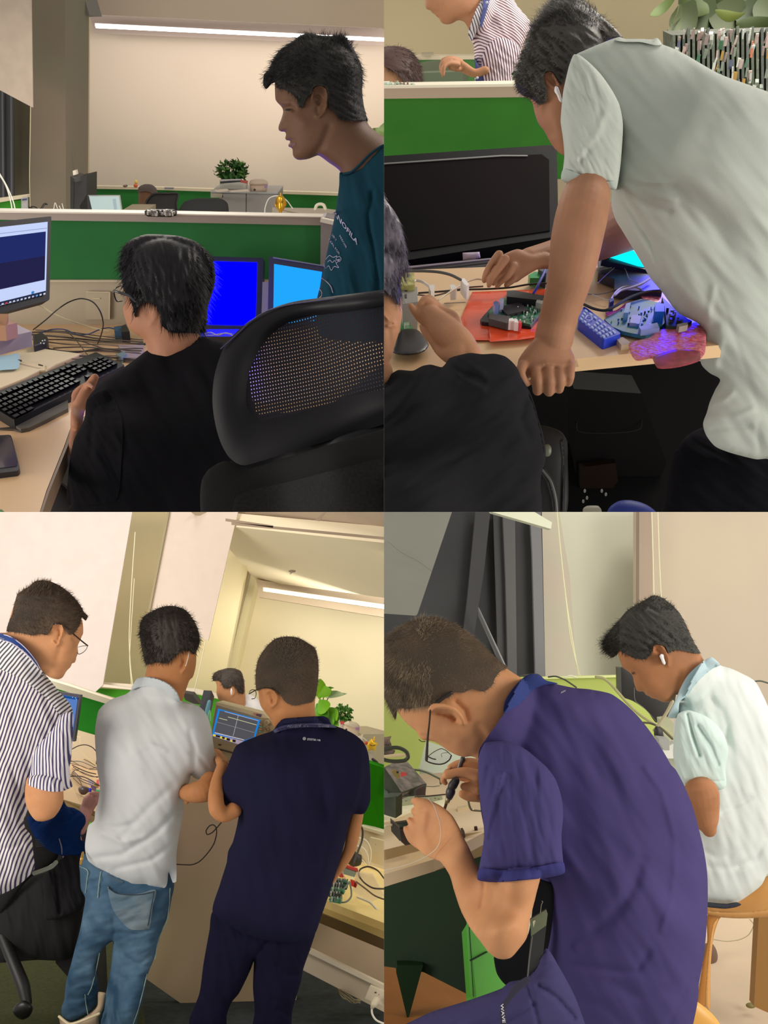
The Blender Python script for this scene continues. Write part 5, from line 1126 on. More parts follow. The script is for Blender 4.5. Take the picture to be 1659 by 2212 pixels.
# ---- leaning man in pale polo shirt
SL = 1.62
ho_skin = Z('E', 1130,600, 1180,450, 1260,250, 1400,100, 1550,0, 1750,60, 1850,200, 1900,400, 1850,800, 1750,1200, 1650,1330, 1552,1343, 1480,1292, 1430,1222, 1380,1130, 1330,1062, 1300,980, 1275,880, 1190,800, 1130,720)
hd = inflate(ho_skin, 1.78, T=.075, relief=[(Z('E', 1390,640, 1420,617, 1455,625, 1490,690, 1520,760, 1530,830), 2.6, -.012), (Z('E', 1400,700, 1430,740, 1470,760), 2.2, -.006), (Z('E', 1440,690, 1470,730), 2.6, .008), (Z('E', 1400,900, 1390,1000, 1450,1150), 9, .004)], s=2.4)
arm = limb([(1282,350,1.66,28),(1273,395,1.6,44),(1260,450,1.56,55),(1247,510,1.55,56),(1238,565,1.55,52),(1226,620,1.56,46),(1213,663,1.57,42),(1202,703,1.58,41),(1196,735,1.58,42)], 24)
fist = inflate(Z('G', 1320,700, 1240,780, 1185,850, 1157,900, 1152,960, 1172,1030, 1200,1085, 1240,1060, 1290,1050, 1640,1040, 1652,950, 1648,880, 1612,800, 1585,740, 1480,690), 1.575, T=.03, relief=[(Z('G', 1225,950, 1250,1010, 1262,1080), 2.2, .006), (Z('G', 1290,960, 1400,930, 1520,940, 1620,950), 6, -.006)])
fg = []
for a in ((Z('G', 1310,960, 1320,1080, 1325,1165), 12.2), (Z('G', 1420,950, 1425,1080, 1425,1172), 12.6), (Z('G', 1520,950, 1518,1070, 1512,1150), 11.5), (Z('G', 1605,940, 1605,1040, 1592,1095), 10.5)):
    fg.append(limb([(a[0][0][0], a[0][0][1], 1.562, a[1]*1.0), (a[0][1][0], a[0][1][1], 1.55, a[1]), (a[0][2][0], a[0][2][1], 1.566, a[1]*.92)], 14))
th = limb([(1129,790,1.56,12),(1124,805,1.55,11),(1131,822,1.55,10),(1139,828,1.553,8)], 12)
arm2 = limb([(1360,480,1.95,60),(1280,520,1.9,46),(1220,545,1.85,36),(1175,553,1.82,28),(1140,560,1.8,24)], 20)
hand2 = merge(inflate(Z('G', 1440,-20, 1300,-20, 1150,-60, 1040,-20, 980,20, 930,90, 900,170, 940,200, 1000,180, 1040,160, 1080,230, 1140,230, 1200,190, 1280,140, 1360,100, 1450,80), 1.79, T=.028),
    limb([(1078,550,1.77,10),(1060,572,1.76,8),(1049,593,1.755,7),(1046,606,1.76,6)], 12), limb([(1092,560,1.76,10),(1076,582,1.75,8.5),(1062,602,1.75,7),(1056,616,1.755,6)], 12),
    limb([(1110,575,1.77,10),(1096,596,1.76,8.5),(1080,610,1.765,7),(1074,618,1.77,6)], 12), limb([(1120,585,1.79,9),(1108,604,1.78,8),(1094,615,1.78,6.5)], 12), limb([(1105,580,1.80,9),(1085,600,1.79,8),(1066,612,1.79,6)], 12))
core = corel([(1420,200,1.75,70),(1500,400,1.75,120),(1600,620,1.75,120)])
ps = mk('person', [hd, arm, fist, th, arm2, hand2, core]+fg, mat('skin_tan_two', 'a5775b', **SKIN), None, 'leaning man in pale polo shirt with white earbud, fist on the desk edge', 'person', remesh=.0022)
fngo = Z('G', 1280,1150, 1310,1190, 1360,1190)
hair_o = [(1110,152)]+Z('E', 1092,680, 1130,600, 1175,480, 1215,380, 1262,240, 1330,160, 1400,60, 1480,-30, 1560,-70)+Z('F', -20,-60, 60,5, 150,80, 240,160, 330,240, 405,332, 365,325, 200,382, 60,442, 0,470)+Z('E', 1610,540, 1580,640, 1540,720, 1505,690, 1455,618, 1400,618, 1378,660, 1395,740, 1412,800, 1395,885, 1340,905, 1270,850, 1200,828, 1145,765)
hr = inflate(hair_o, 1.78, T=.03, k=.6, base=hd.surf, off=.008, folds=(.006, 9, 40), s=3)
mh3 = mat('hair_dark_three', '3c3a38', rough=.5, spec=.35, bump=.4, bs=300, col2='4a453c', vs=8)
def flow2(x, y):
    if y < 60: return (-.9, -.5) if x < 1200 else ((-.3, -1) if x < 1290 else (.8, .5))
    return (-.7, .7)
mk('hair', [hr, strands(hr.surf, hair_o, 5200, flow2, lambda x, y: 15 if y < 80 else 11, 1.0, lift=.25, jit=.35, curl=.4),
            strands(hr.surf, Z('E', 1240,260, 1350,160, 1450,40, 1659,0, 1659,120, 1450,180, 1300,300), 420, lambda x, y: (-.7, -1), 26, .7, lift=.15, jit=.35, curl=1.2)], mh3, ps)
pp = Z('F', 365,322, 430,338, 560,340, 650,345, 692,330, 720,360, 742,382, 830,415, 960,480, 1060,540, 1240,640, 1400,700, 1656,792, 1900,880)+[(1740,1060)]+Z('H', 1900,1900, 1645,1752, 1560,1757, 1420,1725, 1300,1690, 1200,1645, 1120,1545, 1095,1450, 1128,1350, 1150,1270, 1200,1155, 1242,1068, 1150,1010, 1085,945, 1066,880, 1080,760, 1100,640, 1050,580, 880,490, 740,310, 640,190, 570,70)+Z('F', 470,2115, 400,2000, 340,1900, 305,1780, 305,1640, 250,1500, 250,1000, 150,700, 0,600, 0,470, 60,440, 200,380)
polo = fabric('polo_pale', 'bcc3bb', var=.03, vs=5)
rel = [(Z('F', 360,1060, 390,1200, 370,1400, 365,1600), 7, .022), (Z('F', 430,1300, 400,1480), 4, .008), (Z('F', 380,1560, 480,1570, 600,1605, 850,1610), 4, .010), (Z('F', 400,1640, 480,1700, 620,1790, 800,1830), 6, .010),
       (Z('F', 380,1650, 500,1850, 640,2100, 760,2400), 9, .006), (Z('F', 480,1560, 650,1580, 820,1585), 4, -.006), (Z('F', 700,1700, 850,1730), 5, -.004),
       (Z('H', 1200,240, 1300,500, 1400,800, 1500,1100, 1600,1400, 1625,1500), 2.2, .008), (Z('H', 1190,260, 1140,500, 1110,700), 3, -.006),
       (Z('H', 1180,1500, 1300,1480, 1500,1470), 7, .008), (Z('H', 1180,1280, 1280,1240, 1340,1180), 5, -.010), (Z('H', 1180,1400, 1350,1400, 1520,1330), 5, -.008), (Z('H', 1280,1070, 1330,1160), 4, .008), (Z('H', 1570,1450, 1590,1700), 3, .006), (Z('H', 1200,600, 1130,850), 10, .008), (Z('H', 1250,750, 1200,950), 8, -.008)]
pt = inflate(pp, [(1400,200,1.7),(1600,300,1.6),(1500,600,1.7),(1600,900,1.75)], T=.16, k=.7, folds=(.012, 40, 50), relief=rel)
mk('polo_shirt', pt, polo, ps)
slo = Z('E', 1640,470, 1600,560, 1570,680, 1545,800, 1530,950, 1524,1050, 1545,1200, 1556,1350, 1546,1450, 1530,1555, 1600,1590)+Z('F', 0,1615, 120,1648, 220,1657, 290,1636, 340,1642, 372,1500, 392,1300, 402,1060, 370,900, 320,800, 210,640, 100,530, 20,472)
sv = inflate(slo, 1.58, T=.09, k=.85, folds=(.007, 14, 65), base=pt.surf, off=.006, relief=[(Z('F', 240,1000, 180,1150, 90,1280, 0,1380), 8, -.003), (Z('F', 120,1250, 40,1400), 9, .003), (Z('E', 1560,1470, 1659,1498)+Z('F', 120,1545, 250,1570), 1.2, .004)])
slv = mk('sleeve', sv, polo, ps)
mk('sleeve_cuff', inflate(Z('E', 1548,1462, 1659,1495)+Z('F', 120,1540, 260,1568, 345,1570, 340,1642, 290,1636, 220,1657, 120,1648, 0,1615)+Z('E', 1600,1590, 1530,1555), 1.58, T=.01, base=sv.surf, off=.004, s=3), fabric('polo_cuff', 'b2bdb6'), slv)
mk('collar', inflate(Z('F', 330,345, 365,320, 420,335, 560,336, 660,340, 695,328, 722,350, 740,385, 680,390, 560,365, 420,362), 1.7, T=.03, base=pt.surf, off=.01, s=2.5), polo, ps)
eb = inflate(Z('E', 1478,745, 1500,750, 1520,800, 1538,870, 1530,885, 1512,870, 1490,820, 1470,790), 1.70, T=.008, base=hd.surf, off=.012, s=1.2)
mk('earbud', eb, mat('earbud_white', 'f0eceb', rough=.3), ps)
mk('trousers', inflate(Z('H', 850,1700, 950,1560, 1100,1480, 1300,1500, 1700,1450, 1900,1500, 1900,2400, 700,2400, 760,2100), 1.9, T=.14, folds=(.01, 20, 30)), fabric('trousers_black_two', '08080e'), ps)

# ---- seated man in black T-shirt, near left
SB = 1.5
face = Z('G', -160,-60, 60,-40, 120,100, 140,250, 150,380, 157,500, 130,650, 90,780, 62,880, 45,905, 75,985, 60,1100, -160,1200)
hd = inflate(face, SB, T=.06, relief=[(Z('G', -40,480, 10,520, 40,560, 90,570, 95,600, 30,605), 2.5, -.006), (Z('G', 40,640, 60,800), 5, .003)])
hnd = inflate(Z('G', 300,420, 320,350, 370,337, 440,362, 500,420, 560,450, 620,480, 660,530, 680,600, 690,700, 750,770, 812,840, 760,940, 600,960, 500,900, 430,830, 390,760, 330,680, 300,600, 340,560, 370,540), [(910,690,1.6),(1020,770,1.5)], T=.035, relief=[(Z('G', 350,470, 365,540), 2, .006), (Z('G', 420,600, 520,720), 10, -.004)])
f1 = limb([(928,700,1.585,10),(910,690,1.585,9),(895,672,1.58,8),(887,660,1.58,6.5)], 12)
f2 = limb([(935,660,1.585,11),(918,650,1.585,10),(908,660,1.585,9),(906,670,1.585,8)], 12)
f3 = limb([(945,665,1.59,12),(925,645,1.6,10),(912,655,1.6,9)], 12)
fa = limb([(1015,765,1.5,26),(990,740,1.52,34),(960,712,1.56,32),(930,680,1.58,22)], 18)
core = corel([(820,900,1.55,60),(950,1000,1.5,110)])
ps = mk('person', [hd, hnd, f1, f2, f3, fa, core], mat('skin_light_three', 'bd8a68', **SKIN), None, 'seated man in dark T-shirt at the near left raising his bent hand', 'person', remesh=.0022)
ho = Z('E', -120,1500, -40,1610, 20,1730, 90,1830, 130,1900, 152,1970, 175,2080, 190,2212)+Z('G', 203,60, 200,130, 150,180, 138,250, 145,330, 125,420, 90,330, 60,350, 20,310, -40,250, -160,200)
hr = inflate(ho, SB, T=.03, k=.8, base=hd.surf, off=.01, folds=(.006, 8, 85), s=3)
mk('hair', [hr, strands(hr.surf, ho, 2600, flowdir(.25, 1), 26, 1.0, lift=.08, jit=.15, curl=.1)], mat('hair_grey_streak', '34303c', rough=.4, spec=.5, col2='6b6470', vs=30), ps)
tb = fabric('tshirt_charcoal', '1f1f22', var=.1)
to = Z('G', -200,1150, 0,1100, 60,1020, 120,985, 250,990, 330,950, 400,938, 500,960, 530,930, 560,885, 650,856, 740,838, 850,848, 960,845, 1050,870, 1110,920, 1150,970, 1180,1040, 1220,1110, 1260,1180, 1300,1290, 1330,1400, 1370,1530, 1395,1680, 1390,1780, 1360,1870, 1350,2000, 1362,2100, 1350,2400, -200,2400)
tt = inflate(to, [(850,900,1.5),(1050,800,1.45),(1100,1100,1.5),(850,1100,1.4)], T=.14, k=.75, folds=(.012, 30, -30), relief=[(Z('G', 370,960, 270,1150, 120,1340, 0,1450), 3.5, .008), (Z('G', 340,960, 240,1140, 100,1310, 0,1400), 3.5, -.004), (Z('G', 560,900, 680,1000, 850,1080), 7, .010), (Z('G', 530,960, 680,1080, 850,1150), 8, -.006), (Z('G', 640,870, 760,960, 860,1020), 5, -.006), (Z('G', 1240,1200, 1180,1400, 1250,1560), 10, .012)])
mk('tshirt', tt, tb, ps)
mk('sleeve_hem', onsurf(tt.surf, Z('G', 1200,1100, 1250,1190, 1290,1290, 1320,1400, 1355,1540, 1378,1690), 2.0, off=.0), tb, ps)
# =================================================================== ROOM THREE (lower left)
quadrant(-1, -1)
U3 = Vector((.17, .155, .97)).normalized(); G3 = Vector((-.03, .985, -.15)).normalized()
def V3(x, y, d): return Plane(P(x, y, d), G3)
mblind3 = fabric('blind_cloth_three', 'e9dad2', bump=.1, var=.02)
W3 = V3(600, 1300, 6.6)
struct('wall_back', slabpl(pairs(520,1080, 900,1080, 900,2000, 380,2000), W3, .1), mat('cream_paint_three', 'f3e4c0', rough=.9))
struct('trim_4', slabpl(pairs(530,1236, 556,1240, 500,1480, 478,1460), V3(520, 1350, 6.3), .3), mat('corner_light', 'f1e3b6', rough=.9))
struct('trim_5', slabpl(pairs(475,1080, 560,1080, 530,1236, 470,1480, 380,1500, 450,1384), V3(500, 1300, 6.0), .3), mat('pillar_olive', 'b3a27c', rough=.9, var=.06, vs=2))
struct('wall_left', slabpl(pairs(-900,1080, 560,1080, 440,1700, -900,2300), V3(200, 1300, 5.9), .1), mat('wall_tan_three', 'd6c69c', rough=.9, var=.03, vs=2))
rb = mk('roller_blind', slabpl(pairs(-60,1080, 290,1080, 222,1480, 200,1500, -60,1480), V3(100, 1300, 5.3), .012), mblind3, None, 'big pale roller blind at far left behind the striped shirt man', 'blind', smooth=False)
mk('hem_bar', slabpl(pairs(100,1467, 232,1479, 286,1486, 286,1490, 100,1473), V3(150, 1470, 5.25), .03), mat('bar_cream', 'e8dac6', rough=.5), rb, smooth=False)
rb = mk('roller_blind', slabpl(pairs(369,1080, 520,1080, 495,1186, 450,1384, 431,1377, 318,1330), V3(400, 1250, 5.2), .012), fabric('blind_cloth_three_b', 'e0cfc0', bump=.1, var=.02), None, 'second pale roller blind above the pale shirt man and pillar', 'blind', smooth=False)
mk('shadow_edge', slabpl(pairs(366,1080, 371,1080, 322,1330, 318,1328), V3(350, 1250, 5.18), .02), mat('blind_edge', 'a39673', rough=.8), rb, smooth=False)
mk('blind_cord', [cable([(292,1150,5.1),(285,1250,5.1),(279,1380,5.1),(282,1440,5.1),(287,1482,5.1)], 1.0)], mat('cord_ivory', 'efe6c4'), None, 'thin ivory blind cord hanging between the two roller blinds', 'cord')
mk('blind_cord', [cable([(290,1250,5.1),(282,1380,5.1),(280,1420,5.1),(284,1482,5.1)], .8)], mat('cord_ivory', 'efe6c4'), None, 'second thin ivory cord hanging close beside the first', 'cord')
mk('blind_cord', [cable([(444,1385,5.1),(432,1440,5.1),(418,1500,5.1)], 1.2)], mat('cord_ivory', 'efe6c4'), None, 'ivory cord hanging below the second roller blind', 'cord')
# ceiling
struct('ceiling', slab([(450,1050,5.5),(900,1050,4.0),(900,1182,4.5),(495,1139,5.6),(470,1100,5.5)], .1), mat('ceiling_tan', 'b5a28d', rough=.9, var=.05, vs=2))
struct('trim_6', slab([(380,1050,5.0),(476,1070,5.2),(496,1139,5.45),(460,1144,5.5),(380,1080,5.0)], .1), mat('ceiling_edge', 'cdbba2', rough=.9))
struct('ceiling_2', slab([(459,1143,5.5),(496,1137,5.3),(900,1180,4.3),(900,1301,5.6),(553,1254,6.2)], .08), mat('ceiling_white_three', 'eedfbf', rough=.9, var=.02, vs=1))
for q in (pairs(487,1120, 590,1135, 590,1140, 487,1126), pairs(680,1124, 700,1106, 705,1106, 690,1126), pairs(500,1128, 830,1160, 830,1166, 500,1134)):
    mk('ceiling_joint', slab([(x, y, 4.4) for x, y in q], .01), mat('joint_brown', 'a08d78', rough=.9), bpy.data.objects['ceiling.001'] if 'ceiling.001' in bpy.data.objects else None, smooth=False, kind=None)
struct('trim_7', slabpl(pairs(553,1252, 900,1300, 900,1345, 560,1290), V3(650, 1280, 6.1), .05), mat('recess_three', 'b9a58c', rough=.8))
lf = mk('linear_ceiling_light', slabpl(pairs(568,1268, 900,1316, 900,1326, 568,1277), V3(650, 1290, 5.9), .05), mat('housing_warm', 'c9bba2', rough=.5), None, 'long white linear light on the cream wall above the navy shirt man', 'light', smooth=False)
mk('diffuser', slabpl(pairs(570,1270, 900,1318, 900,1324, 570,1275.5), V3(650, 1290, 5.9), .02, off=.012), mat('led_warm', 'ffffff', emit='fff8e6', es=6.0), lf, smooth=False)
sp_ = mk('ceiling_sprinkler', [limb([(627,1240,5.6,1.2),(632,1235,5.5,1.5)], 8), ellipsoid(P(631, 1234, 5.5), .02, .02, .008)], mat('metal_dim', '9b8d72', rough=.4), None, 'small sprinkler head on the pale ceiling above the linear light', 'sprinkler')
mk('smoke_detector', ellipsoid(P(811, 1207, 5.0), .028, .028, .022), mat('detector_grey', 'b5a892', rough=.6), None, 'round grey smoke detector on the ceiling at the right', 'detector')

lamp('strip_lamp', tuple(P(700, 1310, 5.7)), tuple(P(660, 1500, 6.5)), 1.1, 5, (1, .96, .86), .1)
# green screens and desk
DK3 = plane3((200,1700,3.4), (260,1700,3.45), (200,1750,3.1))
mcreamw = mat('rail_white_three', 'e9dcc4', rough=.4)
fs = mk('desk_screen', slabpl(pairs(130,1482, 420,1500, 700,1560, 900,1600, 900,1850, 130,1850), V3(300, 1500, 5.4), .04), fabric('green_felt_three', '4fa02c', var=.1, vs=3), None, 'bright green far desk screen behind the pale and navy shirts', 'desk screen', smooth=False)
mk('top_rail', slabpl(pairs(100,1472, 282,1485, 420,1497, 700,1562, 900,1612, 900,1604, 700,1551, 420,1487, 282,1478, 100,1465), V3(300, 1490, 5.35), .05), mcreamw, fs, smooth=False)
ns = mk('desk_screen', slabpl(pairs(100,1478, 237,1518, 300,1536, 300,1640, 200,1601, 160,1588, 100,1580), V3(200, 1540, 4.0), .03), fabric('green_felt_deep', '1f6a1c', var=.12, vs=4), None, 'dark green near desk screen between the striped and the pale shirt', 'desk screen', smooth=False)
mk('top_rail', slabpl(pairs(100,1465, 237,1506, 300,1525, 300,1540, 225,1519, 130,1490, 100,1480), V3(200, 1500, 3.95), .04), mat('rail_grey_three', 'b0aa92', rough=.5), ns, smooth=False)
mk('rail_edge', slabpl(pairs(100,1463, 150,1477, 240,1508, 300,1527, 300,1530, 240,1511, 150,1482, 100,1467), V3(200, 1500, 3.9), .03), mcreamw, ns, smooth=False)
mk('lower_panel', slabpl(pairs(100,1560, 165,1576, 300,1616, 300,1760, 100,1740), V3(200, 1600, 3.98), .03), mat('panel_tan_three', 'c3b294', rough=.6), ns, smooth=False)
mk('socket_outline', [cable(ZZ(140,1480,7.37, 170,815, 250,835, 235,960)[0:1] and [(163,1591,3.9),(174,1593,3.9),(172,1610,3.9)], .7)], mat('line_pale', 'e3d8b4'), ns)
mk('small_triangle_stand', slab([(210,1497,4.3),(223,1505,4.3),(212,1503,4.3)], .02), mat('tri_brown', '7d7a4e'), None, 'small brown wedge on the green screen rail left of the pale collar', 'wedge', smooth=False)
mo = empty('monitor', P(160, 1600, 3.6), 'monitor with blue desktop half hidden by the striped shirt', 'monitor')
MP3 = V3(150, 1560, 3.6)
mk('bezel', slabpl(pairs(100,1490, 174,1501, 160,1602, 100,1590), MP3, .03), mat('bezel_plum', '26233a', rough=.4), mo, smooth=False)
mk('screen', slabpl(pairs(100,1495, 168,1507, 156,1592, 100,1584), MP3, .003, off=.002), mat('screen_cobalt', '5a7fc0', emit='5a80c4', es=.9), mo, smooth=False)
mk('menu_band', slabpl(pairs(100,1496, 168,1507.5, 167,1512, 100,1501), MP3, .002, off=.004), mat('screen_deepblue', '1f5299', emit='1f5299', es=.8), mo, smooth=False)
for q in ((158,1505.5),(164,1507),(166,1510)): mk('desktop_icon', ellipsoid(MP3.pt(q[0], q[1])-Vector((0,.006,0)), .0015, .0015, .0015), mat('icon_cyan', 'bfe4ff', emit='bfe4ff', es=.8), mo)
dk = mk('desk', slab([(130,1640,4.0),(330,1690,4.0),(330,1830,3.1),(215,1757,3.15),(174,1738,3.2),(120,1722,3.2)], .02), mat('desk_peach', 'f2cfa6', rough=.45), None, 'light desk with mouse and cables between the striped and the pale shirt', 'desk', smooth=False)
mk('edge_band', slab([(120,1722,3.19),(174,1738,3.19),(215,1757,3.14),(300,1800,3.09),(300,1812,3.09),(212,1768,3.12),(175,1749,3.17),(120,1735,3.18)], .02), mat('edge_olive', '8d7442', rough=.5), dk, smooth=False)
def dd(*q): return 4.0-(q[1]-1640)/100*.78
rr = random.Random(4)
mk('arched_cable', cable([(154,1619,3.75),(170,1611,3.75),(185,1609,3.75),(200,1615,3.75),(210,1628,3.75),(208,1650,3.75)], 1.1), mat('cable_umber', '3b2f28'), None, 'dark cable arching over the desk beside the pale shirt', 'cable')
mk('cream_cable', cable([(158,1604,3.8),(170,1616,3.8),(190,1638,3.8),(206,1652,3.8)], 1.0), mat('cable_cream3', 'e3d3a4'), None, 'cream cable running down behind the dark arched cable', 'cable')
cc3 = ['3a2a22','54402f','2c3550','6d5c52','2a211c']
for i in range(12):
    x0 = 150+rr.uniform(0, 8); y0 = 1637+i*4; x1 = 212+rr.uniform(-8, 6); y1 = 1655+i*5+rr.uniform(-8, 8); xm = (x0+x1)/2; ym = (y0+y1)/2+rr.uniform(-8, 8)
    mk('desk_cable', cable([(x, y, dd(x, y)-.03) for x, y in ((x0,y0),(xm-8,ym-3),(xm+10,ym+4),(x1,y1))], rr.choice([.7, .9, 1.2])), mat('c3_'+cc3[i % 5], cc3[i % 5]), None, 'thin dark cable in the tangle between the striped and the pale shirt', 'cable', group='cable tangle beside the pale shirt')
mk('desk_cable', cable([(x, y, dd(x, y)-.02) for x, y in ((170,1662),(160,1665),(155,1672),(164,1678),(172,1686),(177,1697))], .7), mat('cable_umber', '3b2f28'), None, 'thin cable looping down to the black mouse', 'cable')
m3 = empty('computer_mouse', P(182, 1706, 3.4), 'dark computer mouse with a blue side on the desk by the pale shirt', 'mouse')
mk('shell', inflate(ZZ(140,1480,7.37, 215,1640, 270,1610, 330,1615, 390,1640, 420,1670, 370,1710, 320,1745, 260,1740, 225,1700), 3.38, T=.03), mat('mouse_umber', '4a3c3c', rough=.3), m3)
mk('blue_patch', inflate(ZZ(140,1480,7.37, 380,1645, 405,1635, 425,1665, 420,1700, 390,1705), 3.345, T=.02), mat('mouse_blue', '0a1cd0', rough=.3), m3)
for nm, q, c, lab in (('red_scrap', (505,1510,545,1500,545,1570,510,1570), 'e05a5a', 'small red scrap on the desk against the pale shirt'), ('yellow_scrap', (460,1580,515,1570,515,1595,470,1595), 'e6cf2a', 'small yellow piece on the desk near the mouse'),
                      ('purple_module', (415,1575,500,1630,490,1650,425,1615), '5d4064', 'dark purple module on the desk above the mouse'), ('green_module', (495,1660,560,1665,560,1690,500,1680), '3aa06a', 'small green piece beside the pale shirt edge'),
                      ('orange_bag', (495,1740,560,1725,560,1790,520,1780), 'f06a5c', 'corner of an orange bag behind the violet lit hand'), ('lilac_paper', (370,1490,460,1520,450,1580,390,1560), 'cbb8d2', 'pale lilac paper under the tangle of cables')):
    pq = ZZ(140,1480,7.37, *q); mk(nm, slab([(x, y, dd(x, y)-.015) for x, y in pq], .01), mat('m_'+nm, c), None, lab, nm.split('_')[1], smooth=False)

# right side desk with boards
W33 = Plane(P(760, 1850, 3.55), Vector((.45, .88, -.15)))
rs = empty('desk_screen', P(810, 1780, 3.6), 'green desk screen with beige base at the right of the navy shirt', 'desk screen')
mk('upper_panel', slab([(770,1640,3.6),(900,1680,3.5),(900,1822,3.5),(829,1800,3.58),(780,1786,3.6)], .03), fabric('green_felt_vivid', '2a8408', var=.1, vs=4), rs, smooth=False)
mk('base_panel', slab([(740,1770,3.62),(780,1785,3.6),(829,1799,3.57),(900,1821,3.5),(900,1960,3.4),(740,1900,3.6)], .03), mat('panel_sand', 'cfc09c', rough=.6), rs, smooth=False)
mk('base_ledge', slab([(778,1784,3.58),(900,1820,3.48),(900,1826,3.48),(778,1790,3.58)], .03), mat('ledge_cream', 'e0d6b4', rough=.5), rs, smooth=False)
sk = mk('socket_plate', slab([(799,1809,3.5),(860,1824,3.45),(855,1880,3.45),(793,1860,3.5)], .01), mat('plate_sand', 'd9cba6', rough=.4), rs, smooth=False)
for q in ((812,1824),(820,1827)): mk('socket_hole', ellipsoid(P(q[0], q[1], 3.49), .0025, .002, .002), mat('hole_dark', '2a2520'), sk)
fsd = mk('desk', slab([(700,1905,3.05),(770,1835,3.7),(900,1880,3.6),(900,2040,2.85),(829,2011,2.9),(703,1958,3.0),(690,1950,3.0)], .02), mat('desk_yellow', 'f3d890', rough=.4, var=.02, vs=3), None, 'yellowish wooden desk with cables and boards right of the navy shirt', 'desk', smooth=False)
mk('edge_band', slab([(698,1960,2.99),(829,2011,2.88),(900,2040,2.84),(900,2057,2.84),(829,2028,2.88),(698,1972,2.99)], .02), mat('edge_gold', 'c9aa62', rough=.5), fsd, smooth=False)
mk('underside', slab([(690,1972,3.05),(829,2028,2.92),(900,2057,2.88),(900,2082,2.95),(829,2052,2.99),(686,1992,3.1)], .02), mat('under_brown', '6d5426', rough=.8), fsd, smooth=False)
struct('wall_right', [slabpl(pairs(630,1960, 900,2060, 900,2180, 829,2140, 630,2050), V3(740, 2060, 3.2), .05)], mat('wall_taupe', 'b3957a', rough=.8, var=.04, vs=3, col2='a89b7c'))
ck_ = empty('cable_trunking', P(740, 2140, 3.0), 'long beige cable trunking with sockets on the wall under the yellowish desk', 'trunking')
mk('cover', slabpl(pairs(640,2088, 655,2096, 829,2186, 900,2222, 900,2165, 829,2130, 674,2052, 660,2045), V3(740, 2120, 3.0), .012), mat('trunk_beige', 'cdbda2', rough=.45), ck_, smooth=False)
mk('top_ledge', slabpl(pairs(668,2060, 829,2138, 900,2172, 900,2164, 829,2128, 674,2052), V3(740, 2120, 2.98), .02), mat('trunk_light', 'dccfb4', rough=.4), ck_, smooth=False)
mk('joint', slab([(696,2082,3.04),(698,2083,3.04),(688,2110,3.04),(686,2109,3.04)], .01), mat('joint_dark', '8b7c60'), ck_, smooth=False)
sp3 = mk('socket_plate', slab([(799,2130,2.9),(900,2170,2.85),(900,2200,2.85),(788,2157,2.9)], .01), mat('plate_cream', 'd6c9ae', rough=.4), ck_, smooth=False)
for q in ((811,2144),(819,2148)): mk('socket_hole', ellipsoid(P(q[0], q[1], 2.89), .0025, .002, .002), mat('hole_dark', '2a2520'), sp3)
pg = mk('power_plug', limb([(812,2160,2.86,8),(807,2170,2.85,7),(804,2176,2.85,4)], 12), mat('plug_ivory', 'c9bba0', rough=.4), None, 'ivory plug in the lower wall socket with white cord', 'plug')
mk('cord', cable([(803,2174,2.85),(804,2190,2.85),(812,2203,2.85),(826,2210,2.85),(850,2216,2.85)], 2.2), mat('cord_bright', 'e6e0d0'), pg)
F3 = plane3((100,2100,3.5), (700,2100,3.45), (400,2212,2.95))
struct('floor', slabpl(pairs(285,2000, 900,2050, 900,2330, 330,2330), F3, .05), mat('carpet_dark', '22282a', rough=.98, var=.3, vs=40))
struct('floor_2', slabpl(pairs(-80,2000, 285,2000, 330,2330, -80,2330), F3, .05), mat('carpet_green', '2a3010', rough=.98, col2='3a3c0c', vs=70, bump=.8, bs=120))
cbn = random.Random(9)
mk('cable_bundle', merge(*[cable([(730+cbn.uniform(-2,4),2136,3.0),(738+i*3,2150+cbn.uniform(0,8),2.95),(755+i*2.4,2163+cbn.uniform(-3,6),2.95),(778+cbn.uniform(-3,3),2160+cbn.uniform(-2,8),3.0)], 1.3) for i in range(8)]), mat('cord_dingy', '8f8464'), None, 'bundle of dingy cords hanging below the beige trunking', 'cables', kind='stuff')
# things on the right desk
mk('black_adapter', inflate(pairs(748,1860, 760,1846, 764,1834, 770,1842, 781,1848, 779,1868, 762,1872), 3.4, T=.04), mat('adapter_ink', '2d2822', rough=.5), None, 'black bulky power adapter behind the desk boards at the right', 'adapter')
mk('tall_black_cable', cable([(777,1779,3.3),(783,1792,3.3),(782,1815,3.3),(773,1840,3.25),(764,1865,3.2),(763,1882,3.2)], 2.2), mat('cable_charcoal', '3b3226'), None, 'thick dark cable dropping from behind the navy sleeve to the desk', 'cable')
mk('white_lead', cable([(763,1881,3.18),(761,1895,3.15),(757,1906,3.12)], 2.0), mat('cord_bright', 'e6e0d0'), None, 'white cable end joining the thick dark cable', 'cable')
for q in (((768,1808),(790,1815),(801,1835),(800,1860),(795,1868)), ((768,1826),(785,1832),(795,1850),(795,1870)), ((766,1850),(780,1856),(790,1866))):
    mk('curved_cable', cable([(x, y, 3.4) for x, y in q], 1.2), mat('cord_bright', 'e6e0d0'), None, 'white cord curving in front of the beige wall socket', 'cord', group='white cords by the wall socket')
mk('looped_cable', cable([(830,1898,3.05),(815,1880,3.1),(795,1872,3.15),(778,1878,3.15),(775,1890,3.1),(785,1905,3.05),(805,1918,3.0),(830,1920,3.0),(850,1920,3)], 1.8), mat('cable_charcoal', '3b3226'), None, 'dark cable looping on the desk at the right edge', 'cable')
mk('grey_cable', cable([(770,1905,3.05),(790,1920,3.0),(810,1935,2.95),(835,1944,2.92),(850,1945,2.9)], 1.8), mat('cable_taupe', '6a5c40'), None, 'taupe cable crossing the desk below the dark loop', 'cable')
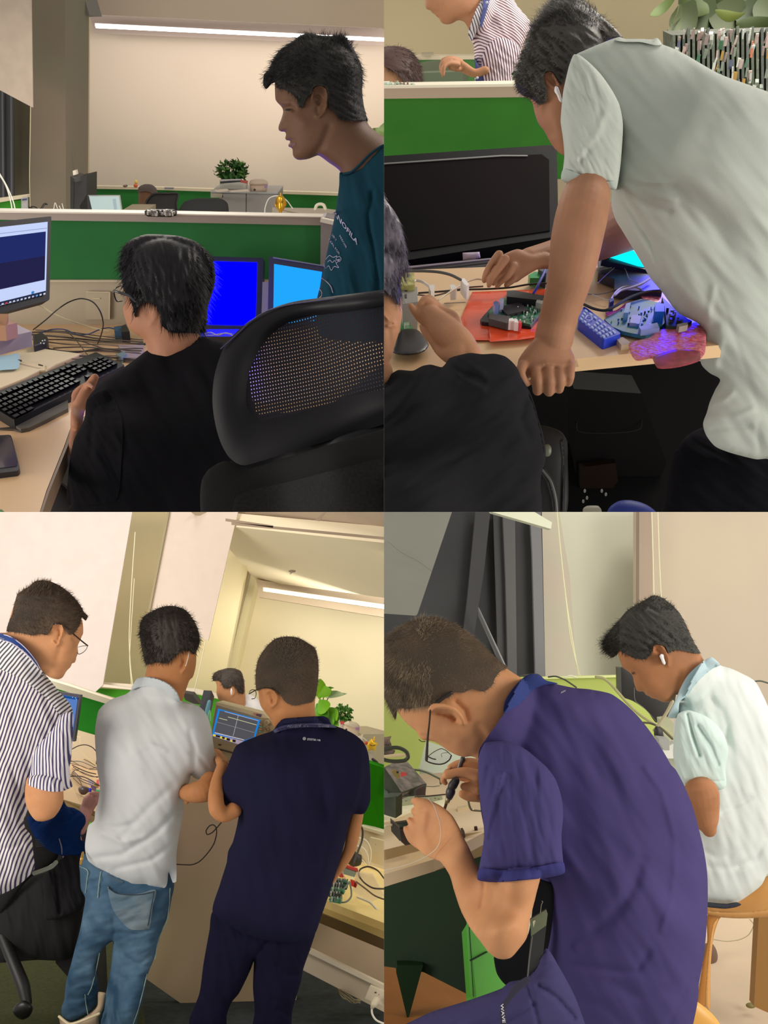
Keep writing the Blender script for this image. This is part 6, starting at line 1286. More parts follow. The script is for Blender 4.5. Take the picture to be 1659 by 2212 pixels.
mk('grey_cable', cable([(755,1905,3.05),(745,1918,3.0),(725,1928,3.0),(712,1932,3.0)], 2.0), mat('cable_greygreen', '6d7466'), None, 'grey green cable end over the green boards', 'cable')
mk('grey_cable', cable([(756,1908,3.03),(759,1925,3.0),(758,1938,2.96),(748,1948,2.93),(730,1949,2.93),(712,1943,2.95)], 2.0), mat('cable_greygreen', '6d7466'), None, 'grey green cable curling around the front green board', 'cable')
gpc = ['2f6a4a','24402f','3f8a5a','1c3326','5a9a70']
for i, (x, y, w) in enumerate(((722,1895,30),(718,1904,34),(716,1914,30),(712,1923,28),(714,1934,26))):
    b = mk('circuit_board', slab([(x,y,3.1-i*.03),(x+w,y+4,3.08-i*.03),(x+w-3,y+9,3.04-i*.03),(x-2,y+5,3.06-i*.03)], .012), mat('gp_'+gpc[i], gpc[i], rough=.5, var=.5, vs=120), None, ['pale green board at the back of the small pile by the navy shirt','dark green board second in the pile by the navy shirt','mid green board in the middle of the pile by the navy shirt','near black board low in the pile by the navy shirt','light green board at the front of the pile by the navy shirt'][i], 'circuit board', smooth=False)
    for k in range(4): mk('component', slab([(x+2+k*6,y+2,3.07-i*.03),(x+5+k*6,y+2.3,3.07-i*.03),(x+5+k*6,y+5,3.05-i*.03),(x+2+k*6,y+4.6,3.05-i*.03)], .01), mat(['comp_silver','comp_grey'][k%2], ['b9b2a8','75716f'][k%2]), b, smooth=False)
for nm, q, c, lab, ct in (('red_clip', ((757,1902),(768,1906),(772,1910),(769,1918),(757,1913)), 'e23a3a', 'red plastic piece on the desk beside the white cable end', 'clip'), ('red_strip', ((742,1868),(772,1878),(774,1884),(755,1878),(741,1871)), 'c4403a', 'red strip behind the grey box on the yellowish desk', 'strip'),
                         ('grey_box', ((746,1876),(770,1884),(766,1895),(738,1887)), '8f9a84', 'grey flat box under the thick dark cable', 'box'), ('red_peg', ((732,1888),(742,1886),(742,1896),(733,1895)), 'd9483c', 'small red knob beside the pale wires', 'knob'),
                         ('clear_bag', ((770,1885),(805,1890),(830,1935),(800,1950),(762,1925)), 'eedcc4', 'clear plastic bag lying on the yellowish desk', 'bag')):
    mk(nm, slab([(x, y, 3.08) for x, y in q], .012), mat('r_'+nm, c, rough=.4, alpha=(.35 if nm == 'clear_bag' else 1)), None, lab, ct, smooth=False)
mk('marker_pen', limb([(772,1938,2.95,2),(800,1950,2.92,2.4),(812,1962,2.9,2.4),(816,1965,2.9,1)], 8), mat('marker_white', 'e8ddc0'), None, 'white marker pen lying at the front of the yellowish desk', 'pen')
mk('pink_wire', cable([(738,1877,3.05),(742,1890,3.05),(748,1900,3.03)], 1.2), mat('wire_peach', 'e0a88c'), None, 'peach wire pair bending over the pale green board', 'wire')
# plants, cooker, trophy right
p4 = empty('potted_plant', P(700, 1560, 4.6), 'bright green broad leafed plant behind the navy shirt mans head', 'plant')
for a in (((690,1510),(692,1466),26,'8cc018'),((680,1502),(716,1490),28,'7cb814'),((690,1512),(702,1540),34,'6fae18'),((700,1520),(690,1560),34,'5fa01a'),((705,1530),(728,1556),28,'7ab82a'),((684,1530),(676,1555),24,'4d8a20'),((700,1545),(722,1562),26,'6cae24'),((695,1490),(722,1486),6,'8aa84a'),((700,1500),(744,1500),14,'b8c89a'),((705,1508),(750,1498),9,'c6d4b0'),((680,1540),(670,1570),24,'58921f'),((705,1550),(732,1568),20,'8cc63a'),((690,1555),(710,1585),26,'6aa820'),((684,1520),(700,1560),30,'4f9420')):
    mk('leaf', leafg(a[0], a[1], a[2], 4.6, 4.5, bend=.01), mat('leaf3_'+a[3], a[3], rough=.4), p4)
mk('stem', merge(*[limb([(700,1580,4.65,1.5),(696,1540,4.65,1.3),(x,1495,4.65,1)], 6) for x in (688,700,715)]), mat('stem_green', '3f5a24'), p4)
bush('potted_plant', 740, 1542, 17, 20, 5.0, 130, ['5f9a38','7ab050','3f7a28'], 11, 4, 'small fine leafed pot plant right of the broad leafed plant', seed=12)
mk('storage_tub', inflate(pairs(728,1562, 742,1556, 744,1580, 730,1576), 4.95, T=.05), mat('tub_red_white', 'e3d6c6', rough=.4), None, 'white tub under the fine leafed plant', 'tub')
mk('red_label', slab([(734,1559,4.88),(743,1558,4.88),(743,1564,4.88),(736,1565,4.88)], .01), mat('label_red', 'e2524a'), bpy.data.objects[[o.name for o in bpy.data.objects if o.name.startswith('storage_tub')][-1]], smooth=False)
rc = empty('rice_cooker', P(760, 1580, 4.9), 'cream lidded cooker with lilac label behind the navy shoulder', 'cooker')
mk('body', inflate(pairs(743,1565, 776,1574, 774,1588, 742,1576), 4.9, T=.08), mat('cooker_cream', 'e8d0b4', rough=.4), rc)
mk('lid', inflate(pairs(743,1562, 752,1557, 770,1561, 777,1568, 776,1574, 744,1565), 4.88, T=.08), mat('cooker_lid3', 'efddc2', rough=.4), rc)
mk('label_patch', slab([(768,1571,4.8),(777,1572,4.8),(776,1578,4.8),(768,1577,4.8)], .01), mat('sticker_lilac3', 'c08fb8'), rc, smooth=False)
mk('dial', ellipsoid(P(748, 1576, 4.8), .005, .005, .005), mat('lock_black', '2a2526'), rc)
mk('cabinet', slab([(720,1568,5.0),(785,1586,4.9),(783,1592,4.9),(782,1700,4.9),(700,1700,5.0)], .3), mat('cabinet_cream', 'd9c9a8', rough=.5), None, 'cream cabinet top edge carrying the cooker behind the navy shoulder', 'cabinet', smooth=False)
mk('white_cable', cable([(768,1598,4.5),(776,1592,4.5),(788,1596,4.5),(795,1605,4.5)], 1.2), mat('cord_bright', 'e6e0d0'), None, 'white cable arching beside the gold star ornament', 'cable')
st = []
c3 = (803, 1610)
pts = []
for i in range(10):
    a = -math.pi/2+i*math.pi/5; r_ = 15 if i % 2 == 0 else 10; pts.append((c3[0]+r_*math.cos(a), c3[1]+r_*math.sin(a)))
tr3 = mk('trophy', [inflate(pts, 4.3, T=.03, sharp=True, s=1.5), limb([(808,1600,4.3,2),(809,1592,4.3,1.6)], 8)], mat('gold_yellow', 'f0c02c', rough=.3, metal=.3), None, 'shiny yellow gold cup ornament by the bright green screen at the right', 'trophy')
mk('dark_mark', onsurf(Surf(np.array(pts), np.array([[p[0], p[1]] for p in pts]), np.full(10, 4.26), np.full(10, 4.3)), pairs(799,1609, 804,1611, 810,1610), .9, off=.01), mat('mark_brown', '5a4010'), tr3)
mk('red_trim', ellipsoid(P(791, 1605, 4.27), .008, .006, .008), mat('toy_red', 'c5532f'), tr3)
mk('grey_stand', slab([(790,1622,4.3),(808,1628,4.3),(806,1665,4.25),(795,1660,4.25)], .05), mat('stand_taupe', '9c917c', rough=.5), None, 'grey stand below the gold cup ornament', 'stand', smooth=False)
hp = limb([(805,1640,3.9,3),(814,1648,3.9,3.4),(818,1660,3.9,3.4),(812,1672,3.9,3),(803,1676,3.9,2.4)], 10)
mk('headphones', hp, mat('headphone_dark', '35302a', rough=.4), None, 'dark curved headphone band behind the navy sleeve', 'headphones')
mk('white_clutter', [slab([(800,1670,3.8),(829,1668,3.8),(829,1690,3.75),(806,1684,3.8)], .04)], mat('clutter_ivory', 'd9d0b8', rough=.5), None, 'pale object with dark lines behind the navy sleeve', 'box', smooth=False)
mk('dark_rail', slab([(795,1685,3.7),(900,1705,3.6),(900,1715,3.6),(795,1697,3.7)], .05), mat('rail_brown', '4a4430', rough=.5), None, 'dark rail above the vivid green screen at the right edge', 'rail', smooth=False)
# brown panel centre
mk('side_panel', slabpl(pairs(300,1650, 620,1650, 640,1900, 640,2330, 620,2330, 325,2121, 280,2090, 285,1900), V3(450, 1900, 3.2), .03), mat('panel_brown_wood', 'b0977c', rough=.6, var=.05, vs=2, col2='a2906a'), None, 'tall brown side panel standing between the jeans and the navy trousers', 'panel', smooth=False)
mk('black_lead', cable([(395+x/4-0, 0, 0) for x in ()] or [(x, y, 2.95) for x, y in Z('L', -160,830, -80,835, 0,835, 60,810, 130,740, 190,650, 212,560, 205,510, 180,490, 150,500, 120,545, 130,575, 170,560, 215,515, 265,455)], 1.3), mat('lead_umber', '2c1f1a'), None, 'thin black lead with a loop hanging in front of the brown side panel', 'cable')
# dark chair, bag
ch = empty('office_chair', P(80, 2180, 3.0), 'black office chair behind the striped shirt with five star base', 'chair')
mk('backrest', inflate(ZZ(0,1659,4, 180,380, 240,300, 400,430, 520,290, 540,560, 510,640, 520,720, 480,800, 250,960, 0,1250, -120,1250, -120,700, 100,400), 2.98, T=.06, k=.4), mat('chair_pitch', '0f0f10', rough=.8), ch)
mk('mesh_light', [onsurf(Surf(np.array(ZZ(0,1659,4, 200,560, 460,560, 460,760, 200,760)), np.array([(80,1820)]), np.array([2.93]), np.array([3.0])), [(76+i*.4, 1814+i*3.6), (88, 1813+i*3.6), (101, 1812.5+i*3.6)], .45, off=0) for i in range(5)], mat('mesh_glint', '4a4a4a'), ch)
mk('skirt', inflate(ZZ(0,1659,4, -120,1100, 0,1090, 200,970, 300,900, 500,900, 720,1100, 700,1400, 620,1640, 300,1660, 60,1680, -120,1680), 3.05, T=.1, folds=(.01, 20, 80)), mat('chair_pitch2', '0b0b0c', rough=.85), ch)
mk('base_leg', limb([(5,2020,3.0,12),(30,2080,2.95,13),(50,2130,2.92,14),(58,2165,2.9,11)], 12), mat('base_black', '121212', rough=.5), ch)
mk('caster', inflate(ZZ(0,1659,4, 110,2100, 140,2040, 200,2010, 260,2030, 285,2080, 250,2150, 190,2175, 140,2150), 2.86, T=.03), mat('caster_black', '0d0d0d', rough=.4), ch)
bgm = fabric('bag_black', '29282a', var=.15)
bg = mk('bag', inflate(ZZ(0,1659,4, 370,950, 470,830, 540,780, 590,730, 650,710, 700,740, 740,1050, 740,1150, 700,1220, 600,1270, 520,1300, 390,1310, 375,1100), 2.95, T=.1, folds=(.012, 14, 75), relief=[(ZZ(0,1659,4, 480,860, 500,1050, 520,1250), 4, .01), (ZZ(0,1659,4, 420,900, 440,1000), 4, -.01)]), bgm, None, 'dark grey cloth bag hanging beside the jeans', 'bag')
mk('strap', limb([(x, y, 2.86, 4.6) for x, y in ZZ(0,1659,4, 295,910, 380,880, 450,850, 485,815)], 10, flat=.4), mat('strap_grey', '8d9082', rough=.7), bg)
mk('chair_edge_strip', limb([(128,1812,2.9,1.2),(133,1830,2.9,1.4),(134,1845,2.9,1)], 8), mat('strip_lilac', '7a7486'), ch)
mk('crossed_box', slab([(120,1800,3.2),(200,1800,3.2),(215,2190,3.1),(120,2080,3.1)], .1), mat('dark_case', '151416', rough=.7), None, 'dark computer case in shadow between chair and jeans', 'computer', smooth=False)

# seated person (blue light put into the sleeve and hand colours)
s5 = merge(limb([(188,1745,3.0,13),(183,1770,2.97,12),(176,1795,2.95,9)], 14), inflate(ZZ(140,1480,7.37, 270,1880, 290,1800, 350,1740, 430,1700, 500,1710, 540,1760, 548,1860, 500,1930, 460,2000, 400,2130, 370,2190, 320,2150, 220,1990), 3.0, T=.03, relief=[(ZZ(140,1480,7.37, 430,1740, 400,1850), 4, .004)]),
           limb([(204,1716,2.98,4),(214,1720,2.98,3.6),(215,1735,2.98,3.4)], 8), limb([(196,1714,2.98,4),(208,1712,2.98,3.6),(218,1718,2.98,3)], 8), limb([(150,1790,3.05,20),(160,1850,3.05,24)], 12))
ps = mk('person', s5, mat('skin_violet_lit', 'cf9a90', **SKIN), None, 'person seated at the desk in dark T-shirt, only sleeve and hand on desk showing', 'person', remesh=.0035)
mk('tshirt', inflate(ZZ(0,1659,4, 520,250, 550,280, 580,330, 640,345, 700,380, 735,420, 740,470, 720,520, 705,545, 700,620, 735,640, 730,760, 540,760, 400,700, 300,600, 240,420, 400,440), 2.95, T=.09, folds=(.012, 10, -40), relief=[(ZZ(0,1659,4, 560,290, 600,340, 620,380), 3, .008)]), fabric('tshirt_blue_lit', '0d2a5e', var=.25, vs=9), ps)

# ---- P1: striped shirt man
D1 = 2.72
fo = Z('I', 700,915, 714,950, 720,1010, 718,1055, 706,1075, 700,1100, 684,1128, 672,1160, 676,1200, 674,1225, 660,1255, 655,1288, 642,1306, 620,1306, 616,1330, 600,1350, 580,1368, 560,1400, 542,1430, 505,1447, 440,1432, 385,1402, 350,1400, 250,1450, 60,1350, -60,1150, -20,1050, 78,1035, 75,960, 110,830, 160,720, 300,620, 450,620, 600,710, 680,840)
hd = inflate(fo, D1, T=.08, s=2, relief=[(Z('I', 445,1020, 462,970, 500,958, 535,972, 545,1010, 535,1060, 515,1090, 508,1140, 490,1155, 460,1120), 2.0, -.010), (Z('I', 500,1010, 520,1040, 505,1100), 2.2, .010), (Z('I', 625,1290, 650,1295), 1.8, .007), (Z('I', 570,1370, 600,1362), 1.4, .004), (Z('I', 640,1090, 690,1100), 3, .006), (Z('I', 400,1400, 480,1300, 520,1180), 7, .004), (Z('I', 690,1078, 716,1065), 1.8, -.003)])
arm = inflate(Z('K', 215,190, 240,80, 400,60, 545,120, 548,200, 548,290, 505,380, 462,430, 370,463, 310,455, 262,400, 222,310), 2.66, T=.06, k=.9)
core = corel([(40,1500,2.8,60),(60,1700,2.8,80)])
ps = mk('person', [hd, arm, core], mat('skin_peach_three', 'cf9468', **SKIN), None, 'man in striped shirt with glasses and blue lanyard leaning at the left edge', 'person', remesh=.0025)
ho = Z('I', 58,1030, 70,965, 98,900, 118,820, 130,770, 150,712, 190,680, 255,640, 300,600, 380,590, 450,605, 520,640, 590,690, 650,750, 690,800, 730,870, 758,898, 740,938, 704,908, 700,940, 682,990, 645,1040, 600,1062, 560,1010, 520,960, 470,963, 442,1000, 420,1048, 400,1062, 330,1050, 280,1066, 220,1052, 100,1036)
hr = inflate(ho, D1, T=.025, k=.7, base=hd.surf, off=.007, folds=(.003, 6, 20), s=2.2)
mhb = mat('hair_brownblack', '38302b', rough=.7, spec=.2, bump=.4, bs=300, col2='5a4a3c', vs=10)
mk('hair', [hr, strands(hr.surf, ho, 5200, lambda x, y: ((.6, -1) if y < 1290 and x < 110 else ((.9, .15) if x > 120 else (.1, .8))), lambda x, y: 9 if y < 1300 else 6, .8, lift=.55, jit=.3)], [mhb, mat('strand_brown', '5e4e40', rough=.7, spec=.2)], ps)
S1 = stripes('stripe_body', 'ece4e4', '4b4560', -20, .0098, .45, warp=.012)
S1b = stripes('stripe_yoke', 'f0eaea', '555660', -45, .0098, .45, warp=.012)
S1c = stripes('stripe_sleeve', 'ece6ea', '4c4a70', 3, .0092, .45, warp=.010)
so = Z('I', -200,1000, 0,1052, 100,1085, 220,1172, 300,1270, 345,1350, 430,1450, 520,1560, 600,1655, 625,1740, 600,1900, 540,2100, 440,2212)+Z('K', 330,100, 240,200, 240,385, 205,440, 220,520, 268,580, 290,760, 296,870, 200,980, 100,1050, 0,1098, -200,1200)
sh = inflate(so, 2.76, T=.13, k=.7, folds=(.010, 20, 70), base=hd.surf, off=.014, relief=[(Z('I', 130,1750, 90,1900, 60,2050), 4, .010), (Z('K', 0,700, 120,690, 250,600), 5, .006), (Z('K', 100,0, 160,200, 200,380), 5, .008)])
shm = mk('shirt', sh, S1, ps)
yo = Z('I', -200,1000, 0,1052, 100,1085, 220,1172, 300,1270, 345,1350, 430,1450, 520,1560, 602,1655, 627,1725, 520,1750, 430,1640, 280,1510, 100,1400, 0,1360, -200,1330)
mk('yoke', inflate(yo, 2.76, T=.01, k=.3, base=sh.surf, off=.003, s=2.6), S1b, shm)
slo = Z('I', 627,1730, 560,1735, 500,1810, 460,1870, 400,1940, 335,2010, 285,2100, 268,2212)+Z('K', 262,30, 244,140, 330,180, 450,205, 545,200, 592,180, 625,162, 612,100, 602,20)+Z('I', 618,2100, 630,1900)
sl = inflate(slo, 2.68, T=.075, k=.85, base=[sh.surf, arm.surf], off=.006, folds=(.006, 10, 75))
slm = mk('sleeve', sl, S1c, ps)
lo = Z('I', -200,1030, 0,1048, 70,1065, 180,1130, 260,1210, 320,1290, 352,1352, 330,1350, 280,1290, 200,1210, 100,1140, 0,1100, -200,1080)
ml = mat('lanyard_royal', '2d4a94', rough=.5)
ln = inflate(lo, 2.7, T=.004, k=.2, base=[sh.surf, hd.surf], off=.028, s=2)
lnm = mk('lanyard', ln, ml, ps)
mw = mat('lanyard_white', 'e6ddea', rough=.5)
mk('lanyard_edge', onsurf(ln.surf, Z('I', -20,1052, 70,1070, 175,1135, 252,1212, 310,1290, 345,1350), .9, off=.001), mw, lnm)
mk('lanyard_edge', onsurf(ln.surf, Z('I', -20,1094, 100,1134, 200,1204, 285,1290, 328,1345), .9, off=.001), mw, lnm)
text('九', ZZ(0,1360,7.54, 285,280)[0], (5.0, 2.9), (2.9, -5.0), 0, m=mw, parent=lnm, surf=ln.surf, off=.0015)
text('JIUZHOU', ZZ(0,1360,7.54, 440,415)[0], (6.0, 5.8), (3.6, -4.0), 0, m=mw, parent=lnm, surf=ln.surf, off=.0015, bold=.02)
text('四川', ZZ(0,1360,7.54, 30,155)[0], (5.0, 1.2), (1.2, -5.0), 0, m=mw, parent=lnm, surf=ln.surf, off=.0015)
mgf = mat('glasses_brown', '2f2520', rough=.2)
gl = empty('glasses', P(160, 1370, 2.6), None, None); gl.parent = ps; gl.location = gl.location-ps.location
mk('temple', onsurf(hd.surf, Z('I', 430,974, 500,965, 548,975, 600,1022, 660,1075), 1.5, off=.006), mgf, gl)
mk('temple_front', limb([(p[0], p[1], 2.66, 1.6) for p in Z('I', 655,1072, 700,1110, 757,1155)], 8), mgf, gl)
mk('lens_rim', limb([(p[0], p[1], 2.66, .8) for p in Z('I', 757,1155, 745,1185, 715,1215, 680,1228, 668,1215)], 8), mgf, gl)
mk('lens_rim', limb([(p[0], p[1], 2.68, .6) for p in Z('I', 750,1155, 710,1158, 676,1168)], 8), mgf, gl)
mk('lens', inflate(Z('I', 752,1160, 740,1185, 712,1210, 680,1224, 672,1172), 2.67, T=.002, k=.1), mat('lens_clear', 'f0f0f0', rough=.05, alpha=.18), gl)

# ---- P2: pale polo and jeans
D2 = 2.85
ho = [(x, y) for x, y in Z('I', 1205,1060, 1212,960, 1250,895, 1310,860, 1400,820, 1500,812, 1600,845)]+[(x, y) for x, y in Z('J', 0,915, 35,975, 62,1060, 60,1150, 30,1215, 10,1230)]+Z('I', 1640,1195, 1560,1212, 1500,1260, 1450,1305, 1350,1298, 1262,1316, 1232,1200)
sk = Z('I', 1225,1060, 1230,960, 1300,880, 1400,840, 1520,832, 1600,860, 1670,940)+Z('J', 50,1060, 50,1150, 40,1200, 36,1300, 25,1370, 5,1430, -20,1450)+Z('I', 1600,1560, 1560,1660, 1400,1650, 1230,1560, 1246,1440, 1268,1330, 1240,1200)
hd = inflate(sk, D2, T=.085, s=2.2, relief=[(Z('I', 1545,1215, 1590,1195, 1625,1215, 1622,1280, 1600,1350, 1580,1385), 2.6, -.012), (Z('I', 1570,1240, 1590,1300, 1570,1340), 2.4, .008)])
hands = merge(limb([(398,1712,2.78,15),(420,1712,2.74,22),(445,1705,2.74,26),(455,1690,2.76,24)], 16), limb([(400,1700,2.78,8),(403,1720,2.77,6),(401,1733,2.77,4)], 10), limb([(408,1705,2.78,8),(406,1724,2.77,6),(404,1734,2.77,4)], 10))
core = corel([(330,1480,2.88,45),(310,1650,2.9,80)])
ps = mk('person', [hd, hands, core], mat('skin_tan_three', 'b57b4e', **SKIN), None, 'man in pale polo shirt and blue jeans standing with his back to us', 'person', remesh=.0028)
hr = inflate(ho, D2, T=.025, k=.7, base=hd.surf, off=.008, folds=(.004, 8, 80), s=2.4)
mk('hair', [hr, strands(hr.surf, ho, 4200, lambda x, y: (((x-365)/60), .2+(y-1330)/70), 11, .8, lift=.15, jit=.3, curl=.3), strands(hr.surf, Z('I', 1300,850, 1600,830, 1620,900, 1300,900), 90, lambda x, y: (.5, -.9), 12, .5, lift=.1, curl=1.2)], mat('hair_brownblack2', '332b26', rough=.55, spec=.3, bump=.4, bs=300), ps)
polo3 = fabric('polo_grey', 'cccfd0', var=.02)
po = Z('I', 1140,1530, 1185,1440, 1250,1425, 1330,1432, 1450,1480, 1530,1560, 1552,1625, 1659,1652)+Z('J', 60,1680, 120,1740, 160,1850, 178,1960, 192,2060, 207,2180)+Z('L', 207,0, 200,50, 130,92, 50,97, 15,82, -10,60)+Z('K', 1640,110, 1592,250, 1582,400, 1545,600, 1525,750, 1520,985, 1495,992, 1457,900, 1430,1030, 1300,1030, 1100,1005, 900,898, 762,800, 735,700, 742,600, 768,490, 812,458, 822,380, 850,280, 862,150, 840,20)+Z('I', 832,2130, 820,1900, 850,1720, 880,1680, 960,1620, 1095,1570)
pt = inflate(po, [(330,1450,2.88),(300,1700,2.8),(300,1900,2.82),(440,1600,2.8)], T=.13, k=.75, folds=(.010, 26, 60), base=hd.surf, off=.014,
    relief=[(Z('K', 1500,150, 1300,330, 1050,600), 8, .008), (Z('K', 1520,380, 1350,560, 1050,750, 800,780), 7, .007), (Z('K', 1500,650, 1300,800, 1000,870), 6, .006), (Z('K', 880,560, 1050,640, 1250,600), 6, -.006), (Z('K', 860,500, 1000,520, 1150,480), 6, .006),
            (Z('I', 1150,2080, 1300,2010, 1430,2060), 6, -.004), (Z('J', 0,2080, 60,2110, 140,2212), 5, .010), (Z('K', 1560,300, 1500,700, 1480,900), 3, .005), (Z('J', -20,1900, 20,2050, 10,2212), 5, .012), (Z('I', 1140,1530, 1240,1505, 1350,1520, 1450,1570), 1.4, .006)])
ptm = mk('polo_shirt', pt, polo3, ps)
co = Z('I', 1135,1535, 1185,1440, 1250,1424, 1330,1430, 1450,1478, 1530,1558, 1555,1640, 1480,1590, 1400,1530, 1300,1508, 1220,1510)
mk('collar', inflate(co, 2.84, T=.012, k=.5, base=[pt.surf, hd.surf], off=.010, s=2), fabric('polo_collar', 'c5ccd0'), ps)
mk('earphone', onsurf(hd.surf, Z('I', 1632,1205, 1625,1260, 1605,1330), .7, off=.006), mat('earbud_white', 'f0eceb'), ps)
jo = Z('K', 715,740, 690,790, 684,850, 690,900, 700,1050, 735,1120, 722,1230, 690,1400, 650,1550, 612,1700, 572,1850, 555,2000, 530,2080, 540,2150, 620,2190, 740,2140, 820,2070, 850,1950, 845,1850, 830,1700, 870,1600, 910,1540, 972,1500, 965,1650, 945,1800, 918,1930, 895,2060, 850,2300, 1160,2300, 1190,2150, 1240,1990, 1272,1800, 1330,1650, 1400,1400, 1455,1270, 1485,1120, 1505,1000, 1460,880, 1300,960, 1000,850)
jt = inflate(jo, [(300,1900,2.85),(200,2180,2.95),(290,2190,2.8)], T=.10, k=.8, folds=(.010, 12, -15), relief=[(Z('K', 975,1300, 990,1400, 975,1500), 4, .016), (Z('K', 735,1120, 850,1160, 960,1230), 3, .008), (Z('K', 1040,1600, 1200,1700, 1330,1600), 4, .006), (Z('K', 960,1750, 1080,1830, 1240,1800), 4, .006), (Z('K', 600,1600, 720,1680, 850,1640), 4, .006), (Z('K', 1000,1420, 1200,1440, 1400,1330), 4, .006), (Z('K', 560,2050, 700,2060, 820,2000), 3, .006)])
mj = mat('denim', '2f4c66', rough=.9, spec=.1, col2='5b7890', vs=9, bump=.5, bs=700)
jm = mk('jeans', jt, mj, ps)
pk = inflate(Z('K', 930,1020, 960,1060, 1050,1085, 1200,1085, 1345,1055, 1320,1200, 1285,1390, 1200,1400, 1130,1395, 1060,1340, 980,1230, 945,1120), 2.8, T=.004, k=.2, base=jt.surf, off=.006, s=2.2)
pkm = mk('back_pocket', pk, mat('denim_light', '5f7484', rough=.9, spec=.1, col2='7f8a8e', vs=10, bump=.5, bs=700), jm)
mst = mat('stitching', '22303c', rough=.9)
mk('stitching', onsurf(pk.surf, Z('K', 940,1040, 1000,1080, 1100,1095, 1220,1092, 1335,1068), .9, off=.003), mst, pkm)
mk('stitching', onsurf(pk.surf, Z('K', 1330,1080, 1305,1220, 1280,1360), .9, off=.003), mst, pkm)
mseam = mat('seam_pale', '8fa39a', rough=.9)
for q in (Z('K', 690,850, 755,885, 750,980, 738,1080), Z('K', 870,900, 855,1000, 845,1120), Z('K', 1470,1040, 1460,1200, 1440,1330, 1370,1480, 1340,1650), Z('K', 860,1600, 830,1750, 790,1900, 760,1960), Z('K', 1270,1780, 1230,1950, 1190,2100, 1140,2240), Z('K', 735,1960, 745,2050, 760,2130)):
    mk('seam', onsurf(jt.surf, q, 1.0, off=.004), mseam, jm)
mk('waistband', onsurf(jt.surf, Z('K', 740,780, 840,860, 960,940, 1060,985), 2.2, off=.0), mat('waistband', '4a5a68', rough=.9), jm)
mk('phone', limb([(179,1842,2.80,2.6),(176,1856,2.79,3.4),(175,1866,2.79,3.0)], 10, flat=.5), mat('phone_gold', 'b8904a', rough=.25, metal=.6), None, 'gold edged phone sticking out of the jeans side pocket', 'phone')
shm_ = inflate(Z('K', 512,2140, 516,2200, 540,2290, 860,2290, 862,2150, 895,2080, 912,1945, 850,1935, 838,2060, 745,2145, 620,2195, 545,2165), 2.93, T=.05, sharp=False)
sho = mk('shoe', shm_, mat('shoe_beige', 'b39c80', rough=.7), ps)
mk('sole', limb([(128,2196,2.89,3),(150,2212,2.88,3),(190,2200,2.88,3),(214,2190,2.89,3)], 8), mat('sole_cream', 'e0cfa8', rough=.6), sho)

# ---- P4: far man in white shirt
D4 = 4.8
fo = Z('J', 195,1440, 212,1500, 208,1560, 215,1590, 235,1630, 280,1650, 330,1660, 450,1700, 460,1560, 440,1420, 380,1360, 260,1365)
hd = inflate(fo, D4, T=.08, relief=[(Z('J', 335,1515, 360,1520, 365,1560, 345,1590), 1.8, -.01)])
ps = mk('person', hd, mat('skin_peach_four', 'c98f64', **SKIN), None, 'far man in white shirt looking down behind the oscilloscope', 'person', remesh=.004)
ho = Z('J', 175,1425, 200,1385, 260,1360, 310,1348, 370,1352, 420,1375, 445,1440, 450,1500, 445,1570, 400,1560, 375,1515, 340,1500, 310,1520, 270,1515, 245,1470, 215,1455, 185,1460)
hr = inflate(ho, D4, T=.02, k=.7, base=hd.surf, off=.01)
mk('hair', [hr, strands(hr.surf, ho, 900, lambda x, y: ((-.8, .3) if x < 480 else (.3, .7)), 6, .8, lift=.25, jit=.4)], mat('hair_brown_four', '3b3129', rough=.6), ps)
mk('shirt', inflate(Z('J', 250,1660, 330,1640, 380,1600, 430,1575, 490,1575, 560,1610, 620,1680, 660,1760, 660,1900, 250,1900), D4+.05, T=.1, folds=(.01, 10, 40)), fabric('shirt_white_four', 'ece9ea'), ps)
mk('earbud', ellipsoid(P(500, 1494, 4.68), .005, .005, .016), mat('earbud_white', 'f0eceb'), ps)
mk('tower_speaker', slab([(440,1491,4.7),(457,1492,4.7),(446,1545,4.65),(428,1540,4.65)], .1), mat('speaker_ink', '2c2c34', rough=.5), None, 'black tower speaker leaning in the view left of the far man', 'speaker', smooth=False)
mk('teal_bottle', limb([(452,1516,4.5,4),(449,1530,4.5,5),(446,1545,4.5,5)], 10), mat('teal_plastic', '5a8a9c', rough=.3), None, 'teal object between tower speaker and oscilloscope', 'bottle')
mk('green_bottle', merge(limb([(453,1536,3.3,2),(452.5,1543,3.3,3.4),(452,1556,3.3,4)], 10)), mat('bottle_green', '7fc890', rough=.3), None, 'small pale green bottle at the left side of the oscilloscope', 'bottle')
mk('dark_shape', [slab([(395,1497,3.6),(415,1500,3.6),(432,1522,3.6),(418,1520,3.6),(400,1512,3.6)], .05)], mat('case_ink', '3a3430'), None, 'dark shape behind the pale polo collar', 'case', smooth=False)
mk('pale_card', slab([(410,1498,3.9),(424,1499,3.9),(424,1506,3.9),(412,1506,3.9)], .02), mat('frame_pale', 'd2d3c0'), None, 'small pale frame right of the pale polo collar', 'frame', smooth=False)

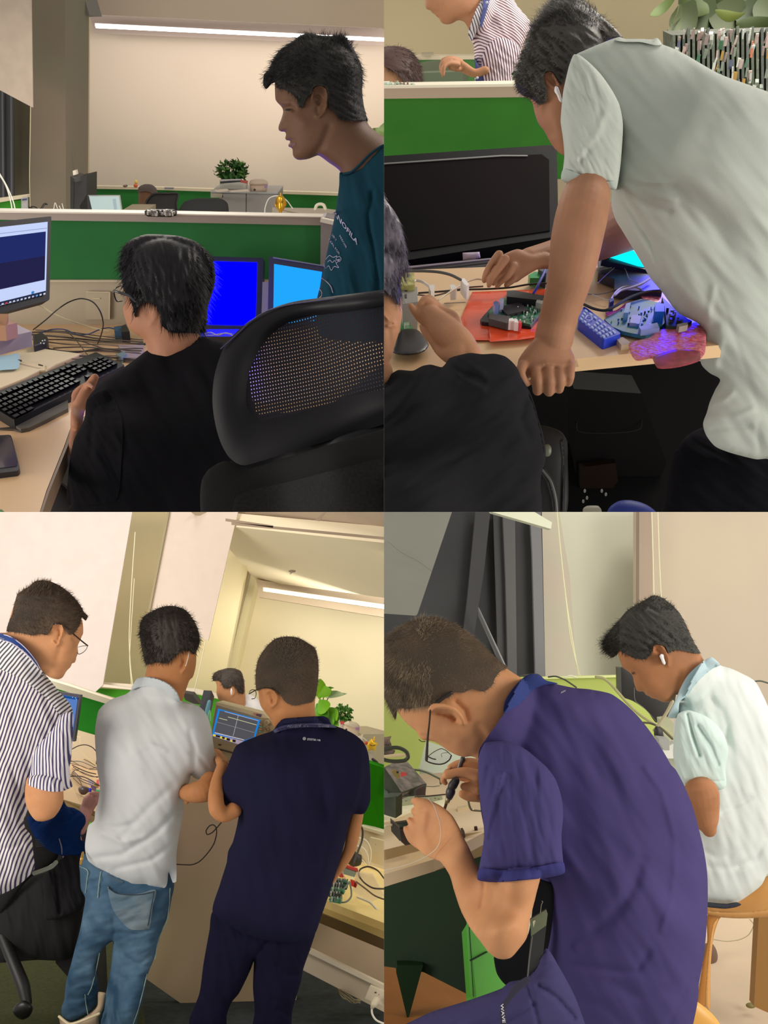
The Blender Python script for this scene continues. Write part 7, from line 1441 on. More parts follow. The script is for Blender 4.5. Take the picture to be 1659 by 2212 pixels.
# ---- oscilloscope
OS = Z('J', 205,1650, 225,1637, 640,1745, 690,1800, 735,1860, 730,1960, 600,2060, 380,2120, 330,2172, 195,2110, 165,1940, 172,1830)
OP = V3(550, 1570, 2.98)
os_ = empty('oscilloscope', P(540, 1640, 3.0), 'beige oscilloscope with blue framed screen held up between the two men', 'oscilloscope')
mk('case', slabpl(roundcorners(OS, 3), OP, .11), mat('scope_beige', 'bba881', rough=.5, var=.03, vs=10), os_, smooth=False, bevel=.004)
mk('upper_lip', slabpl(ZZ(430,1490,9.76, 340,290, 380,255, 1380,500, 1490,610, 1300,600, 360,330), OP, .01, off=.006), mat('scope_light', 'd9c9a2', rough=.5), os_, smooth=False, bevel=.002)
Zs = lambda *v: ZZ(430,1490,9.76, *v)
sc_ = mk('screen', slabpl(Zs(400,400, 1290,640, 1180,1010, 880,1160, 270,970), OP, .003, off=.003), mat('scope_blue', '1f8ae8', emit='1f8ae8', es=.8), os_, smooth=False)
mk('plot_area', slabpl(Zs(440,435, 1240,650, 1150,1000, 920,1080, 320,900), OP, .002, off=.005), mat('scope_grey', '606068', emit='5c5c62', es=.75), sc_, smooth=False)
for q, c in ((Zs(820,545, 832,548, 722,975, 712,972), 'b4b4b4'), (Zs(375,675, 1170,900, 1168,908, 373,683), 'a0a0a0'), (Zs(610,568, 1215,738, 1213,748, 608,578), 'eeecb0'), (Zs(425,592, 595,638, 593,648, 423,602), 'eeecb0'), (Zs(540,455, 1250,650, 1248,660, 538,465), 'c8c4e0'), (Zs(330,895, 950,1050, 948,1066, 326,912), 'e0d4dc')):
    mk('trace', slabpl(q, OP, .001, off=.0065), mat('tr_'+c, c, emit=c, es=.75), sc_, smooth=False)
mk('menu_bar', slabpl(Zs(300,930, 930,1080, 860,1160, 285,975), OP, .001, off=.006), mat('scope_menu', 'c9b4c8', emit='c9b4c8', es=.6), sc_, smooth=False)
for q in (Zs(300,935, 350,950, 345,990, 295,972), Zs(445,985, 490,995, 485,1035, 440,1022), Zs(540,1010, 580,1022, 570,1058, 532,1045), Zs(665,1060, 700,1068, 692,1105, 660,1090)):
    mk('menu_yellow', slabpl(q, OP, .001, off=.0075), mat('scope_yellow', 'f2e02c', emit='f2e02c', es=.8), sc_, smooth=False)
for q in (Zs(355,950, 445,970, 438,1010, 350,990), Zs(490,985, 545,998, 538,1040, 485,1028), Zs(585,1015, 655,1030, 645,1080, 578,1062), Zs(710,1045, 775,1060, 765,1110, 702,1095)):
    mk('menu_dark', slabpl(q, OP, .001, off=.0078), mat('scope_umber', '3b2a2c'), sc_, smooth=False)
mk('purple_label', slabpl(Zs(1210,500, 1325,520, 1305,580, 1195,545), OP, .002, off=.008), mat('label_plum', '6a5068'), os_, smooth=False)
mk('pink_label', slabpl(Zs(1160,480, 1215,495, 1205,545, 1150,525), OP, .002, off=.008), mat('label_pink', 'd08a78'), os_, smooth=False)
def disc(cx, cy, r, off, th, m, nm, par):
    q = [(cx+r*math.cos(a), cy+r*math.sin(a)) for a in np.linspace(0, 2*math.pi, 18, endpoint=False)]
    return mk(nm, slabpl(q, OP, th, off=off), m, par, smooth=False)
disc(575.5, 1561, 5.4, .02, .02, mat('knob_beige', 'c9b48e', rough=.4), 'knob', os_); disc(575, 1561, 3.6, .024, .006, mat('knob_taupe', '9b8468', rough=.5), 'knob', os_)
for q in ((586,1565),(577,1572),(583,1573),(573,1578),(579,1576),(585,1578)): disc(q[0], q[1], 2.4, .01, .01, mat('button_tan', 'a08a66', rough=.5), 'button', os_)
for i in range(5): mk('side_button', slabpl([(x, y+i*5.5) for x, y in pairs(560,1562, 566,1564, 565,1567, 559,1565)], OP, .004, off=.006), mat(['btn_orange','btn_cyan'][i % 2], ['d8a068','7cc4b0'][i % 2]), os_, smooth=False)
mk('dark_slot', slabpl(Zs(410,1145, 470,1155, 460,1180, 405,1165), OP, .002, off=.003), mat('slot_ink', '2c2620'), os_, smooth=False)
mk('handle_slot', slabpl(Zs(400,1235, 730,1320, 715,1345, 395,1262), OP, .003, off=.003), mat('slot_brown', '4c3c34'), os_, smooth=False)
mk('lower_groove', slabpl(Zs(560,1480, 700,1530, 700,1538, 560,1490), OP, .003, off=.003), mat('slot_brown', '4c3c34'), os_, smooth=False)

# ---- P3: navy polo man
D3 = 2.7
sk = Z('J', 556,1500, 572,1560, 580,1640, 600,1692, 640,1742, 682,1800, 700,1850, 740,1880, 900,1880, 1140,1860, 1072,1765, 1062,1650, 1080,1480, 1080,1350, 1040,1200, 920,1110, 800,1100, 680,1150, 600,1250, 560,1400)
hd = inflate(sk, D3, T=.085, s=2.4, relief=[(Z('J', 640,1560, 665,1535, 710,1550, 735,1600, 725,1650, 690,1685, 668,1650), 2.4, -.012), (Z('J', 680,1580, 700,1630), 2.6, .008), (Z('J', 600,1690, 680,1740, 760,1700), 6, .003)])
arm = merge(limb([(480,1660,2.74,14),(471,1690,2.70,16),(466,1725,2.66,17),(470,1750,2.64,18),(482,1762,2.64,15),(505,1750,2.66,18)], 16),
    limb([(478,1650,2.76,10),(470,1638,2.80,7),(465,1628,2.84,5),(466,1620,2.86,4)], 10), limb([(486,1652,2.78,9),(482,1640,2.82,6.5),(475,1628,2.86,5.5),(471,1622,2.88,4.5)], 10), limb([(488,1662,2.78,10),(488,1650,2.82,7),(484,1640,2.86,6)], 10))
arm2 = limb([(772,1758,2.72,14),(764,1795,2.72,15),(755,1835,2.72,13),(742,1862,2.72,11),(726,1890,2.72,7),(718,1905,2.72,5)], 14)
core = corel([(640,1560,2.75,50),(620,1700,2.78,80),(570,1850,2.8,80)])
ps = mk('person', [hd, arm, arm2, core], mat('skin_tan_five', 'b97f52', **SKIN), None, 'man in navy polo shirt with glasses holding the oscilloscope, seen from behind', 'person', remesh=.003)
ho = Z('J', 548,1480, 549,1400, 565,1290, 600,1222, 660,1145, 720,1095, 820,1075, 920,1088, 1000,1132, 1060,1175, 1085,1250, 1093,1350, 1086,1480, 1065,1600, 1040,1640, 960,1660, 880,1672, 810,1645, 755,1572, 715,1535, 650,1518, 600,1530, 562,1545)
hr = inflate(ho, D3, T=.02, k=.7, base=hd.surf, off=.006, s=2.6)
mk('hair', [hr, strands(hr.surf, ho, 6500, lambda x, y: ((x-620)/70, (y-1440)/90+.1), 5.5, .7, lift=.9, jit=.3)], [mat('hair_crew', '3f3830', rough=.8, spec=.15, col2='5c4a3e', vs=9, bump=.5, bs=400), mat('strand_crew', '76685a', rough=.7, spec=.2)], ps)
navy = fabric('polo_navy', '1b1a33', var=.08, vs=5)
po = Z('J', 740,1830, 782,1790, 900,1776, 1080,1766, 1145,1766, 1180,1790, 1205,1835, 1300,1870, 1400,1920, 1480,1990, 1520,2080, 1536,2212)+Z('L', 1540,150, 1535,300, 1482,396, 1388,402, 1350,520, 1305,700, 1235,930, 1180,1100, 1110,1300, 1062,1430, 980,1500, 600,1480, 300,1350, 178,1245, 242,1000, 300,810, 312,720, 352,640, 402,368, 330,377, 240,330, 200,235, 212,160, 300,0)+Z('J', 335,2120, 380,2020, 450,1980, 600,1922, 700,1885)
pt = inflate(po, [(650,1530,2.76),(620,1700,2.68),(560,1900,2.7),(790,1700,2.68)], T=.13, k=.75, folds=(.010, 28, 80), base=hd.surf, off=.014,
    relief=[(Z('L', 1460,0, 1400,300, 1300,650, 1200,1000), 6, -.012), (Z('L', 1500,100, 1440,300, 1350,560), 5, .016), (Z('L', 420,300, 330,100, 340,0), 6, .012), (Z('L', 1100,0, 1150,400, 1080,800), 14, .006)])
ptm = mk('polo_shirt', pt, navy, ps)
co = Z('J', 738,1835, 782,1790, 900,1776, 1080,1764, 1145,1765, 1182,1790, 1200,1845, 1060,1840, 900,1845, 790,1870, 700,1895)
cg = inflate(co, 2.7, T=.012, k=.5, base=[pt.surf, hd.surf], off=.010, s=2.2)
mk('collar', cg, fabric('navy_collar', '272845'), ps)
lo = Z('J', 700,1890, 770,1850, 870,1832, 1000,1826, 1120,1828, 1210,1838, 1250,1862, 1120,1860, 1000,1860, 870,1870, 780,1885, 715,1908)
lg = inflate(lo, 2.68, T=.003, k=.2, base=[cg.surf, pt.surf], off=.012, s=2)
lgm = mk('lanyard', lg, mat('lanyard_greyblue', '47466a', rough=.5), ps)
mlt = mat('lanyard_print', 'a8a4ba', rough=.6)
text('JIUZHOU', (635.5, 1568.5), (-7.2, .6), (-.5, 6.2), 0, m=mlt, parent=lgm, surf=lg.surf, off=.0015, bold=.02)
text('四川九洲', (699, 1568), (-6.0, -.2), (.2, 6.0), 0, m=mlt, parent=lgm, surf=lg.surf, off=.0015)
text('九洲', (661, 1567.5), (-6.0, 0), (0, 6.0), 0, m=mlt, parent=lgm, surf=lg.surf, off=.0015)
lgt = mat('logo_white', 'c9c9d2', rough=.6)
text('JEZETEK NB', (678, 1598), (5.4, .5), (-.5, -5.4), 0, m=lgt, parent=ptm, surf=pt.surf, off=.002, bold=.02)
mk('logo_ring', onsurf(pt.surf, [(657.5+3*math.cos(a), 1595.5+3*math.sin(a)) for a in np.linspace(0, 6.1, 12)], .5, off=.002), lgt, ptm)
mk('logo_mark', onsurf(pt.surf, pairs(655.5,1597, 657,1593.5, 658,1597.5, 659.8,1594), .45, off=.002), lgt, ptm)
to = Z('L', 178,1240, 150,1400, 100,1680, 62,1950, 10,2085, -20,2160, -30,2320, 290,2320, 300,2130, 345,2020, 400,1955, 465,1830, 510,1730, 532,1670, 526,1900, 540,2100, 520,2320, 830,2320, 870,2080, 942,1840, 960,1740, 1042,1500, 1066,1400, 900,1350, 300,1200)
tg = inflate(to, [(560,1950,2.78),(480,2200,2.8),(600,2200,2.8)], T=.12, k=.8, folds=(.010, 16, 80), relief=[(Z('L', 530,1660, 600,1560, 680,1470), 5, .014), (Z('L', 730,1700, 830,1790, 930,1790), 4, .010), (Z('L', 300,1500, 370,1800), 6, .010), (Z('L', 680,1750, 700,2000), 6, .008), (Z('L', 740,2090, 850,2150), 4, .008)])
mk('trousers', tg, fabric('trousers_navy', '15142a', var=.1), ps)
mg3 = mat('glasses_amber', '3a2a1c', rough=.2)
gl = empty('glasses', P(555, 1495, 2.6), None, None); gl.parent = ps; gl.location = gl.location-ps.location
mk('temple', limb([(p[0], p[1], 2.62, 1.3) for p in Z('J', 495,1570, 560,1535, 620,1520, 680,1525, 720,1545)], 8), mg3, gl)
mk('temple_tip', onsurf(hr.surf, Z('J', 690,1525, 720,1545, 752,1570), 1.8, off=.002), mg3, gl)
mk('lens_rim', limb([(p[0], p[1], 2.66, .9) for p in Z('J', 492,1572, 500,1548, 525,1535, 548,1545, 552,1580, 540,1610, 515,1615)], 8), mg3, gl)
mk('lens', inflate(Z('J', 500,1570, 520,1540, 548,1548, 550,1580, 535,1608, 512,1610), 2.67, T=.002, k=.1), mat('lens_clear', 'f0f0f0', rough=.05, alpha=.18), gl)
# =================================================================== ROOM FOUR (lower right)
quadrant(1, -1)
U4 = Vector((.02, .13, .99)).normalized(); G4 = Vector((-.02, .99, -.13)).normalized()
def V4(x, y, d): return Plane(P(x, y, d), G4)
struct('wall_back', slabpl(pairs(780,1080, 2600,1080, 2600,2500, 780,2500), V4(1300, 1300, 4.6), .1), mat('wall_mint', 'dfdfcb', rough=.9, var=.03, vs=1.2))
struct('wall_right', slabpl(pairs(1381,1080, 1760,1080, 1760,1700, 1381,1600), V4(1500, 1300, 4.35), .1), mat('wall_blush', 'cdbfa6', rough=.9, var=.03, vs=1.5, col2='c8b8a8'))
struct('trim_8', slabpl(pairs(1381,1080, 1409,1080, 1411,1500, 1380,1500), V4(1390, 1200, 4.3), .05, off=.03), mat('pillar_mauve', 'ac9a88', rough=.9, var=.03, vs=2))
struct('trim_9', slabpl(pairs(1166,1080, 1204,1080, 1230,1240, 1250,1500, 1178,1500), V4(1200, 1300, 4.5), .03, off=.01), mat('wall_pinkish', 'd9ccba', rough=.9, var=.04, vs=3, col2='cfd0b8'))
wn = struct('window_2', slabpl(pairs(780,1080, 1170,1080, 1180,1560, 780,1560), V4(1000, 1300, 4.4), .03), mat('night_window', '414244', rough=.6, spec=.15, var=.12, vs=2))
mf1 = mat('frame_slate', '59595b', rough=.5); mf2 = mat('frame_light', '77777a', rough=.5)
for nm, q, m, dd_ in (('window_frame', pairs(1144,1080, 1168,1080, 1180,1560, 1159,1560, 1150,1200), mf2, 4.3), ('window_frame', pairs(1085,1080, 1112,1080, 1118,1560, 1100,1560, 1092,1250), mf1, 4.32), ('window_frame', pairs(1030,1080, 1062,1080, 1046,1230, 1020,1400, 998,1390, 1010,1290), mat('frame_ink2', '4a4a4c', rough=.6, spec=.2), 4.34), ('window_pane', pairs(1112,1080, 1144,1080, 1152,1400, 1158,1560, 1116,1560), mat('pane_grey', '4d4d4f', rough=.6, spec=.15), 4.36),
                      ('window_frame', pairs(1064,1080, 1085,1080, 1102,1500, 1076,1440), mat('frame_ink', '3d3d3f', rough=.5), 4.35)):
    mk(nm, slabpl(q, V4(1100, 1300, dd_), .03), m, wn, smooth=False)
ar = mk('window_arm', slabpl(Z('M', 812,820, 830,850, 1060,1350, 1040,1352, 965,1240, 815,900), V4(1060, 1370, 4.2), .02), mat('arm_steel', '6a6a6c', rough=.4), None, 'slanted metal window stay arm beside the dark window frames', 'arm', smooth=False)
mk('bright_edge', slabpl(Z('M', 812,820, 822,835, 1065,1355, 1053,1355), V4(1060, 1370, 4.18), .01), mat('arm_bright', 'a4a4a6', rough=.3), ar, smooth=False)
rb = mk('roller_blind', slabpl(pairs(780,1080, 985,1080, 902,1326, 898,1330, 780,1322), V4(880, 1200, 4.0), .012), fabric('blind_grey', '878880', var=.04, vs=3), None, 'grey roller blind hanging over the dark window at upper left', 'blind', smooth=False)
mk('blind_hem', slabpl(Z('M', -60,810, 60,820, 110,795, 190,830, 280,870, 285,885, 130,880, -60,872), V4(860, 1318, 3.98), .02), mat('hem_pale', '9a9c90', rough=.5), rb, smooth=False)
mk('fold_line', cable([(p[0], p[1], 3.98) for p in Z('M', 30,255, 150,350, 300,430, 410,510)], .5), mat('fold_grey', '6c6c68'), rb)
mk('ceiling_bar', slabpl(Z('M', 880,-60, 1200,-60, 1450,90, 1440,146, 930,0), V4(1130, 1110, 3.9), .05), mat('bar_mint', 'e6ead0', rough=.4), None, 'pale metal blind rail sloping at the top above the window', 'rail', smooth=False)
mci = mat('cord_lemon', 'e8e6bc', rough=.5)
mk('blind_cord', cable([(1202,1090,3.9),(1210,1180,3.9),(1225,1310,3.9),(1243,1420,3.9),(1256,1500,3.9)], 1.3), mci, None, 'left of the two slanting blind cords right of the window', 'cord')
mk('blind_cord', cable([(1222,1290,3.88),(1233,1380,3.88),(1250,1450,3.88),(1268,1500,3.88)], 1.1), mci, None, 'shorter pale cord running beside the slanting blind cord', 'cord')
mk('blind_cord', cable([(1407,1080,4.1),(1410,1180,4.1),(1412.5,1290,4.1)], 1.2), mci, None, 'left of the two straight cords on the pillar above the far mans hair', 'cord')
mk('blind_cord', cable([(1420.5,1080,4.1),(1424,1200,4.1),(1428.5,1295,4.1)], 1.2), mci, None, 'right of the two straight cords above the far mans hair', 'cord')
# screen and desk
sc = mk('desk_screen', slabpl(pairs(780,1480, 1100,1463, 1340,1461, 1420,1461, 1420,1700, 780,1720), V4(1200, 1500, 3.6), .03), fabric('lime_felt', 'b3c26a', var=.06, vs=3), None, 'lime green desk screen behind both seated men', 'desk screen', smooth=False)
mk('top_edge', slabpl(pairs(1170,1462, 1340,1458, 1420,1458, 1420,1463, 1340,1463, 1170,1467), V4(1200, 1462, 3.58), .03), mat('edge_lime', 'c9d28a', rough=.5), sc, smooth=False)
mk('white_board', slab([(920,1600,2.9),(1035,1640,2.8),(1040,1700,2.7),(905,1660,2.8)], .02), mat('paper_mint', 'dde8d0', rough=.6), None, 'pale board lying behind the glasses and the tool hand', 'board', smooth=False)
DP4 = plane3((840,1870,1.75), (1040,1800,1.85), (840,1740,2.15))
dk = mk('desk', onplane(pairs(700,1690, 900,1672, 1120,1660, 1120,1788, 1044,1799, 935,1857, 830,1889, 700,1925), DP4, -.02, 0), mat('desk_ash', 'e2c698', rough=.4, var=.04, vs=4, col2='f0dcbc'), None, 'light ash desk with soldering tools in front of the navy polo man', 'desk', smooth=False)
mk('edge_band', slab([(700,1868,1.77),(830,1836,1.79),(935,1810,1.82),(1044,1796,1.86),(1120,1775,1.9),(1120,1798,1.9),(1044,1822,1.86),(935,1856,1.82),(830,1889,1.79),(700,1925,1.77)], .02), mat('edge_ash', 'c3a878', rough=.5), dk, smooth=False)
mk('writing_sheet', onplane(Z('O', -60,290, 100,270, 400,240, 560,250, 500,330, 250,360, 60,440, -60,460), DP4, 0, .004), mat('sheet_cream', 'f2ecc8', rough=.6, var=.08, vs=30), None, 'cream printed sheet lying on the ash desk behind the hand', 'paper', smooth=False)
gsh = mk('grey_tray', onplane(Z('O', -60,225, 60,240, 350,235, 500,240, 400,262, 120,300, -60,340), DP4, .004, .012), mat('tray_sage', '9a9e80', rough=.6), None, 'sage grey tray with holes in front of the soldering station', 'tray', smooth=False)
for q in Z('O', 55,300, 105,300, 150,293, 190,285, 470,268, 440,262): mk('tray_hole', ellipsoid(DP4.pt(q[0], q[1], .012), .0025, .0025, .001), mat('hole_olive', '6a6040'), gsh)
# cabinet below
cb_ = empty('cabinet', P(930, 2050, 2.0), 'dark green pedestal cabinet with a bright green front under the ash desk', 'cabinet')
mk('side', slabpl(pairs(780,1880, 830,1870, 935,1840, 1044,1805, 1060,1990, 1018,2152, 915,2100, 780,2080), plane3((830,1889,2.1),(1044,1850,2.05),(1018,2152,1.97)), .02), mat('green_deep', '0f2a0c', rough=.6, spec=.2, var=.2, vs=2, col2='102416'), cb_, smooth=False)
mk('front', slab([(1009,1995,1.97),(1014,1998,1.97),(1090,2030,2.0),(1100,2130,2.0),(1029,2156,1.96),(1020,2153,1.96)], .02), mat('green_bright', '56a83c', rough=.4), cb_, smooth=False)
mk('front_edge', slab([(1009,1995,1.96),(1012,1997,1.96),(1022,2154,1.955),(1018,2152,1.955)], .01), mat('green_pale', '6fbf62', rough=.4), cb_, smooth=False)
mk('front_gap', slab([(1013,1998,1.955),(1014.5,1999,1.955),(1023.5,2154,1.95),(1022,2154,1.95)], .004), mat('gap_green', '0c2a0c'), cb_, smooth=False)
mk('drawer_gap', slab([(1017,2075,1.952),(1053,2056,1.975),(1053,2057.5,1.975),(1017,2077,1.952)], .004), mat('gap_green', '0c2a0c'), cb_, smooth=False)
struct('floor', slab([(700,2080,2.3),(900,2080,2.35),(1120,2150,2.1),(1150,2330,1.7),(700,2330,1.7)], .04), mat('floor_brown', 'a0622c', rough=.6, var=.1, vs=3, col2='85501e'))
mk('dark_wedge', slabpl(pairs(856,2101, 858,2085, 914,2085, 881,2206), V4(880, 2150, 1.99), .03), mat('green_deep', '183c14'), None, 'dark tapering shape pointing down in front of the brown floor', 'leg', smooth=False)  # dark tapered panel in the cabinet's deep green
struct('floor_2', slab([(1290,1930,2.9),(2600,1930,2.9),(2600,2330,2.2),(1250,2330,2.2)], .04), mat('floor_pale', 'c9b49a', rough=.8, var=.05, vs=4))
# soldering station
ss = empty('soldering_station', P(870, 1720, 2.0), 'dirty dark green soldering stand with ring holder at the desk back left', 'soldering station')
Zm = lambda *v: ZZ(830,1560,7.21, *v)
mdk = mat('station_dark', '2d3422', rough=.6, var=.3, vs=30)
mdt = mat('station_dirty', '54544a', rough=.7, col2='8b7f78', vs=60, var=.4)
mk('sloped_top', slab([(p[0], p[1], d) for p, d in zip(Zm(0,700, 180,610, 350,600, 660,960, 280,1105), (2.0,2.05,2.08,2.0,1.92))], .02), mdt, ss, smooth=False)
mk('front_side', slab([(p[0], p[1], d) for p, d in zip(Zm(-60,700, 0,700, 280,1105, 180,1170, -60,1100), (1.99,1.99,1.92,1.92,1.95))], .05), mdk, ss, smooth=False)
mk('end_face', slab([(p[0], p[1], d) for p, d in zip(Zm(280,1100, 660,960, 640,1140, 200,1168), (1.915,1.99,1.98,1.92))], .04), mdk, ss, smooth=False)
mk('end_block', slab([(p[0], p[1], 1.94) for p in Zm(495,1055, 630,990, 645,1140, 500,1150)], .01), mat('block_brown', '4a3a34', rough=.6, var=.2, vs=60), ss, smooth=False)
mk('foot_plate', slab([(p[0], p[1], 1.93) for p in Zm(-60,1060, 200,1165, -60,1180)], .02), mat('foot_green', '5c7464', rough=.6), ss, smooth=False)
rg = limb([(p[0], p[1], 1.9+.0008*(600-0)*0, 4.2) for p in Zm(-80,560, 60,600, 200,610, 320,595, 370,550, 350,470, 260,410, 160,395, 60,415, -80,440)], 12, closed=False)
mk('ring', rg, mat('ring_olive', '3c4032', rough=.5), ss)
mk('ring_inside', inflate(Zm(-60,530, 60,505, 200,490, 310,490, 340,515, 300,540, 150,545, -60,560), 1.96, T=.006, k=.3), mat('ring_cream', 'd8c49a', rough=.6), ss)
mk('yellow_tag', slab([(p[0], p[1], 1.9) for p in Zm(110,770, 160,740, 240,800, 245,860, 205,890)], .004), mat('tag_ochre', '8f7c3c', rough=.6), ss, smooth=False)
mk('screw', limb([(p[0], p[1], 1.885, 2.2) for p in Zm(200,780, 212,782)], 8), mat('screw_dark', '25221e', rough=.3), ss)
mk('red_mark', slab([(p[0], p[1], 1.93) for p in Zm(250,790, 340,780, 350,830, 260,855)], .003), mat('mark_red', 'd0504a', rough=.6), ss, smooth=False)
mk('sponge_lump', inflate(Zm(-60,240, 40,230, 110,220, 90,280, 120,370, 90,420, 170,440, 150,490, -60,500), 2.05, T=.03, folds=(.008, 4, 0)), mat('lump_brown', '6d5c50', rough=.8, var=.5, vs=60), ss)
mk('hose', cable([(p[0], p[1], 2.05) for p in Zm(450,740, 550,750, 680,790, 800,850, 870,890, 880,960)], 2.2), mat('hose_grey', '55604a', rough=.5), None, 'grey green hose curving from the soldering stand to the tool hand', 'hose')
mk('thin_wire', cable([(p[0], p[1], 1.95) for p in Zm(660,1000, 760,1005, 860,990)], .8), mat('wire_olive', '6b6040'), None, 'thin wire between soldering stand and hand', 'wire')
mk('thin_wire', cable([(p[0], p[1], 1.9) for p in Zm(480,1165, 700,1150, 950,1125)], 1.5), mat('wire_dark', '3c3426'), None, 'dark straight wire running to the soldering iron', 'wire')
mk('hex_key', cable([(p[0], p[1], 1.85) for p in Zm(1310,1220, 1330,1310, 1360,1365, 1430,1375, 1560,1385)], 2.4), mat('steel_olive', '7a7158', rough=.3, metal=.5), None, 'bent steel hex key on the desk beside the navy sleeve', 'key')
mk('clear_stick', onplane(Zm(1130,1310, 1300,1290, 1300,1310, 1140,1350), DP4, 0, .005), mat('stick_clear', 'e2d0a4', rough=.2), None, 'small clear strip on the ash desk', 'strip', smooth=False)
mk('black_chip', onplane(Zm(1185,1650, 1220,1645, 1250,1700, 1225,1735, 1200,1690), DP4, 0, .01), mat('chip_umber', '3c2214'), None, 'dark brown connector on the desk edge near the forearm', 'connector', smooth=False)
mk('black_chip', onplane(Zm(1400,1620, 1445,1617, 1450,1635, 1398,1640), DP4, 0, .006), mat('chip_umber', '3c2214'), None, 'tiny dark part on the desk next to the navy sleeve', 'part', smooth=False)
# open device in hand
dv = empty('metal_case', P(865, 1790, 1.8), 'open dark metal case with green board and knob held by the left hand', 'case')
mk('front_plate', slab([(p[0], p[1], 1.76) for p in Zm(95,1525, 240,1650, 265,1850, 240,1850, 110,1700)], .012), mat('plate_dark', '4a463a', rough=.5, var=.2, vs=40), dv, smooth=False)
mk('board', slab([(p[0], p[1], 1.8) for p in Zm(190,1590, 360,1560, 400,1640, 250,1680)], .008), mat('board_sage', '4f6452', rough=.5), dv, smooth=False)
mk('rim', slab([(p[0], p[1], 1.79) for p in Zm(170,1575, 380,1545, 380,1560, 175,1592)], .01), mat('rim_dark', '3a3426', rough=.5), dv, smooth=False)
mk('floor_plate', slab([(p[0], p[1], 1.78) for p in Zm(245,1690, 420,1690, 470,1890, 330,1920, 260,1860)], .02), mat('case_brown', '3a2c24', rough=.6), dv, smooth=False)
mk('knob', limb([(p[0], p[1], 1.76, 3.0) for p in Zm(20,1615, 110,1600)], 10), mat('knob_ivory', 'cfc5a0', rough=.4), dv)

# stools
ST = V4(1600, 2000, 2.2)
sl4 = empty('stool', P(1560, 2180, 2.2), 'round bentwood stool under the man in the pale mint polo', 'stool')
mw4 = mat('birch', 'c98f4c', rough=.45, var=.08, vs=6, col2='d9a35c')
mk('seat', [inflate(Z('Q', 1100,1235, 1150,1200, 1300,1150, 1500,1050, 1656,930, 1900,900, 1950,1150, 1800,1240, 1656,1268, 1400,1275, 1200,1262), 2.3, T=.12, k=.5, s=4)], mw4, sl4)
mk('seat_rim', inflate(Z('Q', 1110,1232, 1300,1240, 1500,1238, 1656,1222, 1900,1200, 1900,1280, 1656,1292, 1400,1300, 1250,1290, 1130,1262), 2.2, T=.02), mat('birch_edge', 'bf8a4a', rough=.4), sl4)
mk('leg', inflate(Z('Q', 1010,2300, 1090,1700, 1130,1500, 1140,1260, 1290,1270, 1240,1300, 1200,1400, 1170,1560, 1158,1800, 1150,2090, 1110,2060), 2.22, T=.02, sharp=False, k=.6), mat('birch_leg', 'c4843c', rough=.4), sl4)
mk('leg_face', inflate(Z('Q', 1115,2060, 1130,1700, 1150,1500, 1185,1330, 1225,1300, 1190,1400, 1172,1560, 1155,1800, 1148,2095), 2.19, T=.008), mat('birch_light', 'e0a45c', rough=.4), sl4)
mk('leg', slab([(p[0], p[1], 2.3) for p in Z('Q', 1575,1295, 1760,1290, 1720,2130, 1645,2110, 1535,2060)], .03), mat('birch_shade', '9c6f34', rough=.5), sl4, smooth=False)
s2 = empty('stool', P(1510, 2212, 1.9), 'second wooden stool corner at the bottom beside the navy back', 'stool')
mk('seat', inflate(Z('Q', 900,1990, 1045,2020, 1100,2060, 1170,2120, 1250,2230, 1270,2400, 900,2400), 1.9, T=.04, k=.6), mat('birch_gold', 'e3a850', rough=.4), s2)
mk('door_stopper', inflate(Z('Q', 1100,1520, 1170,1515, 1205,1560, 1222,1630, 1205,1700, 1165,1748, 1100,1740), 2.6, T=.03), mat('stopper_brown', '6d5648', rough=.6), None, 'round brown object behind the stool leg', 'wheel')
mk('curved_line', cable([(p[0], p[1], 2.55) for p in Z('Q', 1170,1478, 1300,1498, 1420,1480, 1490,1440, 1532,1350, 1500,1310)], 1.0), mat('line_sage', 'a59c78'), None, 'thin curved cord on the pale floor under the stool seat', 'cord')
mk('floor_scrap', ellipsoid(P(1622, 2172, 2.4), .012, .008, .006), mat('scrap_olive', '7d7440'), None, 'small olive scrap on the floor beside the stool leg', 'scrap')

# ---- far clutter right
mo = empty('monitor', P(1390, 1530, 2.9), 'black monitor back behind the face of the man in mint polo', 'monitor')
mk('shell', inflate(Z('N', 358,1345, 400,1338, 520,1360, 800,1400, 860,1480, 850,1640, 780,1790, 745,1790, 690,1820, 610,1720, 500,1640, 365,1575, 358,1450), 2.9, T=.04, k=.3), mat('monitor_black', '2a2a2a', rough=.5), mo)
mk('edge_strip', slab([(p[0], p[1], 2.84) for p in Z('N', 355,1345, 385,1345, 392,1600, 358,1570)], .02), mat('monitor_edge', '44453e', rough=.4), mo, smooth=False)
mk('hair_thin_wire', cable([(p[0], p[1], 2.8) for p in Z('N', 500,1520, 510,1630, 580,1690, 640,1750, 690,1810)], .5), mat('wire_grey4', '7a7a78'), None, 'thin grey wire over the black monitor shell', 'wire')
mk('thick_cable', cable([(p[0], p[1], 2.72) for p in Z('N', 170,1425, 230,1435, 300,1490, 370,1570, 460,1670, 560,1760, 680,1835, 760,1880, 850,1960)], 3.0), mat('cable_olive', 'a3a070', rough=.5), None, 'thick olive cable sagging between the two seated men', 'cable')
mk('dark_cable', cable([(p[0], p[1], 2.68) for p in Z('N', 580,1820, 640,1825, 720,1860, 830,1960)], 2.4), mat('cable_darkolive', '54523a', rough=.5), None, 'dark cable crossing under the olive cable', 'cable')
mk('antenna', limb([(p[0], p[1], 2.66, r) for p, r in zip(Z('N', 830,1640, 770,1750, 700,1850, 670,1885), (4,3.6,3.2,3))], 8), mat('antenna_sand', 'b5ac8c', rough=.4), None, 'sand coloured rod slanting down beside the mint collar', 'rod')
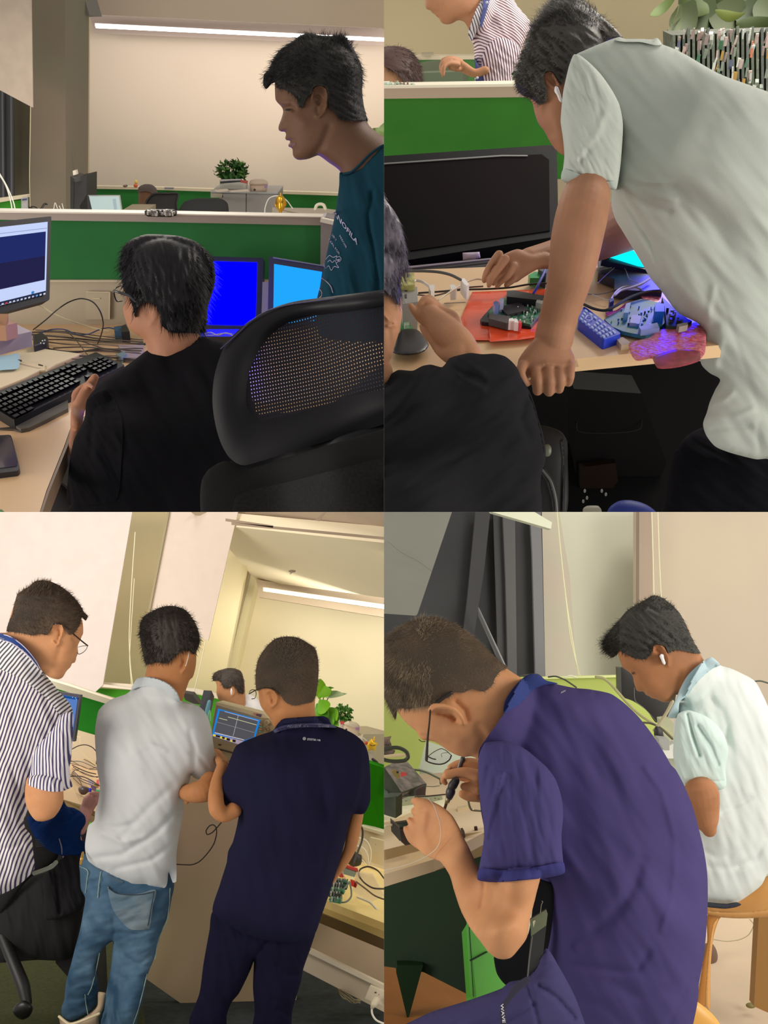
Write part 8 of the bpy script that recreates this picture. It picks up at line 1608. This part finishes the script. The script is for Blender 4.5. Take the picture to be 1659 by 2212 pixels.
mk('black_block', inflate(Z('N', 690,1850, 740,1880, 750,1960, 680,1950, 670,1900), 2.65, T=.02), mat('black_plastic', '252424'), None, 'black block below the slanting rod', 'block')
mk('sage_panel', slab([(p[0], p[1], 2.75) for p in Z('N', 720,1790, 800,1780, 845,1830, 845,1980, 770,1960, 730,1870)], .03), mat('panel_sage', 'b0b494', rough=.6), None, 'sage panel behind the mint sleeve', 'panel', smooth=False)
mk('grey_box', slab([(p[0], p[1], 2.6) for p in Z('N', 715,1960, 805,1970, 805,2060, 760,2060, 715,1990)], .04), mat('box_grey4', 'a4a8a4', rough=.5), None, 'small grey box between the navy back and the mint sleeve', 'box', smooth=False)
mk('white_box', slab([(p[0], p[1], 2.62) for p in Z('N', 740,2055, 850,1995, 850,2130, 790,2130)], .03), mat('box_white4', 'e4e6de', rough=.5), None, 'white box edge beside the mint sleeve', 'box', smooth=False)
mk('dark_cable', cable([(p[0], p[1], 2.9) for p in Z('N', 1530,1465, 1590,1460, 1656,1478, 1750,1500)], 1.8), mat('cable_forest', '3f4434'), None, 'dark cable behind the mint shoulder at the right edge', 'cable')
mk('dark_cable', cable([(p[0], p[1], 3.3) for p in Z('M', 1150,1425, 1250,1405, 1330,1405, 1380,1450)], 1.6), mat('cable_forest', '3f4434'), None, 'dark cable arching behind the navy collar', 'cable')
mk('dark_cable', cable([(p[0], p[1], 3.3) for p in Z('M', 1420,1425, 1480,1420, 1560,1450, 1659,1515)], 1.8), mat('cable_forest', '3f4434'), None, 'dark cable sloping across the lime screen top', 'cable')
mk('white_cable', cable([(p[0], p[1], 3.3) for p in Z('M', 1560,1430, 1610,1415, 1659,1430)], 1.6), mat('cord_mint', 'd4dac0'), None, 'pale cable looping at the lime screen top', 'cable')

# ---- P7: man in mint polo
D7 = 2.15
fo = Z('N', 352,1205, 378,1290, 402,1345, 440,1372, 475,1400, 490,1430, 496,1470, 508,1510, 520,1544, 545,1553, 575,1550, 590,1562, 600,1582, 628,1592, 648,1608, 690,1618, 740,1640, 790,1645, 830,1630, 860,1580, 940,1600, 1100,1500, 1180,1350, 1110,1290, 1065,1215, 1020,1140, 960,990, 880,880, 790,790, 700,745, 600,775, 470,850, 360,970, 290,1080)
hd = inflate(fo, D7, T=.08, s=2.2, relief=[(Z('N', 660,1200, 665,1160, 695,1144, 735,1155, 775,1205, 797,1270, 795,1330), 2.6, -.010), (Z('N', 690,1190, 720,1220, 735,1280), 3, .007), (Z('N', 500,1400, 510,1420), 4, .008), (Z('N', 560,1520, 590,1545), 2, .004), (Z('N', 615,1590, 655,1590), 1.6, .004), (Z('N', 830,1630, 870,1500, 900,1400), 8, .005), (Z('N', 620,1480, 700,1500), 12, -.003)])
arm = limb([(1515,1715,2.05,38),(1520,1745,2.05,34),(1528,1780,2.04,24),(1532,1792,2.04,16)], 18)
core = corel([(1560,1520,2.2,50),(1600,1700,2.2,70)])
ps = mk('person', [hd, arm, core], mat('skin_tan_seven', 'ab7650', **SKIN), None, 'man in pale mint polo with white earbud sitting on the wooden stool', 'person', remesh=.0022)
ho = Z('N', 232,1180, 230,1130, 250,1090, 285,1030, 370,930, 430,860, 520,800, 600,755, 660,722, 730,735, 810,790, 890,870, 940,960, 980,1050, 1030,1150, 1072,1222, 1000,1215, 900,1195, 840,1190, 800,1220, 770,1165, 730,1145, 690,1138, 655,1165, 645,1225, 600,1268, 540,1272, 440,1235, 370,1200, 350,1235, 310,1258, 265,1225)
hr = inflate(ho, D7, T=.022, k=.7, base=hd.surf, off=.007, folds=(.004, 7, 40), s=2.4)
def fl7(x, y):
    if x < 1340: return (-1, .5)
    if y < 1320: return (-.6, -.5) if x < 1400 else (.4, -.4)
    return (.3, .8)
mk('hair', [hr, strands(hr.surf, ho, 5200, fl7, lambda x, y: 12 if x < 1350 else 8, .9, lift=.3, jit=.35, curl=.4), strands(hr.surf, Z('N', 230,1050, 330,1000, 330,1200, 230,1240), 240, flowdir(-1, .15), 18, .7, lift=.1, jit=.5, curl=.5)], mat('hair_seven', '35342f', rough=.55, spec=.3, bump=.4, bs=300), ps)
mint = fabric('polo_mint', 'dfe6e2', var=.03, vs=4)
po = Z('N', 1100,1285, 1165,1256, 1240,1322, 1330,1350, 1440,1400, 1540,1460, 1600,1560, 1656,1680, 1760,1950)+Z('Q', 1850,500, 1740,820, 1656,905, 1600,1010, 1500,1092, 1380,1166, 1300,1174, 1135,1160, 1000,1150, 980,700, 880,200)+Z('N', 838,2000, 850,1750, 890,1650, 950,1560, 1000,1450)
pt = inflate(po, 2.22, T=.13, k=.75, base=hd.surf, off=.021, folds=(.010, 22, 70), relief=[(Z('Q', 1100,710, 1200,770, 1300,760, 1400,710), 4, .010), (Z('Q', 1130,850, 1300,870, 1450,840, 1530,810), 4, .010), (Z('Q', 1270,380, 1380,320, 1500,260), 7, .006), (Z('N', 1170,1620, 1260,1720, 1310,1850, 1300,2000), 6, .010), (Z('N', 1100,1750, 1200,1850, 1280,1950), 4, .008), (Z('Q', 1650,600, 1550,780, 1400,850), 6, .006)])
mk('polo_shirt', pt, mint, ps)
slo = Z('N', 878,1745, 960,1712, 1040,1732, 1130,1770, 1220,1850, 1285,1950, 1312,2060, 1290,2212)+Z('Q', 1282,172, 1100,192, 950,212, 900,130, 860,0)+Z('N', 836,2100, 850,1900)
sv = inflate(slo, 2.08, T=.08, k=.85, base=pt.surf, off=.004, folds=(.006, 12, 70), relief=[(Z('N', 960,1750, 1000,1900, 1060,2100), 5, .010), (Z('N', 1050,1850, 1150,2000, 1220,2180), 5, .008), (Z('Q', 920,150, 1100,120, 1278,112), 1.3, .005)])
svm = mk('sleeve', sv, fabric('polo_mint_sleeve', 'cfe3dc', var=.04, vs=6), ps)
co = Z('N', 1100,1290, 1165,1255, 1242,1322, 1180,1352, 1085,1430, 1010,1515, 965,1580, 895,1640, 880,1750, 850,1780, 790,1775, 800,1740, 850,1640, 900,1520, 960,1415, 1040,1335)
mk('collar', inflate(co, 2.12, T=.014, k=.5, base=[pt.surf, hd.surf], off=.009, s=2.2, relief=[(Z('N', 1200,1330, 1100,1400, 1000,1510, 960,1570), 2, .006)]), fabric('mint_collar', 'bcd4da'), ps)
mk('earbud', inflate(Z('N', 718,1245, 730,1228, 752,1232, 758,1265, 772,1308, 762,1322, 748,1312, 730,1275), 2.08, T=.008, base=hd.surf, off=.010, s=1.2), mat('earbud_white', 'f0eceb', rough=.3), ps)
mk('eyebrow', strands(hd.surf, Z('N', 470,1360, 520,1380, 530,1400, 480,1390), 40, flowdir(.5, .7), 5, .8, lift=.2), mat('hair_seven', '35342f'), ps)
mk('trousers', inflate(Z('Q', 900,1120, 1135,1158, 1300,1172, 1390,1160, 1425,1180, 1380,1202, 1290,1216, 1135,1204, 900,1190), 2.2, T=.08), fabric('trousers_slate', '3d4048'), ps)

# ---- P6: navy polo man near
D6 = 1.6
sk = Z('M', 108,1715, 160,1790, 220,1850, 275,1895, 300,1940, 330,1970, 380,1975, 430,1985, 480,2010, 530,2050, 610,2095, 690,2118, 760,2112, 830,2150, 1000,2150, 1200,1800, 1230,1500, 1190,1440, 1065,1355, 950,1260, 820,1140, 680,1040, 540,960, 420,930, 300,940, 150,1010, 0,1110, -100,1250, -100,1500, 20,1600)
hd = inflate(sk, D6, T=.085, k=.85, s=2.6, relief=[(Z('M', 400,1700, 480,1690, 560,1700, 610,1720, 655,1770, 680,1820), 4.5, -.022), (Z('M', 420,1730, 500,1740, 560,1760), 3, .012), (Z('M', 580,1760, 610,1790), 4, .012), (Z('M', 620,1640, 700,1720, 720,1800), 5, .006), (Z('M', 820,2080, 860,1950, 800,1850), 9, .005), (Z('M', 560,1900, 640,1980), 14, -.004), (Z('M', 330,1930, 380,1940), 4, .005)])
ear = limb([(p[0], p[1], 1.508+z, r) for (p, z, r) in zip(Z('M', 395,1712, 420,1680, 480,1672, 550,1680, 605,1705, 650,1750, 678,1800, 688,1825), (0,0,0,0,0,.002,.006,.012), (5,6,5.5,5,5,5,4.5,3))], 12)
arm = inflate(Z('O', 868,900, 860,1000, 862,950, 800,832, 740,700, 690,600, 640,490, 590,410, 520,345, 440,300, 350,262, 260,250, 228,270, 226,295, 262,335, 232,350, 225,375, 262,435, 205,420, 190,455, 212,500, 165,498, 160,530, 210,640, 300,712, 350,760, 430,790, 485,815, 560,920, 600,1050, 660,1230, 730,1370, 830,1500, 900,1590, 960,1640, 1030,1656, 1095,1640, 1160,1570, 1232,1470, 1262,1300, 1312,1100, 1345,900, 1200,850), [(880,1780,1.7),(1000,1900,1.55),(1090,2050,1.42),(1140,1900,1.44)], T=.055, k=.9, s=3,
    relief=[(Z('O', 866,980, 860,1080, 835,1200), 4, .012), (Z('O', 228,340, 290,365, 340,370), 2.2, .006), (Z('O', 200,420, 240,435, 270,460), 2.2, .006), (Z('O', 170,500, 200,510, 225,530), 2.2, .005), (Z('O', 480,800, 520,700, 560,600), 9, .004), (Z('O', 350,400, 330,560, 380,690), 9, -.004), (Z('O', 1000,1400, 1100,1350), 22, -.006)])
hand2 = merge(inflate(Z('O', 520,30, 600,10, 700,-50, 830,-40, 850,300, 760,290, 690,270, 650,240, 640,200, 700,190, 735,160, 700,125, 640,110), 1.75, T=.035, relief=[(Z('O', 640,90, 720,115, 810,160), 2.5, .010), (Z('O', 730,150, 740,180, 700,200), 2, .008)]),
    limb([(p[0], p[1], 1.70, r) for p, r in zip(Z('O', 800,70, 700,40, 600,50, 540,60), (15,12,11,9.5))], 14), limb([(p[0], p[1], 1.73, r) for p, r in zip(Z('O', 545,35, 520,80, 505,110, 530,130), (8,7,6.5,5.5))], 12),
    limb([(p[0], p[1], 1.70, r) for p, r in zip(Z('O', 800,180, 740,165, 690,160), (14,11,9))], 12), limb([(p[0], p[1], 1.72, r) for p, r in zip(Z('O', 800,240, 730,240, 680,225), (14,12,10))], 12),
    limb([(p[0], p[1], 1.74, r) for p, r in zip(Z('M', 820,2190, 720,2170, 620,2185, 570,2205), (14,12,9,7))], 12))
core = corel([(1130,1560,1.7,60),(1250,1750,1.72,110),(1350,1950,1.72,110)])
ps = mk('person', [hd, ear, arm, hand2, core], mat('skin_peach_six', 'cb9266', **SKIN), None, 'man in navy polo with glasses bent over soldering, nearest on the right', 'person', remesh=.0022)
ho = Z('M', -80,1180, 0,1085, 100,1010, 200,950, 320,907, 450,905, 560,940, 680,1010, 800,1100, 900,1200, 1000,1290, 1065,1345, 1000,1380, 955,1440, 930,1500, 860,1550, 760,1530, 680,1560, 600,1560, 560,1600, 500,1610, 440,1650, 400,1670, 300,1690, 200,1700, 120,1700, 96,1792, 40,1690, 0,1600, -80,1500)
hr = inflate(ho, D6, T=.02, k=.7, base=hd.surf, off=.006, s=3)
mh6 = mat('hair_six', '433a30', rough=.7, spec=.25, col2='5d4b3d', vs=7, bump=.5, bs=400)
def fl6(x, y):
    dx, dy = x-902, y-1375
    return (dx/90, dy/90+.15) if x > 902 else (dx/60-.2, dy/60+.5)
mk('hair', [hr, strands(hr.surf, ho, 10000, fl6, lambda x, y: 13 if x < 930 else 8, .8, lift=.35, jit=.22)], [mh6, mat('strand_six', '85755f', rough=.6, spec=.3, var=.5, vs=40)], ps)
navy6 = fabric('polo_indigo', '4a4272', var=.05, vs=4)
po = Z('M', 1190,1440, 1262,1400, 1330,1410, 1400,1455, 1500,1490, 1659,1522)+Z('N', 100,1530, 300,1572, 400,1640, 520,1752, 640,1900, 740,2050, 822,2190)+Z('Q', 855,10, 922,130, 962,222, 1012,350, 1062,540, 1100,700, 1130,900, 1136,1100, 1130,1300, 1115,1500, 1090,1700, 1062,1850, 1046,2030, 1010,2212, 970,2400)+Z('O', 1700,2400, 1560,2212, 1440,1950, 1360,1700, 1380,1400, 1330,1100, 1340,960, 1000,900, 840,400, 812,50)+Z('M', 812,2180, 820,2060, 880,1960, 960,1850, 1035,1740)
rel6 = [(Z('Q', 600,0, 740,200, 800,400, 850,600, 850,900, 820,1150, 740,1400), 4, -.006), (Z('Q', 560,800, 500,1000, 400,1180, 200,1400, 0,1540), 14, .012), (Z('Q', 620,1600, 520,1750, 420,1765, 190,1730, 0,1700), 10, .010), (Z('Q', 1000,700, 1080,900, 1110,1100), 3, .005), (Z('Q', 0,2000, 250,2060, 400,2200), 12, .008), (Z('Q', 300,1850, 560,1990, 760,1920), 14, .008), (Z('Q', 1000,1700, 940,1950, 800,2212), 5, .008), (Z('M', 1100,1985, 1220,2050, 1400,2212), 1.6, .006), (Z('N', 0,1700, 300,1900, 500,2212), 30, -.004)]
pt = inflate(po, [(1150,1500,1.66),(1300,1700,1.68),(1400,2000,1.66),(1500,1900,1.7)], T=.15, k=.75, base=hd.surf, off=.021, folds=(.008, 40, 60), relief=rel6)
ptm = mk('polo_shirt', pt, navy6, ps)
text('EZK', (1217, 1494), (6.0, -2.6), (2.0, -5.0), 0, m=mat('logo_white', 'c9c9d2'), parent=ptm, surf=pt.surf, off=.002, bold=.02)
co = Z('M', 1195,1438, 1262,1398, 1335,1408, 1385,1450, 1500,1482, 1400,1492, 1300,1530, 1240,1590, 1170,1660, 1100,1702, 1036,1738, 1040,1650, 1090,1555, 1150,1480)
mk('collar', inflate(co, 1.6, T=.014, k=.5, base=[pt.surf, hd.surf], off=.010, s=2.6), fabric('indigo_collar', '3a4680'), ps)
slo = Z('M', 812,2212, 818,2100, 842,2040, 872,1995, 970,1980, 1085,1985, 1220,2050, 1330,2140, 1410,2212)+Z('O', 1480,100, 1530,250, 1546,400, 1532,600, 1546,800, 1558,905, 1400,948, 1200,970, 1000,986, 870,980, 808,962, 818,870, 862,600, 850,400, 822,200, 812,0)
sv = inflate(slo, 1.46, T=.085, k=.85, base=[pt.surf, arm.surf], off=.006, folds=(.007, 20, 80), relief=[(Z('O', 820,870, 1000,880, 1300,855, 1550,815), 1.6, .006), (Z('O', 1020,50, 940,300, 880,600), 5, -.006), (Z('O', 900,0, 850,250), 7, .008)])
svm = mk('sleeve', sv, fabric('indigo_sleeve', '494374', var=.05, vs=4), ps)
mk('sleeve_cuff', inflate(Z('O', 818,872, 1000,884, 1300,858, 1552,818, 1560,905, 1400,950, 1200,972, 1000,988, 870,982, 806,964), 1.46, T=.008, k=.3, base=sv.surf, off=.004, s=3), fabric('indigo_cuff', '3c3b74'), svm)
mk('trousers', inflate(Z('O', -100,2330, 200,2205, 400,2110, 750,2000, 1020,1900, 1080,1850, 1240,1810, 1320,1700, 1400,1560, 1500,1700, 1659,2000, 1800,2500, -100,2500), [(900,2212,1.5),(1150,2100,1.48),(1250,2200,1.5)], T=.13, k=.8, folds=(.009, 26, -25), relief=[(Z('O', 1240,1880, 1290,2050, 1330,2212), 3, .010), (Z('O', 1290,2040, 1180,2120, 1060,2200), 3, .010), (Z('O', 1340,1880, 1500,2000, 1640,2160), 6, .012)]), fabric('trousers_indigo', '45416a', var=.06, vs=4), ps)
mk('elbow_shade_patch', inflate(Z('O', 948,1600, 1000,1640, 1100,1600, 1240,1440, 1330,960, 1450,1000, 1450,1350, 1400,1600, 1260,1830, 1060,1880, 975,1780), 1.62, T=.04, k=.4), fabric('shade_black', '19191c'), None, 'black padded patch for the shaded gap behind the elbow of the navy polo man', 'bag')  # black shape standing in for the shade between arm and torso
# lanyard and badge
bd = empty('badge', P(1165, 1990, 1.45), 'badge in a clear holder hanging on a dark strap at the navy polo mans lap', 'badge')
mk('holder', slab([(p[0], p[1], 1.47) for p in Z('O', 1262,1310, 1400,1222, 1412,1260, 1400,1360, 1270,1455)], .004), mat('badge_sage', '6b7358', rough=.4, var=.15, vs=40), bd, smooth=False)
mk('holder_body', slab([(p[0], p[1], 1.475) for p in Z('O', 1270,1450, 1402,1355, 1365,1680, 1240,1800)], .004), mat('badge_dark', '2c2c2c', rough=.3), bd, smooth=False)
mk('clip', cable([(p[0], p[1], 1.465) for p in Z('O', 1350,1250, 1358,1180, 1370,1155, 1362,1150)], .8), mat('steel_bright', 'b0b2a8', rough=.2, metal=.8), bd)
mk('print', slab([(p[0], p[1], 1.466) for p in Z('O', 1283,1325, 1300,1315, 1306,1322, 1290,1380)], .001), mat('print_cream', 'c4c6a4'), bd, smooth=False)
mk('edge_bar', limb([(p[0], p[1], 1.46, 1.6) for p in Z('O', 1278,1460, 1255,1640, 1240,1800)], 8), mat('edge_grey4', '5c5c5a', rough=.3), bd)
stp = inflate(Z('O', 1240,1800, 1265,1830, 1140,1960, 1060,2060, 1048,2130, 1070,2330, 1020,2330, 1002,2130, 1010,2040, 1050,1990, 1120,1880), 1.36, T=.003, k=.2, s=2)
stm = mk('strap', stp, mat('strap_ink', '2c2a40', rough=.6), bd)
mwt4 = mat('strap_print', 'dcdce2', rough=.5)
text('WAVE', (1086, 2189), (1.6, 14.5), (8.5, -.5), 0, m=mwt4, parent=stm, surf=stp.surf, off=.0015, bold=.03)
# glasses
g6 = mat('glasses_ink', '33261c', rough=.25)
gl = empty('glasses', P(930, 1560, 1.5), None, None); gl.parent = ps; gl.location = gl.location-ps.location
mk('temple_tip', onsurf(hr.surf, Z('M', 575,1565, 520,1600, 450,1650), 4.2, off=.004), mat('glasses_tip', '26221e', rough=.4), gl)
mk('temple', limb([(p[0], p[1], d, r) for p, d, r in zip(Z('M', 398,1715, 390,1820, 376,1950, 368,2080, 365,2140), (1.505,1.51,1.52,1.54,1.55), (2.2,2.0,2.4,3.2,3.4))], 8), g6, gl)
mk('lens_rim', limb([(p[0], p[1], 1.55, 1.5) for p in Zm(650,600, 700,625, 790,650, 880,655, 950,635, 1020,580, 1045,520)], 8), g6, gl)
mk('lens_rim', limb([(p[0], p[1], 1.56, .8) for p in Zm(690,525, 780,460, 890,412, 960,440, 1045,515)], 8), g6, gl)
mk('nose_pad', limb([(p[0], p[1], 1.57, .7) for p in Zm(900,540, 890,500, 920,480, 990,475)], 6), g6, gl)
mk('lens_bar', limb([(p[0], p[1], 1.555, 1.3) for p in Zm(690,540, 740,565, 800,580)], 8), g6, gl)
mk('lens', inflate(Zm(680,560, 790,470, 890,420, 1040,510, 1010,580, 940,630, 790,640, 690,610), 1.56, T=.002, k=.1), mat('lens_clear', 'f0f0f0', rough=.05, alpha=.18), gl)
mk('eyelashes', limb([(p[0], p[1], 1.59, .9) for p in Zm(540,270, 580,300, 640,300)], 6), mh6, gl)
# soldering iron
si = empty('soldering_iron', P(1000, 1700, 1.75), 'soldering iron with dark grip and steel tip held over the device', 'soldering iron')
def rod(pts, m, nm, d=1.70): return mk(nm, limb([(p[0], p[1], d, r) for p, r in pts], 12), m, si)
Zq = lambda x, y: Zm(x, y)[0]
rod([(Zq(1225,570), 5.6), (Zq(1165,715), 5.6)], mat('grip_grey', '4a4a46', rough=.4), 'upper_body', 1.735)
rod([(Zq(1190,570), 1.2), (Zq(1150,715), 1.2)], mat('grip_light', 'a8a8a0', rough=.3), 'upper_stripe', 1.715)
rod([(Zq(1110,920), 9.0), (Zq(1065,990), 10.2), (Zq(1055,1010), 9.5)], mat('grip_black', '222220', rough=.5), 'collar', 1.69)
rod([(Zq(1050,1015), 7), (Zq(1040,1050), 9.6), (Zq(1030,1100), 10.2), (Zq(1015,1160), 8)], mat('grip_plum', '33303a', rough=.4), 'grip', 1.69)
rod([(Zq(1005,1160), 6.2), (Zq(985,1230), 5.6)], mat('brass', 'b0a078', rough=.3, metal=.6), 'ferrule', 1.69)
rod([(Zq(975,1235), 3.6), (Zq(935,1370), 3.2), (Zq(925,1410), 2.6)], mat('steel', '8c8470', rough=.3, metal=.7), 'tip', 1.70)
mk('solder_wire', cable([(p[0], p[1], 1.58) for p in Zm(690,1190, 770,1290, 830,1440, 870,1580, 885,1700, 870,1850, 820,1960, 720,2050, 520,2160, 300,2240, 0,2310)], .9), mat('solder', 'e8dcc4', rough=.3), None, 'thin bright solder wire curving over the back of the left hand', 'wire')
